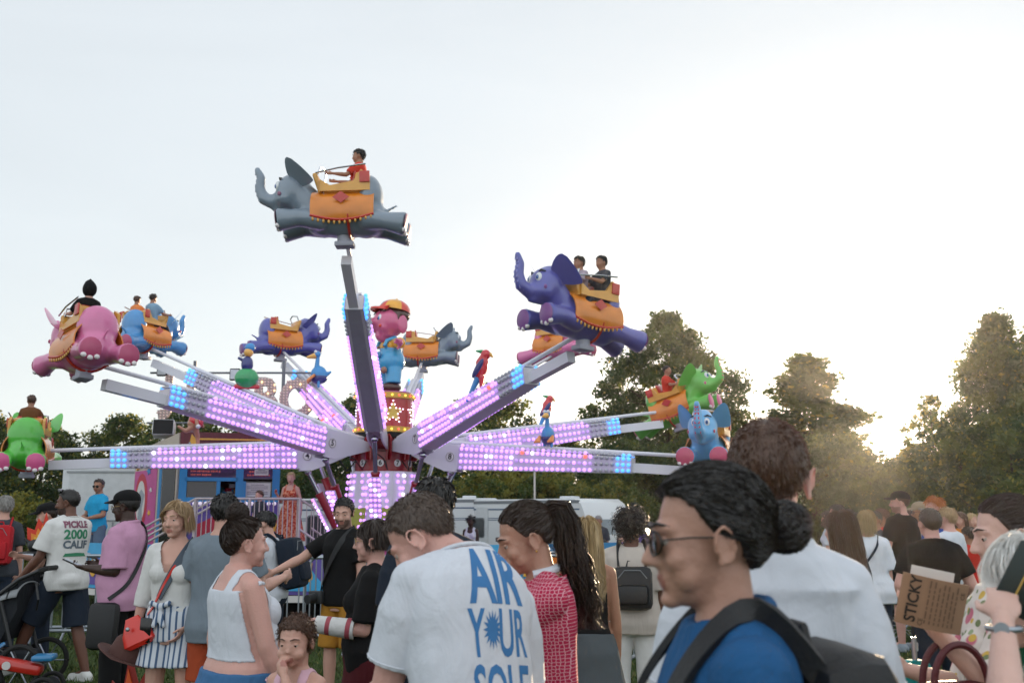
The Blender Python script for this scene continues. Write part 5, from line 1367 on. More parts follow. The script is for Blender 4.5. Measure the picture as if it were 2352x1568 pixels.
    if beard: me.materials.append(mat('stubble ' + skin + beard, tuple(int((.66 if beard != 'black' else .5) * int(SKINS[skin][i:i + 2], 16) + (.34 if beard != 'black' else .5) * int(HAIRS[beard][i:i + 2], 16)) for i in (1, 3, 5)), .8, var=.4, vs=200))
    inv = HM.inverted()
    mi = np.zeros(len(me.polygons), dtype=np.int32)
    for p in me.polygons:
        q = inv @ p.center
        if abs(q.x) < .1 and abs(q.z) < .14 and abs(q.y) < .14:
            if abs(q.x) < .023 - .25 * abs(q.z + .0665) and q.y > .074 and -.080 < q.z < -.055: mi[p.index] = 1
            elif beard and q.z < -.042 + max(0, -q.y + .05) * .35 + .012 * noise.noise(q * 70) and q.z > -.125 and q.y > -.005 and (q.z < -.05 or q.y > .06): mi[p.index] = 2
    me.polygons.foreach_set('material_index', mi)
    body = link('person', me, None, (x, Y, z0), (0, 0, R(yaw)))
    tag(body, label, 'person', group)
    info = dict(o=body, J=J, H=HM, T=T, hands=hands, s=s, hs=hs, feet=feet, RT=RT, RH=RH, hc=hc, rings=rings, prof=prof)
    # face details
    small = math.hypot(x, Y) > 16
    if not small:
        for k in (-1, 1):
            e = MB(); c = HM @ Vector((k * .030, .0704, .001)); r = .0120 * hs
            e.sph(c, r, RH.to_3x3(), 14, 10); fw = RH @ Vector((0, 1, -.15)).normalized()
            ob = e.build('eye', [M_EYE, M_IRIS], body)
            for p in ob.data.polygons:
                if (p.center - c).normalized().dot(fw) > .72: p.material_index = 1
            b = MB(); b.tube([HM @ Vector(q) for q in ((k * .012, .0945, .026), (k * .030, .0885, .032), (k * .050, .0685, .026))], [.0028 * hs, .0036 * hs, .0015 * hs], 6)
            b.build('eyebrow', hair_mat(hair[1] if hair and hair[1] not in ('white',) else 'greybrown'), body)
    if near:
        for k in (-1, 1):
            c = HM @ Vector((k * .030, .0706, .001)); up = RH @ Vector((0, .28, 1)).normalized(); b = MB(); b.sph(c, .0131 * hs, RH.to_3x3(), 18, 14)
            ob = b.build('eyelid', K, body); bm = bmesh.new(); bm.from_mesh(ob.data)
            bmesh.ops.delete(bm, geom=[f for f in bm.faces if (f.calc_center_median() - c).normalized().dot(up) < .42], context='FACES'); bm.to_mesh(ob.data); bm.free()
    if glasses:
        g = MB()
        for k in (-1, 1):
            c = Vector((k * .033, .098, .0)); rr = (.027, .021) if glasses != 'round' else (.025, .023)
            g.tube([HM @ (c + Vector((rr[0] * math.cos(t), -.012 * abs(math.cos(t)) if math.cos(t) * k > 0 else 0, rr[1] * math.sin(t)))) for t in [i * math.pi / 8 for i in range(17)]], (.0022 if glasses != 'round' else .0012) * hs, 6, False)
            g.tube([HM @ Vector(q) for q in ((k * .060, .086, .004), (k * .074, .04, .006), (k * .080, -.02, .002))], .0018 * hs, 6)
        g.tube([HM @ Vector(q) for q in ((-.009, .099, .004), (.009, .099, .004))], .002 * hs, 6)
        go = g.build('glasses', mat('dark frame', '#17140f', .3) if glasses != 'round' else mat('gold frame', '#a98a58', .3, metal=1), body)
        for k in (-1, 1):
            l = MB(); l.sph(HM @ Vector((k * .033, .095, 0)), Vector((.025, .003, .020)) * hs, RH.to_3x3())
            l.build('lens', M_LENS if glasses == 'sun' else M_CLEAR, go)
    if hair:
        st, col = hair[:2]; kw = dict(hair[2]) if len(hair) > 2 else {}; kw2 = {k_: kw.pop(k_) for k_ in ('bun', 'bun_r') if k_ in kw}
        if small: kw = dict(kw, n=min(kw.get('n', 120), 120), wid=.012)
        elif not near: kw = dict(kw, n=min(kw.get('n', 700), 700), wid=max(.006, kw.get('wid', 0)))
        hm = hair_mesh(HM, st, seed=int(abs(px) * 7 + Y * 13) % 997, **kw)
        if st == 'bun' or kw2:
            bb = HM @ Vector(kw2.get('bun', (0, -.095, .118))); rn = random.Random(3)
            br_ = kw2.get('bun_r', .036); hm.sph(bb, br_ * hs)
            for _ in range(420 if near else 60):
                a = Vector((rn.gauss(0, 1), rn.gauss(0, 1), rn.gauss(0, 1))).normalized(); b2 = a.cross(Vector((rn.gauss(0, 1), rn.gauss(0, 1), 1))).normalized()
                hm.tube([bb + (a * math.cos(t) + b2 * math.sin(t)) * br_ * 1.13 * hs * rn.uniform(.95, 1.12) for t in (0, .4, .8, 1.2, 1.6)], (.0014 if near else .003) * hs, 4)
        if st == 'tail':
            cv = kw.get('curve') if False else None
        info['hairmb'] = hm
        if not (len(hair) > 3 and hair[3] == 'open'):
            hm.build('hair', hair_mat(col), body, angle=80)
    if cap:
        cm, front = cap[0], (cap[1] if len(cap) > 1 else 0)
        c = MB(); Q = RH @ Matrix.Rotation(R(front), 3, 'Z')
        CM = Matrix.Translation(hc) @ (Q * hs).to_4x4()
        prof_ = [(1.0, 0), (1.0, .25), (.93, .5), (.78, .72), (.5, .92), (.2, 1.0), (.01, 1.01)]
        c.loft([[CM @ Vector((.088 * r * math.cos(t), -.018 + .11 * r * math.sin(t), .048 + .088 * z - .02 * math.sin(t) * (1 - z) * -.6)) for t in [2 * math.pi * k / 28 for k in range(28)]] for r, z in prof_])
        co = c.build('cap', cm, body)
        b = MB(); top_, bot = [], []
        n = 12
        for i in range(n + 1):
            a = math.pi * i / n
            for lst, dz in ((top_, .005), (bot, 0)):
                lst.append([Vector((.080 * math.cos(a), .03 + .062 * math.sin(a), .060 + dz)), Vector((.074 * math.cos(a), .045 + .125 * math.sin(a) ** .8, .056 - .018 * abs(math.cos(a)) + dz - .006))])
        V = [CM @ p for l in (top_, bot) for q in l for p in q]; fs = []
        m2 = 2 * (n + 1)
        for i in range(n):
            a = 2 * i; fs += [(a, a + 1, a + 3, a + 2), (m2 + a, m2 + a + 2, m2 + a + 3, m2 + a + 1), (a + 1, m2 + a + 1, m2 + a + 3, a + 3), (a, a + 2, m2 + a + 2, m2 + a)]
        b._add(V, fs); b.build('brim', cm if len(cap) < 3 else cap[2], co)
        info['capM'] = CM; info['cap'] = co
    # clothes
    if top:
        t = MB(); inf = top.get('inf', .014); hem = top.get('hem', .86); sl = top.get('sl', .6); nk = top.get('neck', 1.468); fl = top.get('flare', .0)
        if sl > 0:
            t.loft(rings(hem, nk, inf + .003, flare=fl, m=22))
            if hem < .93 and bottom: t.sph(T(0, -.035, hem + .09), Vector((.15 * build + inf + .008, .100 * build + inf + .016, .095)) * s, u=20)
        else:
            for k in ():
                w = 0
                pts = [T(k * .085, .105 * build + .01, 1.31), T(k * .088, .085, 1.39), T(k * .085, .01, 1.468), T(k * .082, -.075, 1.40), T(k * .078, -.112 * build, 1.30)]
                for q in (-.5, 0, .5):
                    t.tube([p + RT @ Vector((q * w, 0, 0)) for p in pts], max(w * .6, .009) * s, 8)
        if fem:
            for k in (-1, 1): t.sph(T(k * .072 * build, .072 * build, 1.26), (.062 * build + inf + .002) * s)
        for k, nm in ((-1, 'l'), (1, 'r')):
            if sl <= 0: break
            S, E, W = J[nm + 's'], J[nm + 'e'], J[nm + 'w']; si = inf + .006; sfl = top.get('sfl', .014)
            t.cap(T(k * .06, -.012, 1.44 - .3 * sdrop[k > 0]), S, (.044 * aw + inf * .6) * s, (.052 * aw + inf * .75) * s)
            end = S.lerp(E, min(sl, 1)); r1 = (.053 + (.041 - .053) * min(sl, 1)) * aw + si + sfl * min(sl, 1)
            if sl <= 1: t.cyl(S, S.lerp(E, .3), (.050 * aw + inf * .7) * s, (.052 * aw + si + .004) * s, 20); t.cyl(S.lerp(E, .28), end, (.052 * aw + si + .003) * s, r1 * s, 20)
            else:
                t.cap(S, E, (.052 * aw + si) * s, (.043 * aw + si) * s); t.cyl(E, E.lerp(W, sl - 1), (.045 * aw + si) * s, (.036 * aw + si) * s, 20)
        if top.get('collar'):
            rx, ry, yo = prof(1.49)
            for q in range(28):
                a = 2 * math.pi * q / 28; a2 = a + 2 * math.pi / 28
                if abs(math.sin(a) - 1) < .06: continue
                P = lambda an: T((rx + .016) * math.cos(an), yo + (ry + .016) * math.sin(an), 1.478 - .016 * math.sin(an))
                t.cap(P(a), P(a2), .014 * s, n=8)
        if sl > 0: sm = fuse(t, vox * 1.15, 5); ripple(sm, top.get('rip', .009) * s, 5.5, px, (1, 1, .42))
        else: sm = second_skin(me, hp, RT, s, J, aw, build, hem, top, inf)
        if top.get('vneck'): cut_neck(sm, hp, RT, s, *top['vneck'])
        ms = top['m'] if isinstance(top['m'], (list, tuple)) else [top['m']]
        for m_ in ms: sm.materials.append(m_)
        info['top'] = link(top.get('name', 'shirt'), sm, body)
        if near and 0 < sl <= 1:
            for nm in 'lr':
                S, E = J[nm + 's'], J[nm + 'e']; end = S.lerp(E, sl - .005); x_, y_, d_ = frame_from(E - S); r_ = (.053 + (.041 - .053) * sl) * aw + inf + .006 + top.get('sfl', .014) * sl
                bm = bmesh.new(); bm.from_mesh(sm); bvh = BVHTree.FromBMesh(bm); bm.free(); pts = []
                end = S.lerp(E, sl - .045)
                for k_ in range(37):
                    o_ = (x_ * math.cos(2 * math.pi * k_ / 36) + y_ * math.sin(2 * math.pi * k_ / 36)); h_ = bvh.ray_cast(end + o_ * .16 * s, -o_, .16 * s)[0]
                    pts.append((h_ if h_ is not None and (h_ - end).length < .11 * s else end + o_ * r_ * s))
                q = MB(); q.tube(pts, .0026 * s, 6, False); q.build('sleeve_hem', ms[0], body)
        if near and sl > 0 and not top.get('vneck') and not top.get('collar'):
            q = MB(); rx, ry, yo = prof(nk - .002, inf - .003); q.tube([T(rx * math.cos(a_), yo + ry * math.sin(a_), nk - .006 - .012 * math.sin(a_)) for a_ in [2 * math.pi * k_ / 30 for k_ in range(31)]], .006 * s, 8, False); q.build('neckband', ms[0], body)
    if bottom:
        b = MB(); kd = bottom.get('kind', 'shorts'); inf = bottom.get('inf', .016); wz = bottom.get('waist', 1.0); ln = bottom.get('len', .85); fl = bottom.get('flare', .02)
        if kd == 'skirt':
            zz = bottom.get('hem', .5); rg = []
            for i in range(15):
                z = wz + (zz - wz) * i / 14; rx, ry, yo = prof(max(z, .88), inf); g = fl * (i / 14) ** 1.2
                rg.append([hp + RTz @ Vector(((rx + g + .008 * math.sin(8 * a) * i / 14) * math.cos(a), yo + (ry + g) * math.sin(a), z - .93)) * s for a in [2 * math.pi * k / 32 for k in range(32)]])
            b.loft(rg)
        else:
            b.loft(rings(.82, wz, min(inf, .010) if not bottom.get('over') else inf)); b.sph(T(0, -.035, .89), Vector((.15 * build + .010, .100 * build + .010, .11)) * s, u=18)
            for k, nm in ((-1, 'l'), (1, 'r')):
                P, N, A = J[nm + 'p'], J[nm + 'k'], J[nm + 'a']; r0 = (.088 * lw + min(inf, .012)) * s
                b.sph(P, r0)
                if ln <= 1: b.cyl(P, P.lerp(N, ln), r0, (.088 + (.054 - .088) * ln) * lw * s + (inf + fl) * s, 22)
                else:
                    b.cap(P, N, r0, (.056 * lw + inf + fl * .5) * s, 16); b.cyl(N, N.lerp(A, ln - 1), (.056 * lw + inf + fl * .5) * s, (.046 + inf + fl) * s, 20)
        if near and 0: pass
        sm = fuse(b, vox * 1.2, 4); ripple(sm, .006 * s, 8, px + 5)
        sm.materials.append(bottom['m']); info['bottom'] = link(bottom.get('name', kd), sm, body)
    if shoes and z0 + 0 < 5:
        for nm in 'lr':
            A, heel, toe, fw, sh = feet[nm]; q = MB()
            h2 = heel - Vector((0, 0, .004)); up = Vector((0, 0, 1))
            q.cap(h2, toe, .043 * s, .036 * s); q.cap(A - Vector((0, 0, .035 * s)), toe, .045 * s, .034 * s); q.cap(heel, A - up * .02 * s, .042 * s, .046 * s)
            lat_ = fw.cross(up).normalized()
            for z_ in (0,):
                c = heel.lerp(toe, .5) - up * .026 * s
                q.box(c, (.085 * s, .25 * s, .022 * s), Matrix((lat_, fw, lat_.cross(fw))).transposed())
            sm = fuse(q, max(.006, vox), 3); sm.materials.append(shoes if not isinstance(shoes, tuple) else shoes[0]); link('shoe', sm, body)
    return info

def strap(info, name, pts, w, t, m, parent=None, n=6):
    """a flat webbing strap through body-space points; laid over the person's clothes"""
    mb = MB(); pts = [Vector(p) for p in pts]
    P = []
    for i in range(len(pts) - 1):                       # Catmull-Rom
        p0, p1, p2, p3 = pts[max(i - 1, 0)], pts[i], pts[i + 1], pts[min(i + 2, len(pts) - 1)]
        for k in range(n):
            u = k / n; P.append(.5 * ((2 * p1) + (p2 - p0) * u + (2 * p0 - 5 * p1 + 4 * p2 - p3) * u * u + (3 * p1 - p0 - 3 * p2 + p3) * u ** 3))
    P.append(pts[-1])
    c = Vector((0, 0, P[0].z))
    rings = []
    for i, p in enumerate(P):
        d = (P[min(i + 1, len(P) - 1)] - P[max(i - 1, 0)]).normalized(); out = Vector((p.x, p.y, .02)); out = (out - d * out.dot(d)).normalized(); sd = d.cross(out)
        rings.append([p + sd * w / 2 + out * t, p - sd * w / 2 + out * t, p - sd * w / 2 - out * t, p + sd * w / 2 - out * t])
    mb.loft(rings)
    return mb.build(name, m, parent)

def over(info, pts, push=.012, back=False):
    """drop rough points onto the shirt surface (rays from the outside towards the spine)"""
    bm = bmesh.new(); bm.from_mesh(info['top'].data); bvh = BVHTree.FromBMesh(bm); bm.free()
    out = []
    for p in pts:
        p = Vector(p); h, nn, _, d = bvh.find_nearest(p)
        out.append(h + nn * push if h else p)
    return out
# ------------------------------------------------------------------ the crowd
def cm(name, col, **k): return cloth(name + ' cloth', col, **k)
NAVY = cm('navy', '#1b2431'); DENIM = cm('denim', '#2c4664', fold=.5); GREYC = cm('heather grey', '#6f7a84'); JEAN = cm('dark jeans', '#1d2736')
PINKC = cm('pink shirt', '#b98aa6'); TEAL = cm('bright blue tee', '#2596c4'); RUST = cm('rust shorts', '#a04528'); MUST = cm('mustard shorts', '#a5742a'); CREAMC = cm('cream shirt', '#b3aaa2'); OFFW = cm('off white', '#c9c8c6')
STRIPE = pattern(cm('striped linen', '#c9ccd2'), 'stripe', '#4a5f7c', '#c3c8d0', 8.2, (1.0, .35, 0), .26)
REDPAT = pattern(cm('red patterned knit', '#a83050'), 'scale', '#cf9aa6', '#a81f44', 78, (1, 1.2, 1), .085)
FLORAL = pattern(cm('floral blouse', '#d0c8c0'), 'spot', '#b8687c', '#cfc8c2', 12, (1, 1, 1), .30)
def floral2():
    m = FLORAL; n = m.node_tree; L = n.links.new; p = n.nodes['Principled BSDF']
    base = p.inputs['Base Color'].links[0].from_socket
    tc = n.nodes.new('ShaderNodeTexCoord'); prev = base
    for sc, off, col, thr in ((17, 3.1, '#c2a24e', .24), (26, 7.7, '#6f7d58', .28), (22, 1.3, '#8a9a78', .22)):
        mp = n.nodes.new('ShaderNodeMapping'); mp.inputs['Location'].default_value = (off, off * .7, off * 1.3); L(tc.outputs['Object'], mp.inputs[0])
        v = n.nodes.new('ShaderNodeTexVoronoi'); v.inputs['Scale'].default_value = sc; L(mp.outputs[0], v.inputs['Vector'])
        lt = n.nodes.new('ShaderNodeMath'); lt.operation = 'LESS_THAN'; lt.inputs[1].default_value = thr; L(v.outputs['Distance'], lt.inputs[0])
        mx = n.nodes.new('ShaderNodeMix'); mx.data_type = 'RGBA'; L(lt.outputs[0], mx.inputs[0]); L(prev, mx.inputs[6]); mx.inputs[7].default_value = (*lin(col), 1); prev = mx.outputs[2]
    L(prev, p.inputs['Base Color'])
floral2()
ORDRESS = pattern(cm('orange dress', '#b8543a'), 'noise', '#a8402c', '#cf8c6c', 26, (1, 1, 1), .5)
BLACKT = M_BLK; WHITET = M_WHT; CHAR = cm('charcoal tee', '#3a3e45'); DKBLUE = cm('dark denim', '#1d4f7c', fold=.7); REDC = cm('red tee', '#c23a2c'); BLUEC = cm('royal blue tee', '#324f9a')
MAROON = cm('dark red skirt', '#4a1219'); PINKT = cm('pale pink vest', '#cda6b4')
PRB = mat('blue shirt print', '#2f6da3', .7, var=.2, vs=30); PRG = mat('green print', '#2f7a58', .7); PRP = mat('plum print', '#7c4a5c', .7); PRK = mat('grey print', '#54606a', .7)
D = lambda u, f: ('d', u, f)
Tg = lambda p, h: ('t', p, h)

def local_to(px, Y, yaw, q, z0=None):
    """a point of the place in the frame of a person standing at pixel column px and distance Y"""
    d = Vector(q) - Vector((gx(px, Y, 1.4), Y, gz(Y))); return Matrix.Rotation(-R(yaw), 3, 'Z') @ d

# --- nearest: the man in the printed T-shirt
p = person('man with short hair, head bowed, in a white T-shirt with blue back lettering', 1110, 2.75, 1.765, 35, near=True, side=4, sdrop=(.0, .055), head=(42, 40, 0), lean=19, build=1.04, hoff=(-.03, .02, -.05), skin='pink',
           hair=('crop', 'greybrown', dict(n=5000, length=.009, wid=.0022)), beard='greybrown', la=D((-.14, .22, -1), (.1, .9, -.5)), ra=D((.12, .1, -1), (-.2, .8, -.6)),
           top=dict(m=WHITET, hem=.80, inf=.013, sl=.78, sfl=.014, neck=1.478), bottom=dict(m=JEAN, len=1.9), hz=1.3)
def shirt_print(p):
    T, RT, s = p['T'], p['RT'], p['s']
    vs = []
    def word(w, x, y, wd, ht, bold=.02):
        v, f = text_flat(w, 1, 1, bold)
        x0, x1 = min(a for a, b in v), max(a for a, b in v); y0, y1 = min(b for a, b in v), max(b for a, b in v)
        vs.append(([(x + ((a - x0) / (x1 - x0) - .5) * wd, y + ((b - y0) / (y1 - y0) - .5) * ht) for a, b in v], f, 0))
    word('AIR', 0, .125, .185, .16, .03); word('Y', -.075, -.03, .052, .125); word('UR', .046, -.03, .100, .125); word('SOLE', 0, -.175, .19, .13)
    pts = []
    for i in range(32):
        a = i * math.pi / 16; r = 1.0 if i % 2 == 0 else .55; pts.append((-.026 + .030 * r * math.cos(a), -.022 + .052 * r * math.sin(a)))
    vs.append((pts, [tuple(range(32))], 0))
    o = p['T'](.024, -.32, 1.262); M = frame_m(o, RT @ Vector((1, 0, 0)), RT @ Vector((0, 0, 1)))
    # M's third axis points out of the back, towards the viewer
    decal('shirt_print', vs, M, p['top'].data, [PRB], p['top'], .0012, .02)
shirt_print(p)

# --- woman with the ponytail
p = person('woman with a long dark ponytail and red patterned cardigan, hand at her mouth', 1262, 3.42, 1.64, 98, 'f', near=True, head=(22, 2, -4), lean=4, skin='olive', twist=0,
           hair=('tail', 'darkbrown', dict(n=3200, wid=.0026), 'open'), ra=D((.1, .0, -1), (.1, .6, .2)), la=Tg((-.02, .165, 1.365), (-.5, .3, -1)), curl=(75, 30), lpn=(.2, -.7, .3),
           top=dict(m=REDPAT, hem=.9, sl=1.75, inf=.018, sfl=.02, neck=1.455, name='cardigan'), bottom=dict(m=BLACKT, len=1.9))
def ponytail(p, n, length, wid, color, path, rad, seed=2, tiecol=M_BKP):
    mb = p['hairmb']; H = p['H']; rnd = random.Random(seed); hs = p['hs']
    P = [H @ Vector(q) for q in path[:3]]; P += [P[2] + Vector(q) for q in path[3:]]      # three points in head space, the rest hang from there
    core = [r * hs * .75 for r in rad]
    mb.tube(P, core, 10)
    for _ in range(n):
        a = rnd.uniform(0, 6.28); rr = rnd.random() ** .4 * 1.15; en = rnd.randint(len(P) - 3, len(P)); vs = []
        for i in range(en):
            d = (P[min(i + 1, len(P) - 1)] - P[max(i - 1, 0)]).normalized(); x, y, _d = frame_from(d)
            q = P[i] + (x * math.cos(a + .1 * i) + y * math.sin(a + .1 * i)) * rad[i] * hs * rr + Vector((rnd.gauss(0, .004), rnd.gauss(0, .004), 0)) * i * .6
            sd = d.cross(Vector((rnd.uniform(-1, 1), rnd.uniform(-1, 1), rnd.uniform(-1, 1)))).normalized() * wid * .5 * (1 - .6 * i / len(P))
            vs += [q - sd, q + sd]
        if en > 2: mb._add(vs, [(2 * i, 2 * i + 1, 2 * i + 3, 2 * i + 2) for i in range(en - 1)])
    h = mb.build('hair', hair_mat(color), p['o'], angle=80)
    t = MB(); t.tube([P[0], P[1]], [rad[0] * hs * 1.15] * 2, 12); t.build('hair_tie', tiecol, h)
ponytail(p, 1600, .5, .003, 'darkbrown', [(0, -.105, .055), (0, -.128, .058), (.0, -.150, .045), (0, -.022, -.045), (0, -.035, -.11), (0, -.055, -.18), (0, -.078, -.25), (0, -.098, -.32), (0, -.108, -.39)], [.022, .026, .038, .042, .042, .040, .036, .026, .012])
q = MB(); q.sph(p['H'] @ Vector((-.086, -.008, -.044)), .004); q.build('earring', mat('gold', '#c9a25a', .25, metal=1), p['o'])
q = MB(); q.tube([p['T'](-.06, .03, 1.475), p['T'](-.07, -.03, 1.485), p['T'](0, -.075, 1.49), p['T'](.07, -.03, 1.485)], .014, 8); q.build('collar', WHITET, p['o'])

# --- woman with sunglasses passing close in front
p = person('dark haired woman in black sunglasses and denim shirt passing close by', 1686, 1.72, 1.668, 93, 'f', near=True, head=(4, -2, 0), lean=3, skin='olive', hz=1.55,
           hair=('bun', 'black', dict(n=7000, wid=.0016, lift=.075, tie=(0, -.13, -.02), bun=(.0, -.142, .01), bun_r=.038)), glasses='sun', top=dict(m=DKBLUE, hem=.84, sl=1.3, inf=.02, collar=1, neck=1.47), bottom=dict(m=BLACKT, len=1.9))
def back_bag(p, m, label, w=.30, h=.42, d=.14, zc=1.20, yo=-.205, strapw=.05, logo=None, sub=None):
    T, RT = p['T'], p['RT']; s = p['s']
    c = T(0, yo, zc); b = MB()
    b.box((0, 0, 0), (w, d, h), bev=min(.055, d * .38)); b.box((0, -d * .5, -h * .16), (w * .78, d * .35, h * .45), bev=.03)
    root = b.build('backpack', m, None); mw = p['o'].matrix_basis
    root.matrix_world = mw @ Matrix.Translation(c) @ RT.to_4x4() @ Euler((R(-6), 0, 0)).to_matrix().to_4x4()
    tag(root, label, 'backpack', None)
    inv = root.matrix_world.inverted() @ mw
    for k in (-1, 1):
        pts = [T(k * .10, yo + d * .4, zc + h * .38), T(k * .10, -.04, 1.50), T(k * .105, .10, 1.42), T(k * .12, .14, 1.28), T(k * .15, .08, 1.10), T(k * .12, yo + d * .4, zc - h * .4)]
        if 'top' in p: pts = [pts[0]] + over(p, pts[1:-1], .010) + [pts[-1]]
        strap(p, 'shoulder_strap', [inv @ q for q in pts], strapw, .006, m, root)
    q = MB(); q.tube([(-.04, d * .3, h * .5), (-.03, d * .3, h * .5 + .04), (.03, d * .3, h * .5 + .04), (.04, d * .3, h * .5)], .008, 6); q.build('grab_handle', m, root)
    z = MB(); z.tube([(-w * .36, -d * .5, h * .22), (-w * .2, -d * .52, h * .40), (w * .2, -d * .52, h * .40), (w * .36, -d * .5, h * .22)], .004, 5); z.build('zip', GREYT, root)
    return root
back_bag(p, M_BKP, 'black backpack on the woman passing close by with sunglasses', strapw=.038)

# --- man in the white polo seen from behind
p = person('tall man seen from behind in a white polo shirt, very short hair', 1772, 2.15, 1.795, -2, near=True, head=(2, -8, 0), build=.86, skin='pink', hz=1.5,
           hair=('crop', 'brown', dict(n=3800, length=.008, wid=.0025)), la=D((-.20, .1, -1), (-.05, .5, -1)), ra=D((.16, -.05, -1), (.06, .12, -1)), top=dict(m=WHITET, hem=.82, inf=.014, sl=.74, sfl=.018, collar=1, neck=1.48), bottom=dict(m=JEAN, len=1.9))

# --- woman in the tank top, crossing in the front left
p = person('heavy woman with a dark messy bun in a white cropped tank top and denim skirt', 553, 4.6, 1.58, -52, 'f', near=True, hoff=(0, .01, -.012), head=(0, -6, 0), build=1.28, belly=.13, skin='pink',
           hair=('bun', 'darkbrown', dict(n=1800, wid=.005, lift=.05, bun=(0, -.05, .140), bun_r=.046)), ra=D((.25, .2, -1), (.1, .5, -1)), la=D((-.22, -.05, -1), (-.02, .25, -1)), top=dict(m=WHITET, hem=1.05, sl=0, inf=.007, tank=1.36, strap=.026, name='tank_top'), bottom=dict(m=cm('blue denim skirt', '#3c6690', fold=.6), kind='skirt', hem=.45, waist=1.0, flare=.05))
# --- toddler
p = person('small child with curly brown hair in a pale pink vest, fist at mouth', 690, 4.15, 1.15, 158, 'm', near=True, hk=1.08, head=(6, 12, 0), skin='light', build=.95,
           hair=('curly', 'brown', dict(n=1700, length=.008, wid=.003)), la=Tg((-.03, .125, .955), (-.6, .1, -1)), curl=(80, 40), lpn=(0, -1, .3), top=dict(m=PINKT, hem=.85, sl=0, inf=.006, tank=1.34, strap=.03, name='vest'), bottom=dict(m=PINKT, len=.5))
# --- woman with glasses and bandaged arm
p = person('woman in profile with thin gold glasses, dark bob, black top and a white bandaged forearm', 862, 5.5, 1.55, 88, 'f', near=True, head=(2, 0, 0), build=1.18, belly=.05, skin='pink', glasses='round',
           hair=('bob', 'darkbrown', dict(n=2600, length=.19, wid=.0028, spread=.07, zend=-.075, parted=-1)), la=D((-.12, .1, -1), (.05, 1, .12)), curl=(40, 30), lpn=(1, 0, 0), top=dict(m=BLACKT, hem=.85, sl=.85, inf=.016), bottom=dict(m=MAROON, kind='skirt', hem=.25, flare=.10))
E, W = p['J']['le'], p['J']['lw']; q = MB(); q.cyl(E.lerp(W, .22), W + (W - E).normalized() * .035, .052, .044, 18); co = q.build('arm_bandage', OFFW, p['o'])
for t in (.35, .85): q = MB(); c = E.lerp(W, t); q.cyl(c - (W - E).normalized() * .012, c + (W - E).normalized() * .012, .0535 - .006 * (t > .5), n=18); q.build('red_band', mat('band red', '#9c4450', .7), co)
# --- man hidden behind the printed T-shirt
person('dark haired person in a navy top mostly hidden behind the man in the printed T-shirt', 1000, 4.6, 1.76, 20, head=(5, 30, 0), hair=('short', 'black', dict(length=.02)), top=dict(m=NAVY, sl=.8), bottom=dict(m=JEAN, len=1.9))
# --- man with camera strap, arm stretched out
p = person('bearded man in black T-shirt and mustard shorts reaching out his arm, camera strap on', 790, 8.5, 1.73, 150, near=True, head=(14, 25, 0), beard='black', skin='light', hair=('short', 'black', dict(n=900, length=.018, wid=.005)),
           ra=D((.62, .55, -.62), (.55, .85, -.45)), la=D((-.2, .1, -1), (-.1, .3, -1)), curl=(35, 25), top=dict(m=BLACKT, hem=.84, sl=.72), bottom=dict(m=MUST, len=.98, flare=.03), shoes=M_SHOE)
pt = over(p, [p['T'](-.09, -.02, 1.47), p['T'](-.08, .12, 1.38), p['T'](.02, .14, 1.2), p['T'](.14, .12, 1.02), p['T'](.19, .08, .96)], .010)
def world_strap(p, name, label, cat, pts, w, t, m):
    o = strap(p, name, pts, w, t, m); o.matrix_world = p['o'].matrix_basis.copy(); return tag(o, label, cat)
cs = world_strap(p, 'camera', 'black camera on a wide strap worn by the man in mustard shorts', 'camera', pt, .045, .003, M_BKP)
q = MB(); c = pt[-1]; q.box(c + Vector((.0, .05, -.05)), (.14, .07, .10), bev=.012); q.cyl(c + Vector((0, .08, -.05)), c + Vector((0, .17, -.06)), .038); q.build('camera_body', DKGREY, cs)
# --- man in white tee with navy backpack
p = person('man with glasses in a white T-shirt with a navy backpack, looking left', 628, 9.4, 1.62, 84, near=False, head=(14, 5, 0), lean=6, beard='darkbrown', skin='light', glasses='sun2', hair=('short', 'black', dict(length=.018)), build=1.1,
           la=D((-.1, .35, -1), (.1, .9, -.2)), ra=D((.1, .3, -1), (-.2, .9, -.1)), top=dict(m=WHITET, hem=.84, sl=.8), bottom=dict(m=JEAN, len=1.9), shoes=M_SHOE)
back_bag(p, NAVY, 'navy blue backpack on the man with glasses in a white T-shirt', w=.3, h=.46, d=.2, yo=-.235)
# --- man in grey tee, back to us
p = person('man from behind in a grey T-shirt and rust shorts with a black wrist band', 512, 6.5, 1.72, -8, head=(4, -10, 0), skin='light', hair=('full', 'black', dict(n=1200, length=.03)) if False else ('short', 'black', dict(length=.02)), build=1.05,
           la=D((-.32, .05, -1), (-.02, .1, -1)), ra=D((.3, .3, -1), (.2, .9, .2)), top=dict(m=GREYC, hem=.80, sl=.72, flare=.03), bottom=dict(m=RUST, len=.85), shoes=M_SHOE)
q = MB(); W, E = p['J']['lw'], p['J']['le']; q.cyl(W + (E - W).normalized() * .02, W + (E - W).normalized() * .055, .036, n=16); q.build('wrist_band', M_BKP, p['o'])
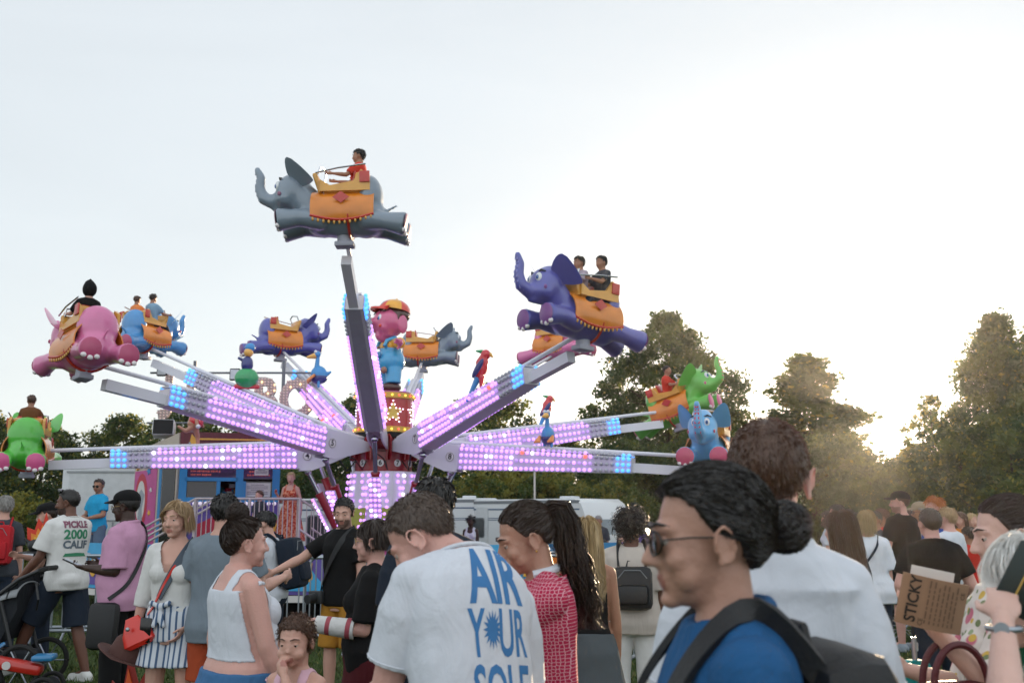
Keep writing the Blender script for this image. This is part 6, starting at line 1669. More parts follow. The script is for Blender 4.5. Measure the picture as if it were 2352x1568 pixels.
# --- woman in striped shorts
p = person('blonde woman facing us in white blouse and blue striped shorts, carrying a brown hat', 408, 6.6, 1.67, 172, 'f', near=True, head=(2, -8, 3), skin='light', hair=('bob', 'ash', dict(n=2000, length=.17, wid=.003, spread=.12, zend=-.11, parted=-1)), vox=.0065,
           la=D((-.22, -.10, -1), (.25, .35, -.6)), ra=D((.26, .0, -1), (.16, .12, -1)), curl=(30, 55), top=dict(m=OFFW, hem=1.0, sl=1.35, inf=.017, vneck=(.075, 1.27), name='blouse', sfl=.03), bottom=dict(m=STRIPE, len=.62, flare=.055, waist=1.06, inf=.020, over=1, name='shorts'), shoes=M_SHOE)
WOMAN = p
b = MB(); T = p['T']; s = p['s']
b.sph(T(.03, .135, 1.05), (.03, .022, .024)); 
for a in (-1, 1): b.cap(T(.03, .135, 1.05), T(.03 + a * .06, .14, 1.07), .012, .02); b.cap(T(.03, .135, 1.04), T(.03 + a * .03, .15, .93), .012, .018)
me = fuse(b, .008, 2); me.materials.append(STRIPE); link('waist_bow', me, p['bottom'])
tb = MB(); rr = p['prof'](1.035, .026); tb.loft([[p['T'](rr[0] * math.cos(a), rr[2] + rr[1] * math.sin(a), z) for a in [2 * math.pi * k / 32 for k in range(32)]] for z in (1.02, 1.05)], False); tb.build('waist_tie', STRIPE, p['bottom'])
pts = over(p, [T(-.085, -.03, 1.46), T(-.075, .12, 1.36), T(.02, .16, 1.18), T(.10, .15, 1.06), T(.15, .12, .98)], .012)
REDL_ = mat('red leather', '#c8281c', .35, var=.1, coat=.3)
hb = world_strap(p, 'handbag', 'small red leather handbag hanging at the hip of the woman in striped shorts', 'handbag', pts, .016, .003, REDL_)
st = strap(p, 'wide_strap', over(p, [T(-.095, -.02, 1.46), T(-.085, .12, 1.36), T(.0, .16, 1.2), T(.06, .15, 1.1)], .010), .05, .003, mat('grey webbing', '#4c5560', .8), hb)
c = T(.19, .125, .885); q = MB(); q.loft([[c + Euler((0, R(24), 0)).to_matrix() @ Vector((x * w, y * d, z)) for x, y in [(math.copysign(abs(math.cos(u)) ** .6, math.cos(u)), math.copysign(abs(math.sin(u)) ** .6, math.sin(u))) for u in [2 * math.pi * k / 24 for k in range(24)]]] for z, w, d in ((-.095, .075, .03), (-.07, .105, .045), (.0, .095, .035), (.08, .05, .018), (.095, .045, .012))]); q.build('bag_body', REDL_, hb)
q = MB(); q.sph(c + Vector((.03, .06, .02)), (.014, .01, .014)); q.build('clasp', STEEL, hb)
q = MB(); q.box(T(.115, .155, .90), (.075, .012, .15), Euler((0, R(-3), 0)), bev=.005); ph = q.build('phone', mat('phone black', '#0c0c0f', .15)); ph.matrix_world = p['o'].matrix_basis.copy(); tag(ph, 'black phone hanging beside the red handbag', 'phone')
# brown hat in her hand
hd = p['hands']['r']; c = Vector(hd['palm']) + Vector((.05, .03, -.10))
def hat(mw, c):
    q = MB(); Q = Euler((R(8), R(-24), 0)).to_matrix(); pr = [(.001, .13), (.075, .125), (.088, .10), (.098, .0)]
    q.loft([[c + Q @ Vector((r * 1.15 * math.cos(a), r * math.sin(a), z)) for a in [2 * math.pi * k / 28 for k in range(28)]] for r, z in pr]); br = MB()
    br.loft([[c + Q @ Vector((r * 1.12 * math.cos(a), r * math.sin(a), z + .022 * abs(math.cos(a)) * (r > .12))) for a in [2 * math.pi * k / 32 for k in range(32)]] for r, z in ((.10, .006), (.16, .004), (.165, -.004), (.10, -.006))])
    BRW = mat('brown felt', '#4a2c26', .85, bump=.2); o = q.build('hat', BRW); br.build('brim', BRW, o); o.matrix_world = mw.copy(); return tag(o, 'brown felt hat held low by the woman in striped shorts', 'hat')
hat(p['o'].matrix_basis, c)
# flame cut-out standing on the grass
def flame(px, Y, z, h, label, tone=0):
    x = gx(px, Y, z); root = None
    for k, (sc, m) in enumerate(((1, mat('flame red', '#8c1d10', .6)), (.80, mat('flame orange', '#d0541a', .6)), (.60, mat('flame yellow', '#d8b030', .6)))):
        pts = [(-.32, .0), (-.42, .28), (-.36, .52), (-.22, .40), (-.20, .72), (-.05, .60), (.02, 1.0), (.16, .68), (.24, .80), (.28, .50), (.42, .58), (.40, .25), (.30, .0)]
        q = MB(); q.prism([(a * sc * h * .75, b * sc * h * (1 if k < 2 else .9)) for a, b in pts], frame_m((x, Y - .012 * k, z + .02 * k), (1, 0, 0), (0, 0, 1)), .012)
        o = q.build('flame_sign' if k == 0 else 'flame_layer', m, root, False)
        if k == 0: root = tag(o, label, 'flame cutout')
flame(282, 6.9, .02, .66, 'red and yellow flame shaped cutout standing on the grass below the brown hat')
# --- man in pink shirt
p = person('dark skinned man in a pink short sleeved shirt and black cap looking at his phone', 290, 8.3, 1.78, 84, near=True, head=(6, 2, 0), skin='dark', hair=('crop', 'black', dict(length=.006)), glasses='round', build=1.1, belly=.05, cap=(M_BLK,), vox=.008,
           la=D((-.1, -.06, -1), (.1, 1, .10)), ra=D((.1, .1, -1), (-.2, 1, .1)), curl=(45, 45), lpn=(.3, 0, 1), top=dict(m=PINKC, hem=.80, sl=.95, inf=.018, collar=1, sfl=.03, flare=.02), bottom=dict(m=BLACKT, len=1.95), shoes=M_BKP)
hd = p['hands']['l']; q = MB(); q.box(Vector(hd['palm']) + Vector((0, .06, .015)), (.075, .15, .012), Euler((R(24), 0, R(10))), bev=.004); ph = q.build('phone', mat('phone black', '#0c0c0f', .15)); q2 = MB(); q2.box(Vector(hd['palm']) + Vector((0, .058, .022)), (.066, .135, .003), Euler((R(24), 0, R(10)))); q2.build('screen', mat('phone screen', '#aab0b6', .1), ph); ph.matrix_world = p['o'].matrix_basis.copy(); tag(ph, 'phone in the hand of the man in the pink shirt', 'phone')
T = p['T']; pts = over(p, [T(.09, -.04, 1.47), T(.06, -.14, 1.35), T(-.06, -.17, 1.15), T(-.16, -.10, 1.0), T(-.20, .0, .90)], .012)
sb = world_strap(p, 'shoulder_bag', 'black shoulder bag hanging from the man in the pink shirt', 'shoulder bag', [T(.08, .12, 1.42)] + pts, .03, .003, M_BKP)
q = MB(); q.box(T(-.24, .02, .70), (.12, .24, .36), Euler((0, R(6), 0)), bev=.05); q.build('bag_body', M_BKP, sb)
# --- man with the pushchair
p = person('man in a white printed T-shirt and navy shorts pushing a pushchair', 160, 9.9, 1.86, 80, near=True, twist=-24, head=(6, 14, 0), skin='brown', beard='black', hair=('crop', 'black', dict(n=900, length=.006)), vox=.009,
           ll=D((-.02, .48, -1), (-.02, -.10, -1)) if False else D((0, .62, -1), (0, .42, -1)), rl=D((0, -.12, -1), (0, -.30, -1)), la=D((-.12, .30, -1), (.04, .75, -.75)), ra=D((.12, .35, -1), (-.04, .8, -.7)), curl=(70, 70), lean=3,
           top=dict(m=OFFW, hem=.82, sl=.80, inf=.018, sfl=.03, flare=.02), bottom=dict(m=NAVY, len=1.0, flare=.05, inf=.02), shoes=M_SHOE)
def pico(p):
    RT = p['RT']; vs = []
    for w, y, sz, sx, mi in (('PICKLE', .17, .085, .9, 0), ('2000', .075, .12, 1.0, 1), ('CALIF', -.02, .10, .95, 2)):
        v, f = text_flat(w, sz, sx, .004); vs.append(([(a, b + y) for a, b in v], f, mi))
    vs.append(([(-.12, -.13), (.12, -.13), (.10, -.10), (.02, -.095), (-.10, -.10)], [(0, 1, 2, 3, 4)], 1))
    M = frame_m(p['T'](.0, -.34, 1.24), RT @ Vector((1, 0, 0)), RT @ Vector((0, 0, 1)))
    decal('shirt_print', vs, M, p['top'].data, [PRP, PRG, PRK], p['top'], .004, .04)
pico(p)
q = MB(); q.tube([p['H'] @ Vector(v) for v in ((-.07, .03, .10), (-.035, .06, .125), (.035, .06, .125), (.07, .03, .10))], .014, 8); q.build('sunglasses', M_LENS, p['o'])
def pushchair():
    Y = 9.75; x = gx(12, Y, .6); r = empty('pushchair', (x, Y, 0), 0, 'grey and black pushchair with a folded hood and big wheels in the left front', 'pushchair')
    BK = mat('pushchair frame', '#17181b', .45); GR = cm('pushchair fabric', '#8a8d90'); DG = cm('dark pushchair fabric', '#26292e')
    q = MB()
    for sy in (-.24, .24): q.tube([(.40, sy, 1.06), (.22, sy, .98), (-.25, sy, .62), (-.55, sy, .30)], .02, 8); q.tube([(.05, sy, .82), (.20, sy, .35), (.28, sy, .20)], .018, 8); q.tube([(-.25, sy, .60), (.28, sy, .22)], .014, 8)
    q.build('frame', BK, r)
    q = MB(); q.tube([(.40, -.24, 1.06), (.46, -.24, 1.08), (.46, .24, 1.08), (.40, .24, 1.06)], .024, 8); q.build('handlebar', RUB, r)
    h = MB(); rg = []
    for i in range(7):
        a = R(18 + 62 * i / 6); rg.append([Vector((.30 - .50 * math.cos(a) * (1 if abs(t) < 2 else 1), .27 * math.sin(t), .50 + .46 * math.sin(a) * (.62 + .38 * math.cos(t * .9)))) for t in [-1.45 + 2.9 * k / 12 for k in range(13)]])
    V = []; 
    for rr in rg: V += rr
    h._add(V, [(i * 13 + k, i * 13 + k + 1, i * 13 + k + 14, i * 13 + k + 13) for i in range(6) for k in range(12)]); ho = h.build('hood', GR, r); ho.modifiers.new('thick', 'SOLIDIFY').thickness = .012
    q = MB()
    for i in (1, 3, 5): q.tube(rg[i], .009, 6)
    q.build('hood_rib', BK, ho)
    q = MB(); q.loft([[Vector((x, y, z)) for y, z in ((-.2, z0), (.2, z0), (.22, z1), (-.22, z1))] for x, z0, z1 in ((-.50, .30, .44), (-.2, .34, .50), (.06, .42, .90), (.20, .70, 1.0))]); q.build('seat', DG, r)
    q = MB(); q.box((.1, 0, .24), (.42, .36, .16), bev=.04); q.build('basket', DG, r)
    for wx, rr in ((-.52, .16), (.30, .19)):
        for sy in (-.28, .28):
            w = MB(); w.tube([(wx + rr * math.cos(a), sy, rr + .005 + rr * math.sin(a)) for a in [2 * math.pi * k / 24 for k in range(25)]], .024, 8, False); wo = w.build('wheel', RUB, r)
            w = MB(); w.cyl((wx, sy - .02, rr), (wx, sy + .02, rr), .03)
            for k in range(6): a = k * math.pi / 3; w.cyl((wx, sy, rr), (wx + rr * math.cos(a), sy, rr + rr * math.sin(a)), .008, n=6)
            w.build('spokes', STEEL, wo)
    c = MB(); c.tube([(.36, -.2, .95), (.42, -.26, .80), (.38, -.2, .7)], .01, 6); c.build('strap', BK, r)
pushchair()
# toy car wheel in red under the pushchair
def tricycle():
    Y = 8.9; x = gx(18, Y, .2); r = empty('tricycle', (x, Y, 0), R(12), 'small red child tricycle with a black front wheel at the bottom left corner', 'tricycle')
    RD = mat('toy red', '#b8281e', .3, coat=.4); BLt = mat('toy blue', '#2a78a8', .35, coat=.3)
    q = MB(); q.box((.05, 0, .30), (.46, .16, .10), Euler((0, R(12), 0)), bev=.04); q.build('frame', RD, r)
    q = MB(); q.box((.28, 0, .36), (.18, .2, .05), bev=.02); q.build('seat', BLt, r)
    q = MB(); q.tube([(-.18, 0, .2), (-.14, 0, .42), (-.10, -.18, .46)], .016, 8); q.tube([(-.14, 0, .42), (-.10, .18, .46)], .016, 8); q.build('handlebar', BLt, r)
    for wx, sy, rr in ((-.2, 0, .17), (.32, -.18, .11), (.32, .18, .11)):
        w = MB(); w.tube([(wx + rr * .85 * math.cos(a), sy, rr + rr * .85 * math.sin(a)) for a in [2 * math.pi * k / 22 for k in range(23)]], rr * .17, 8, False); wo = w.build('wheel', RUB, r); w = MB(); w.cyl((wx, sy - .02, rr), (wx, sy + .02, rr), rr * .6, n=18); w.build('hub', mat('toy hub', '#2a2c30', .5), wo)
    q = MB(); q.cyl((.0, -.085, .31), (.0, -.09, .31), .035, n=16); q.build('badge', PAPER, r)
tricycle()
# --- man in black cap behind the pushchair, flame headband in front of him
p = person('man in a black cap and black T-shirt standing behind the pushchair', 112, 10.6, 1.70, 110, la=D((-.1, .15, -1), (.5, .3, -.4)), ra=D((.1, .15, -1), (-.35, .8, .25)), head=(12, -4, 0), skin='light', beard='darkbrown', hair=('crop', 'darkbrown', dict(length=.008)), cap=(M_BLK,), top=dict(m=BLACKT, sl=.8, hem=.82), bottom=dict(m=JEAN, len=1.95), shoes=M_BKP)
def flame_hat():
    Y = 10.28; x = gx(95, Y, 1.3); z = at(95, 1252, Y).z; r = empty('flame_hat', (x, Y, z), 0, 'black hat with upright orange paper flames held by the man in the black cap', 'hat'); r.scale = (.86, .86, .86)
    q = MB(); q.sph((0, 0, 0), (.15, .15, .09)); q.cap((-.12, -.02, .02), (-.19, -.02, .08), .03, .014); q.cap((.12, -.02, .02), (.19, -.02, .08), .03, .014); me = fuse(q, .012, 2); me.materials.append(M_BKP); link('crown', me, r)
    q = MB(); q.lathe([(.10, -.06), (.24, -.075), (.24, -.085), (.10, -.07)], n=24); q.build('brim', M_BKP, r)
    for k, (sx, h, m, yy) in enumerate(((.17, .34, mat('flame scarlet', '#c8341c', .6), .02), (.10, .20, mat('flame amber', '#d8822a', .6), -.03), (.05, .12, mat('flame gold', '#dcb040', .6), -.06))):
        f = MB(); f.prism([(-sx, 0), (-sx * 1.1, h * .5), (-sx * .55, h * .40), (-sx * .35, h * .8), (0, h * .6), (sx * .15, h), (sx * .5, h * .5), (sx * .95, h * .7), (sx, 0)], frame_m((0, yy, .04), (1, 0, 0), (0, 0, 1)), .012); f.build('flame', m, r, False)
flame_hat()
# --- left edge figure with the red backpack
p = person('grey haired person in a grey T-shirt at the left edge with a red backpack', 8, 11.6, 1.80, 12, 'f', head=(3, 20, 0), skin='light', hair=('short', 'grey', dict(length=.03)), top=dict(m=CHAR, sl=.75, hem=.85), bottom=dict(m=JEAN, len=1.95), shoes=M_BKP)
back_bag(p, cm('red nylon', '#a82028'), 'red backpack on the grey haired person at the left edge', w=.32, h=.44, d=.16, yo=-.21)
# --- blue T-shirt man standing by the ride
p = person('man in a bright blue T-shirt and denim shorts standing up by the lorry', 226, 17.5, 1.78, 150, z0=.42, head=(6, 20, 0), skin='tan', glasses='sun', hair=('short', 'darkbrown', dict(length=.02)), la=D((-.2, .2, -1), (.5, .8, -.2)), ra=D((.2, .2, -1), (-.5, .8, -.2)), top=dict(m=TEAL, sl=.75, hem=.84), bottom=dict(m=cm('blue grey denim', '#56687c'), len=.95, flare=.02), shoes=M_SHOE, vox=.013)
q = MB(); q.box((gx(226, 17.5, .4), 17.55, .40 - .06), (1.6, 1.1, .12), bev=.01); 
for k in (-.7, .7):
    for j in (-.4, .4): q.box((gx(226, 17.5, .4) + k, 17.55 + j, .14), (.08, .08, .28))
tag(q.build('steel_step', STEEL), 'low steel platform under the man in the bright blue T-shirt', 'platform')
# --- deck: woman in orange dress, child
DZ = .74
p = person('woman with short fair hair in a long orange patterned dress on the booth deck', 668, 20.7, 1.70, 172, 'f', z0=DZ, head=(8, 10, 0), skin='light', hair=('short', 'blond', dict(length=.03, lift=.04)), vox=.013, ra=D((.2, .1, -1), (.1, .9, .8)), la=D((-.35, .1, -1), (-.2, .4, -1)), top=dict(m=ORDRESS, sl=0, hem=1.0, tank=1.36, inf=.012, name='bodice'), bottom=dict(m=ORDRESS, kind='skirt', hem=.30, flare=.16, waist=1.06, name='skirt'), shoes=M_BKP)
p = person('child in a striped T-shirt and yellow shorts on the booth deck', 598, 20.6, 1.30, 150, z0=DZ, head=(6, -10, 0), hk=1.05, skin='light', hair=('short', 'brown', dict(length=.02)), vox=.013, top=dict(m=pattern(cm('striped tee', '#c9c9c9'), 'stripe', '#3a3d44', '#c9ccd0', 10, (0, 0, 1), .3), sl=.8), bottom=dict(m=cm('yellow shorts', '#b08c34'), len=.8), shoes=M_SHOE)
p = person('ticket seller in a teal top behind the booth window', 500, 22.75, 1.66, 175, z0=gz(22) + .86, head=(20, 0, 0), skin='tan', hair=('short', 'black', dict(length=.02)), vox=.014, top=dict(m=cm('teal top', '#2f7d8c'), sl=.6), bottom=dict(m=JEAN, len=1.9), ra=D((.3, .6, -.8), (.1, .8, -.6)))
# --- right of centre
p = person('woman from behind with long straight blonde hair in a black strappy top and layered skirt', 1347, 5.9, 1.56, -4, 'f', near=True, head=(6, 8, 0), skin='tan', hair=('long', 'blond', dict(n=1700, length=.40, wid=.005)), vox=.008, top=dict(m=BLACKT, sl=0, hem=.98, tank=1.26, strap=.008, inf=.005, name='top'), bottom=dict(m=cm('grey skirt', '#4a5054'), kind='skirt', hem=.45, flare=.10, waist=1.02))
p = person('person with dark curly hair from behind in a cream shirt and off white trousers', 1450, 7.4, 1.60, -6, head=(4, 8, 0), skin='brown', hair=('curly', 'black', dict(n=700, length=.035, wid=.007)), build=1.1, la=D((-.3, .1, -1), (.1, .6, -.6)), top=dict(m=CREAMC, sl=.9, hem=.80, inf=.022, sfl=.04, flare=.03), bottom=dict(m=OFFW, len=1.95, inf=.02, flare=.02), shoes=cm('blue shoe', '#2f7fae'))
back_bag(p, M_BKP, 'small black sling backpack on the person in the cream shirt', w=.28, h=.30, d=.12, yo=-.20, zc=1.16)
person('dark skinned woman in a white strappy top waiting by the caravan', 1081, 23, 1.66, 170, 'f', head=(18, 10, 0), skin='dark', hair=('curly', 'black', dict(n=110, length=.03)), vox=.014, top=dict(m=WHITET, sl=0, tank=1.34, strap=.03, hem=.9, inf=.010, name='top'), bottom=dict(m=BLACKT, len=1.9))
person('man in a dark T-shirt and grey cap leaning by the front of the caravan', 1376, 22, 1.66, 150, head=(20, 10, 0), skin='tan', hair=('short', 'grey', dict(length=.015)), vox=.014, top=dict(m=CHAR, sl=.8), bottom=dict(m=JEAN, len=1.9))
person('small dark haired child behind the crowd barrier near the caravan front', 1386, 17, 1.14, 175, hk=1.08, head=(8, 0, 0), skin='light', hair=('short', 'black', dict(length=.02)), vox=.013, top=dict(m=BLACKT, sl=.8), bottom=dict(m=JEAN, len=1.9))
person('child in a light blue T-shirt holding the crowd barrier near the caravan', 1426, 16.6, 1.22, 165, hk=1.08, head=(4, 20, 0), skin='light', hair=('short', 'darkbrown', dict(length=.02)), vox=.013, ra=D((.3, .8, -.4), (0, .6, .8)), top=dict(m=cm('light blue tee', '#4a86b0'), sl=.8), bottom=dict(m=JEAN, len=1.9))
# --- right group
p = person('bearded man in black cap and black T-shirt below the low sun, facing left', 2072, 12.1, 1.86, 28, head=(0, 46, 0), skin='pink', beard='darkbrown', hair=('crop', 'brown', dict(length=.006)), cap=(M_BLK,), build=1.05, vox=.010, la=D((-.3, .0, -1), (-.02, .25, -1)), ra=D((.3, .15, -1), (0, .3, -1)), top=dict(m=BLACKT, hem=.82, sl=.75, flare=.02), bottom=dict(m=BLACKT, len=1.0, flare=.03), shoes=cm('grey shoe', '#8f98a0'))
p = person('man from behind in a black polo shirt with cropped hair, arms bent forward', 2140, 7.7, 1.63, 0, near=True, head=(2, 0, 0), skin='pink', hair=('crop', 'greybrown', dict(n=1600, length=.006, wid=.004)), build=1.18, vox=.009, la=D((-.42, -.05, -1), (.35, .7, -.5)), ra=D((.42, -.05, -1), (-.2, .8, -.5)), top=dict(m=BLACKT, hem=.84, sl=.72, collar=1), bottom=dict(m=NAVY, len=1.15, flare=.03), shoes=M_SHOE)
p = person('woman from behind with short fair hair in a loose white blouse with a dark strap', 1992, 10.0, 1.62, -10, 'f', head=(0, -10, 0), skin='light', hair=('bob', 'blond', dict(n=700, length=.14, wid=.007)), build=1.12, vox=.010, top=dict(m=WHITET, hem=.78, sl=.95, inf=.024, sfl=.03, flare=.05), bottom=dict(m=NAVY, len=1.2), shoes=M_BKP)
T = p['T']; bs = strap(p, 'bag_strap', over(p, [T(.09, -.02, 1.46), T(.06, -.12, 1.36), T(-.05, -.14, 1.2), T(-.15, -.10, 1.05)], .010), .022, .003, NAVY, p['o'])
person('woman with long brown hair turned away behind the shoulder of the white polo shirt', 1934, 6.6, 1.60, 20, 'f', head=(2, 20, 0), skin='light', hair=('long', 'brown', dict(n=900, length=.36, wid=.007)), vox=.009, top=dict(m=CHAR, sl=.8), bottom=dict(m=JEAN, len=1.9))
far = [(1926, 14, 1.72, 60, 'm', 'light', ('short', 'black'), CHAR, 'dark haired man in the far crowd behind the woman with long brown hair', None, None),
       (1951, 15, 1.66, 100, 'm', 'tan', ('short', 'black'), GREYC, 'man with glasses in the far crowd beside the fair haired woman', 'sun2', None),
       (1967, 13, 1.60, 80, 'f', 'light', ('bob', 'darkbrown', dict(length=.2)), CREAMC, 'dark haired woman laughing in the far crowd, left of the fair haired woman', None, None),
       (2012, 13.5, 1.62, 120, 'm', 'tan', ('short', 'black'), CHAR, 'dark haired man facing left behind the fair haired woman in white', None, None),
       (2028, 14, 1.66, 70, 'm', 'tan', ('short', 'brown'), REDC, 'person in a bright red T-shirt behind the bearded man in the cap', None, None),
       (2118, 13, 1.74, 80, 'm', 'tan', ('short', 'grey'), OFFW, 'man in a tan cap and glasses behind the man in the black polo', 'sun2', 'tan'),
       (2152, 11.5, 1.78, 100, 'm', 'pink', ('short', 'ginger', dict(length=.05, lift=.05)), BLUEC, 'ginger haired man in a royal blue T-shirt', None, None),
       (2180, 11, 1.66, 30, 'm', 'pink', ('short', 'ash'), WHITET, 'fair haired man in a white T-shirt right of the ginger haired man', None, None),
       (2208, 15, 1.62, 120, 'f', 'light', ('bob', 'brown', dict(length=.2)), cm('yellow red flag tee', '#c87a28'), 'woman in an orange yellow top far back on the right', None, None),
       (2232, 16, 1.60, 180, 'f', 'light', ('bob', 'blond', dict(length=.2)), cm('lilac tee', '#a89cb8'), 'fair haired woman in a lilac top far back on the right', None, None),
       (2226, 12.5, 1.42, 20, 'm', 'tan', ('short', 'darkbrown'), cm('scarlet jersey', '#b8281e'), 'youngster in a scarlet jersey right of the man in the black polo', None, None),
       (1905, 16, 1.64, 60, 'f', 'light', ('bob', 'darkbrown', dict(length=.18)), WHITET, 'dark haired woman in white just right of the white polo shirt in the far crowd', None, None),
       (2095, 17, 1.70, 10, 'm', 'light', ('short', 'brown'), GREYC, 'person in grey far back between the bearded man and the man in the tan cap', None, None)]
for px, Y, H, yw, sx, sk, hr, mt, lb, gl, cp in far:
    person(lb, px, Y, H, yw, sx, skin=sk, hair=hr, vox=.013, glasses=gl, cap=(cm('tan cap', '#8f806c'),) if cp else None, head=(4, 8, 0), top=dict(m=mt, sl=.8), bottom=dict(m=JEAN, len=1.9), shoes=M_BKP)
# --- woman in the floral blouse, holding a brown paper bag
p = person('woman in profile with dark hair tied up high, floral blouse, holding a brown paper bag', 2300, 3.0, 1.645, 80, 'f', near=True, hoff=(0, -.05, 0), head=(8, 2, 0), skin='pale', hair=('tail', 'darkbrown', dict(n=3000, wid=.0026), 'open'), hz=1.4,
           la=Tg(local_to(2300, 3.0, 80, at(2146, 1448, 2.74)), (-.2, -.3, -1)), ra=D((.1, .2, -1), (-.3, 1, .3)), curl=(24, 30), lpn=(.2, .1, .9), top=dict(m=FLORAL, hem=.85, sl=.98, inf=.02, sfl=.03, neck=1.46, name='blouse'), bottom=dict(m=OFFW, len=1.9))
ponytail(p, 420, .3, .004, 'darkbrown', [(0, -.09, .085), (0, -.115, .11), (0, -.145, .115), (0, -.035, -.03), (0, -.055, -.09), (0, -.06, -.15), (0, -.06, -.2)], [.022, .026, .036, .040, .036, .026, .012], 5)
FW = p
def kraft():
    mw = p['o'].matrix_basis; hd = p['hands']['l']
    KR = mat('kraft paper', '#8d6f58', .85, var=.1, vs=9); INK = mat('ink', '#1a1614', .8); INK2 = mat('faint print', '#5f4a3c', .8)
    r = None
    C = mw @ Vector(hd['palm']); Y = C.y
    q = MB(); W, H = .19 * Y / 3, .145 * Y / 3; c0 = at(2138, 1384, Y - .07)
    ex = Vector((.975, .05, -.20)).normalized(); ez = Vector((.16, -.15, .97)).normalized(); M = frame_m(c0, ex, ez)
    n = 10; top_ = [(-W / 2 + W * i / n, H / 2 + .012 * math.sin(i * .8)) for i in range(n + 1)]
    bend = lambda x, y: .018 * math.sin((x / W + .5) * 3.0) + .01 * y / H
    V = [M @ Vector((x, y, bend(x, y) + dz)) for dz in (0, .006) for y in (-H / 2, 0, H / 2 + .0) for x in [-W / 2 + W * i / n for i in range(n + 1)]]
    k = n + 1; fs = []
    for L_ in (0, 3 * k):
        for j in range(2):
            for i in range(n): a = L_ + j * k + i; fs.append((a, a + 1, a + k + 1, a + k))
    for i in range(n): fs += [(i, i + 1, 3 * k + i + 1, 3 * k + i), (2 * k + i, 2 * k + i + 1, 5 * k + i + 1, 5 * k + i)]
    for j in range(2): fs += [(j * k, (j + 1) * k, 3 * k + (j + 1) * k, 3 * k + j * k), (j * k + n, (j + 1) * k + n, 3 * k + (j + 1) * k + n, 3 * k + j * k + n)]
    q._add(V, fs); r = q.build('paper_bag', KR, None); tag(r, 'crumpled brown paper bag lettered STICKY held up by the woman in the floral blouse', 'paper bag')
    t = MB(); put = lambda x, y: M @ Vector((x, y, bend(x, y) + .0085))
    vs, fs2 = text_flat('STICKY', .040 * Y / 3, 1, .0010); t._add([put(-.055 - b, a + .005) for a, b in vs], fs2)
    vs, fs2 = text_flat('CE', .016, 1, 0); t.build('lettering', INK, r, False); t = MB(); t._add([put(-.030 - b, a - .05) for a, b in vs], fs2); t.build('printed_mark', INK, r, False); t = MB(); t._add([put(.072 - b, a + .035) for a, b in vs], fs2)
    t.build('printed_mark', INK, r, False)
    t = MB(); rn = random.Random(8)
    for i in range(7):
        x = -.022 + i * .0125; y = -.052
        while y < .045:
            L_ = rn.uniform(.006, .02); t._add([put(x, y), put(x + .0035, y), put(x + .0035, y + L_), put(x, y + L_)], [(0, 1, 2, 3)]); y += L_ + .004
    t.build('small_print', INK2, r, False)
    f = MB(); f.prism([(-.06, 0), (.055, 0), (.055, .04), (-.06, .04)], M @ Matrix.Translation((.0, H / 2 - .02, -.012)), .003); fo = f.build('paper_sheet', PAPER, None, False); tag(fo, 'folded white paper sticking out behind the brown paper bag', 'paper')
kraft()
def burgundy():
    Y = 2.72; c = at(2196, 1590, Y); BUR = mat('burgundy leather', '#4c0f18', .5, bump=.15, bs=70); GOLD = mat('gold', '#c9a25a', .25, metal=1)
    r = empty('handbag', (c.x, Y, c.z - .18), R(6), 'burgundy leather handbag with arched handles on the arm of the woman in the floral blouse', 'handbag')
    b = MB(); b.loft([[Vector((w * math.copysign(abs(math.cos(a)) ** .7, math.cos(a)), d * math.copysign(abs(math.sin(a)) ** .7, math.sin(a)), z)) for a in [2 * math.pi * k / 28 for k in range(28)]] for z, w, d in ((0, .13, .06), (.03, .15, .075), (.12, .145, .07), (.18, .12, .05), (.205, .09, .025), (.21, .05, .01))]); b.build('body', BUR, r)
    for y in (-.03, .03):
        h = MB(); h.tube([(-.076 * math.cos(u), y, .17 + .135 * math.sin(u) ** .8) for u in [math.pi * k / 16 for k in range(17)]], .0095, 8); ho = h.build('handle', BUR, r)
        for x in (-.076, .076): q = MB(); q.cyl((x, y, .155), (x, y, .20), .0095, n=10); q.build('fitting', GOLD, ho)
    z = MB(); z.tube([(-.13, -.047, .12), (-.11, -.047, .16), (-.09, -.035, .19)], .0022, 6); z.build('zip', GOLD, r)
burgundy()
# --- white haired woman on the phone
p = person('white haired woman at the right edge holding a phone to her face', 2420, 2.16, 1.535, 58, 'f', near=True, head=(12, 0, 0), skin='pale', hair=('bob', 'white', dict(n=5000, length=.16, wid=.0022, lift=.08, zend=-.07)), hz=1.45, build=1.05,
           la=Tg(local_to(2420, 2.16, 58, at(2300, 1432, 2.02)), (-.3, -.3, -1)), curl=(42, 30), lpn=(1, .1, .1), top=dict(m=cm('green print blouse', '#6a7f74'), hem=.85, sl=.75, inf=.018), bottom=dict(m=NAVY, len=1.9))
hd = p['hands']['l']; mw = p['o'].matrix_basis
q = MB(); c = Vector(hd['palm']) + Vector((.01, -.04, .05)); q.box(c, (.013, .072, .145), Euler((R(28), 0, 0)), bev=.005); q2 = MB(); q2.box(c + Vector((-.009, 0, 0)), (.003, .004, .11), Euler((R(28), 0, 0)))
ph = q.build('phone', mat('dark green case', '#10231f', .45)); q2.build('case_stripe', mat('gold', '#c9a25a', .25, metal=1), ph); ph.matrix_world = mw.copy(); tag(ph, 'phone in a dark green case held by the white haired woman', 'phone')
W, E = p['J']['lw'], p['J']['le']; dd = (E - W).normalized()
q = MB(); q.tube([W + dd * .015 + Vector((.030 * math.cos(a), .030 * math.sin(a), 0)) for a in [2 * math.pi * k / 16 for k in range(17)]], .006, 6, False); q.cyl(W + dd * .015 + Vector((-.030, 0, 0)), W + dd * .015 + Vector((-.037, 0, 0)), .014); q.build('watch', STEEL, p['o'])
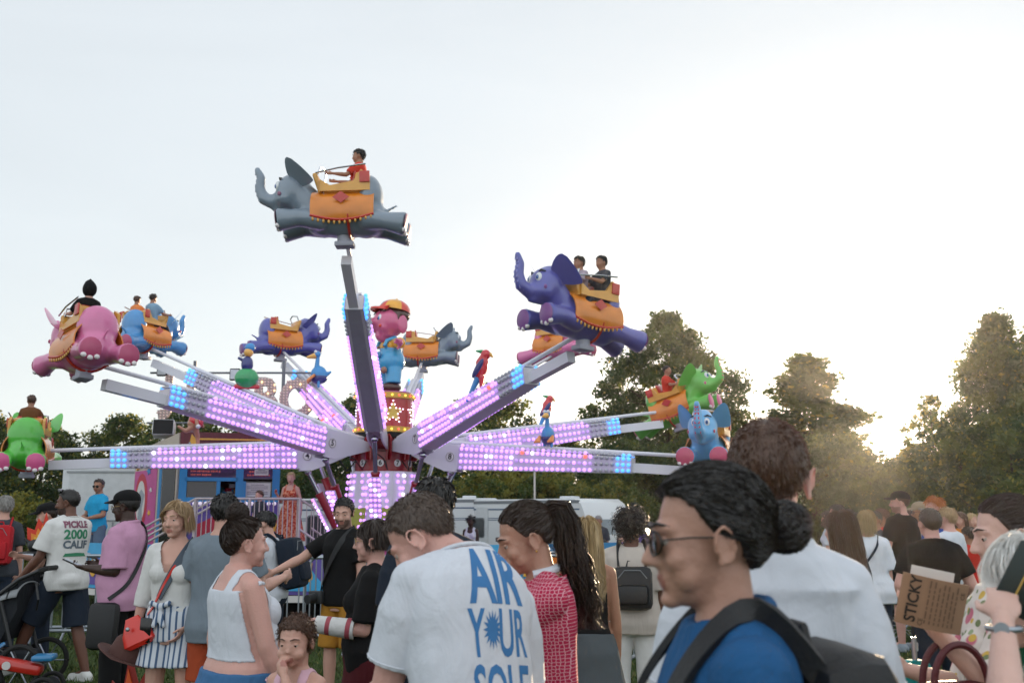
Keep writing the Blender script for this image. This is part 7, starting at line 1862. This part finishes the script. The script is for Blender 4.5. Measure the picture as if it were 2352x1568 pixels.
for k in (1, 2): q = MB(); t = Vector(hd['tips'][k]).lerp(Vector(hd['w']), .42); q.tube([t + Vector((.0, .010 * math.cos(a), .010 * math.sin(a))) for a in [2 * math.pi * j / 12 for j in range(13)]], .0022, 5, False); q.build('ring', STEEL, p['o'])
# teal retractable lead hanging on its cord
def lead():
    Y = 3.3; c = at(2104, 1552, Y); TQ = mat('teal plastic', '#12868a', .7, spec=.2); r = empty('dog_lead', (c.x, Y, c.z - .1), R(10), 'teal plastic lead reel hanging on a thin black cord, bottom right', 'dog lead')
    q = MB(); pts = round_rect(.10, .15, .03); q.loft([[Vector((x * k, y, z)) for x, z in pts] for y, k in ((-.016, .92), (-.010, 1), (.010, 1), (.016, .92))]); q.build('case', TQ, r)
    q = MB(); q.cyl((0, -.022, .055), (0, -.014, .055), .032, n=24); q.build('reel_cover', mat('teal disc', '#0f6e78', .3), r)
    q = MB(); q.box((0, -.018, .118), (.055, .012, .022), bev=.008); q.build('grip_slot', RUB, r)
    q = MB(); q.cyl((0, 0, .15), (0, 0, .22), .008); q.tube([(0, 0, .17), (.012, 0, .18), (.012, 0, .20), (0, 0, .21)], .003, 6); q.build('hook', STEEL, r)
    q = MB(); q.tube([(0, 0, .22), (.002, 0, .34), (-.002, 0, .55)], .004, 6); q.build('cord', RUB, r)
    q = MB(); q.tube([(-.05, -.01, .06), (-.075, -.01, .05), (-.08, 0, -.03), (-.07, 0, -.1)], .005, 6); q.build('loop', RUB, r)
lead()
q = MB(); c = at(2345, 1455, 2.3); q.lathe([(.03, -.09), (.034, -.08), (.034, .03), (.02, .06), (.012, .075)], c, 18); b = q.build('bottle', mat('green bottle', '#1f6b50', .1, spec=.8, trans=.3)); tag(b, 'green bottle beside the wrist of the white haired woman', 'bottle'); q = MB(); q.cyl(c + Vector((0, 0, .075)), c + Vector((0, 0, .095)), .015); q.build('cap', PAPER, b)

# --- riders
def rider(num, off, label, top, hairc, skin='light', hood=None, H=1.45):
    M = GOND[num]; p0 = M @ Vector((off[0], off[1], .30)); q = M.to_3x3().normalized(); fw = q @ Vector((1, 0, 0)); yaw = math.degrees(math.atan2(-fw.x, fw.y)); s = H / 1.75
    r = person(label, 500, p0.y, H, yaw, z0=p0.z, xy=(p0.x, p0.y), hip=(0, 0, .10 * s), skin=skin, vox=.018, head=(4, 0, 0), hair=('full' if hood is None else 'short', hairc, dict(length=.03)) if False else ('short', hairc, dict(length=.03)),
               ll=D((-.1, 1, -.1), (0, .5, -.7)), rl=D((.1, 1, -.1), (0, .5, -.7)), la=D((-.2, .7, -.7), (0, 1, .1)), ra=D((.2, .7, -.7), (0, 1, .1)), top=dict(m=top, sl=.8, hem=.9), bottom=dict(m=JEAN, len=1.8, waist=.98))
    if hood:
        h = MB(); h.sph(r['H'] @ Vector((0, -.03, .02)), (.105, .125, .13)); h.cap(r['H'] @ Vector((0, -.02, .1)), r['H'] @ Vector((0, -.05, .20)), .08, .01); me = fuse(h, .02, 2); me.materials.append(hood); link('hood', me, r['o'])
rider(6, (-.22, 0), 'rider with raised dark hair on the nearest grey elephant', REDC, 'black', 'tan')
rider(7, (-.02, -.14), 'rider in a pale top, front of the two on the right purple elephant', cm('pale lilac tee', '#9a8f9c'), 'black', 'tan')
rider(7, (-.26, .14), 'rider in a dark top, rear of the two on the right purple elephant', CHAR, 'black', 'tan')
rider(5, (.05, .0), 'rider in a black pointed hood on the pink elephant', BLACKT, 'black', 'light', M_BLK, 1.5)
rider(3, (.02, -.14), 'rider with long dark hair in light blue on the elephant behind the pink one', cm('light denim', '#7d9db4'), 'darkbrown', 'tan')
rider(3, (-.2, .14), 'rider in orange on the blue elephant behind the pink one', ORNG, 'brown', 'tan', None, 1.3)
rider(9, (-.1, 0), 'rider in a red top on the bright green elephant', REDC, 'darkbrown', 'tan')
rider(4, (-.15, 0), 'rider in brown on the green elephant at the left edge', cm('brown top', '#6a4428'), 'brown', 'tan')

# ------------------------------------------------------------------ crowd barriers
def barrier(px, Y, rz, label, L=2.1, x=None):
    r = empty('crowd_barrier', (gx(px, Y, .6) if x is None else x, Y, gz(Y)), rz, label, 'crowd barrier', 'steel crowd barriers round the ride')
    q = MB(); h = 1.08; pts = [(-L / 2, .16), (-L / 2, h - .12), (-L / 2 + .12, h), (L / 2 - .12, h), (L / 2, h - .12), (L / 2, .16), (L / 2, .2), (-L / 2, .2)]
    q.tube([(a, 0, b) for a, b in pts], .021, 8); q.cyl((-L / 2, 0, .2), (L / 2, 0, .2), .019); q.build('frame', STEEL, r)
    n = 16
    for k in range(1, n): b = MB(); b.cyl((-L / 2 + L * k / n, 0, .2), (-L / 2 + L * k / n, 0, h), .0085, n=6); b.build('bar', STEEL, r)
    for sx in (-1, 1): f = MB(); f.tube([(sx * L * .34, -.30, .015), (sx * L * .34, -.22, .04), (sx * L * .34, 0, .2), (sx * L * .34, .22, .04), (sx * L * .34, .30, .015)], .016, 6); f.build('foot', STEEL, r)
    return r
for px, Y, rz, lb in ((20, 12.7, 6, 'crowd barrier behind the pushchair at the far left'), (225, 12.4, 3, 'crowd barrier between the pushchair man and the man in the pink shirt'), (430, 12.1, 2, 'crowd barrier behind the woman in striped shorts'), (660, 11.9, -2, 'crowd barrier beside the man with the camera strap, on his left'),
                      (900, 12.1, -4, 'crowd barrier behind the woman with the bandaged arm'), (1120, 12.6, -12, 'crowd barrier hidden behind the man in the printed T-shirt'), (1330, 13.4, -22, 'crowd barrier behind the blonde woman with bare shoulders'), (1440, 16.0, -14, 'crowd barrier in front of the caravan with children holding it'), (1395, 9.6, 62, 'crowd barrier end between the blonde woman and the cream shirt')):
    barrier(px, Y, R(rz), lb)
# bicycle wheel of a pram behind the bearded man
def pram():
    Y = 12.6; x = gx(2092, Y, .3); r = empty('pushchair', (x + .2, Y, 0), R(-20), 'dark pushchair with a large wheel behind the man in the black polo shirt', 'pushchair'); rr = .2
    for sx, sy in ((-.28, -.25), (-.28, .25), (.35, -.22), (.35, .22)):
        w = MB(); w.tube([(sx + rr * math.cos(a), sy, rr + rr * math.sin(a)) for a in [2 * math.pi * k / 24 for k in range(25)]], .018, 8, False); wo = w.build('wheel', RUB, r)
        w = MB(); 
        for k in range(8): a = k * math.pi / 4; w.cyl((sx, sy, rr), (sx + rr * math.cos(a), sy, rr + rr * math.sin(a)), .004, n=5)
        w.build('spokes', STEEL, wo)
    q = MB(); q.tube([(-.28, -.22, .2), (.0, -.22, .5), (.3, -.22, .95), (.3, .22, .95), (0, .22, .5), (-.28, .22, .2)], .015, 6); q.tube([(.35, -.2, .2), (-.1, -.2, .65)], .013, 6); q.tube([(.35, .2, .2), (-.1, .2, .65)], .013, 6); q.build('frame', STEEL, r)
    q = MB(); q.box((-.02, 0, .52), (.5, .36, .22), Euler((0, R(-20), 0)), bev=.07); q.build('seat', M_BKP, r)
pram()
# ------------------------------------------------------------------ volume added to imitate lens glare round the low sun
def glare_haze():
    mb = MB(); mb.box((0, 34, 6.9), (170, 84, 17.0)); m = bpy.data.materials.new('haze air'); m.use_nodes = True; n = m.node_tree
    n.nodes.remove(n.nodes['Principled BSDF']); v = n.nodes.new('ShaderNodeVolumePrincipled')
    v.inputs['Color'].default_value = (.95, .93, .90, 1); v.inputs['Density'].default_value = .00032; v.inputs['Anisotropy'].default_value = .78
    n.links.new(v.outputs[0], n.nodes['Material Output'].inputs['Volume'])
    tag(mb.build('glare_haze', m, smooth=False), kind='stuff')
glare_haze()
bpy.data.scenes.remove(TMP)
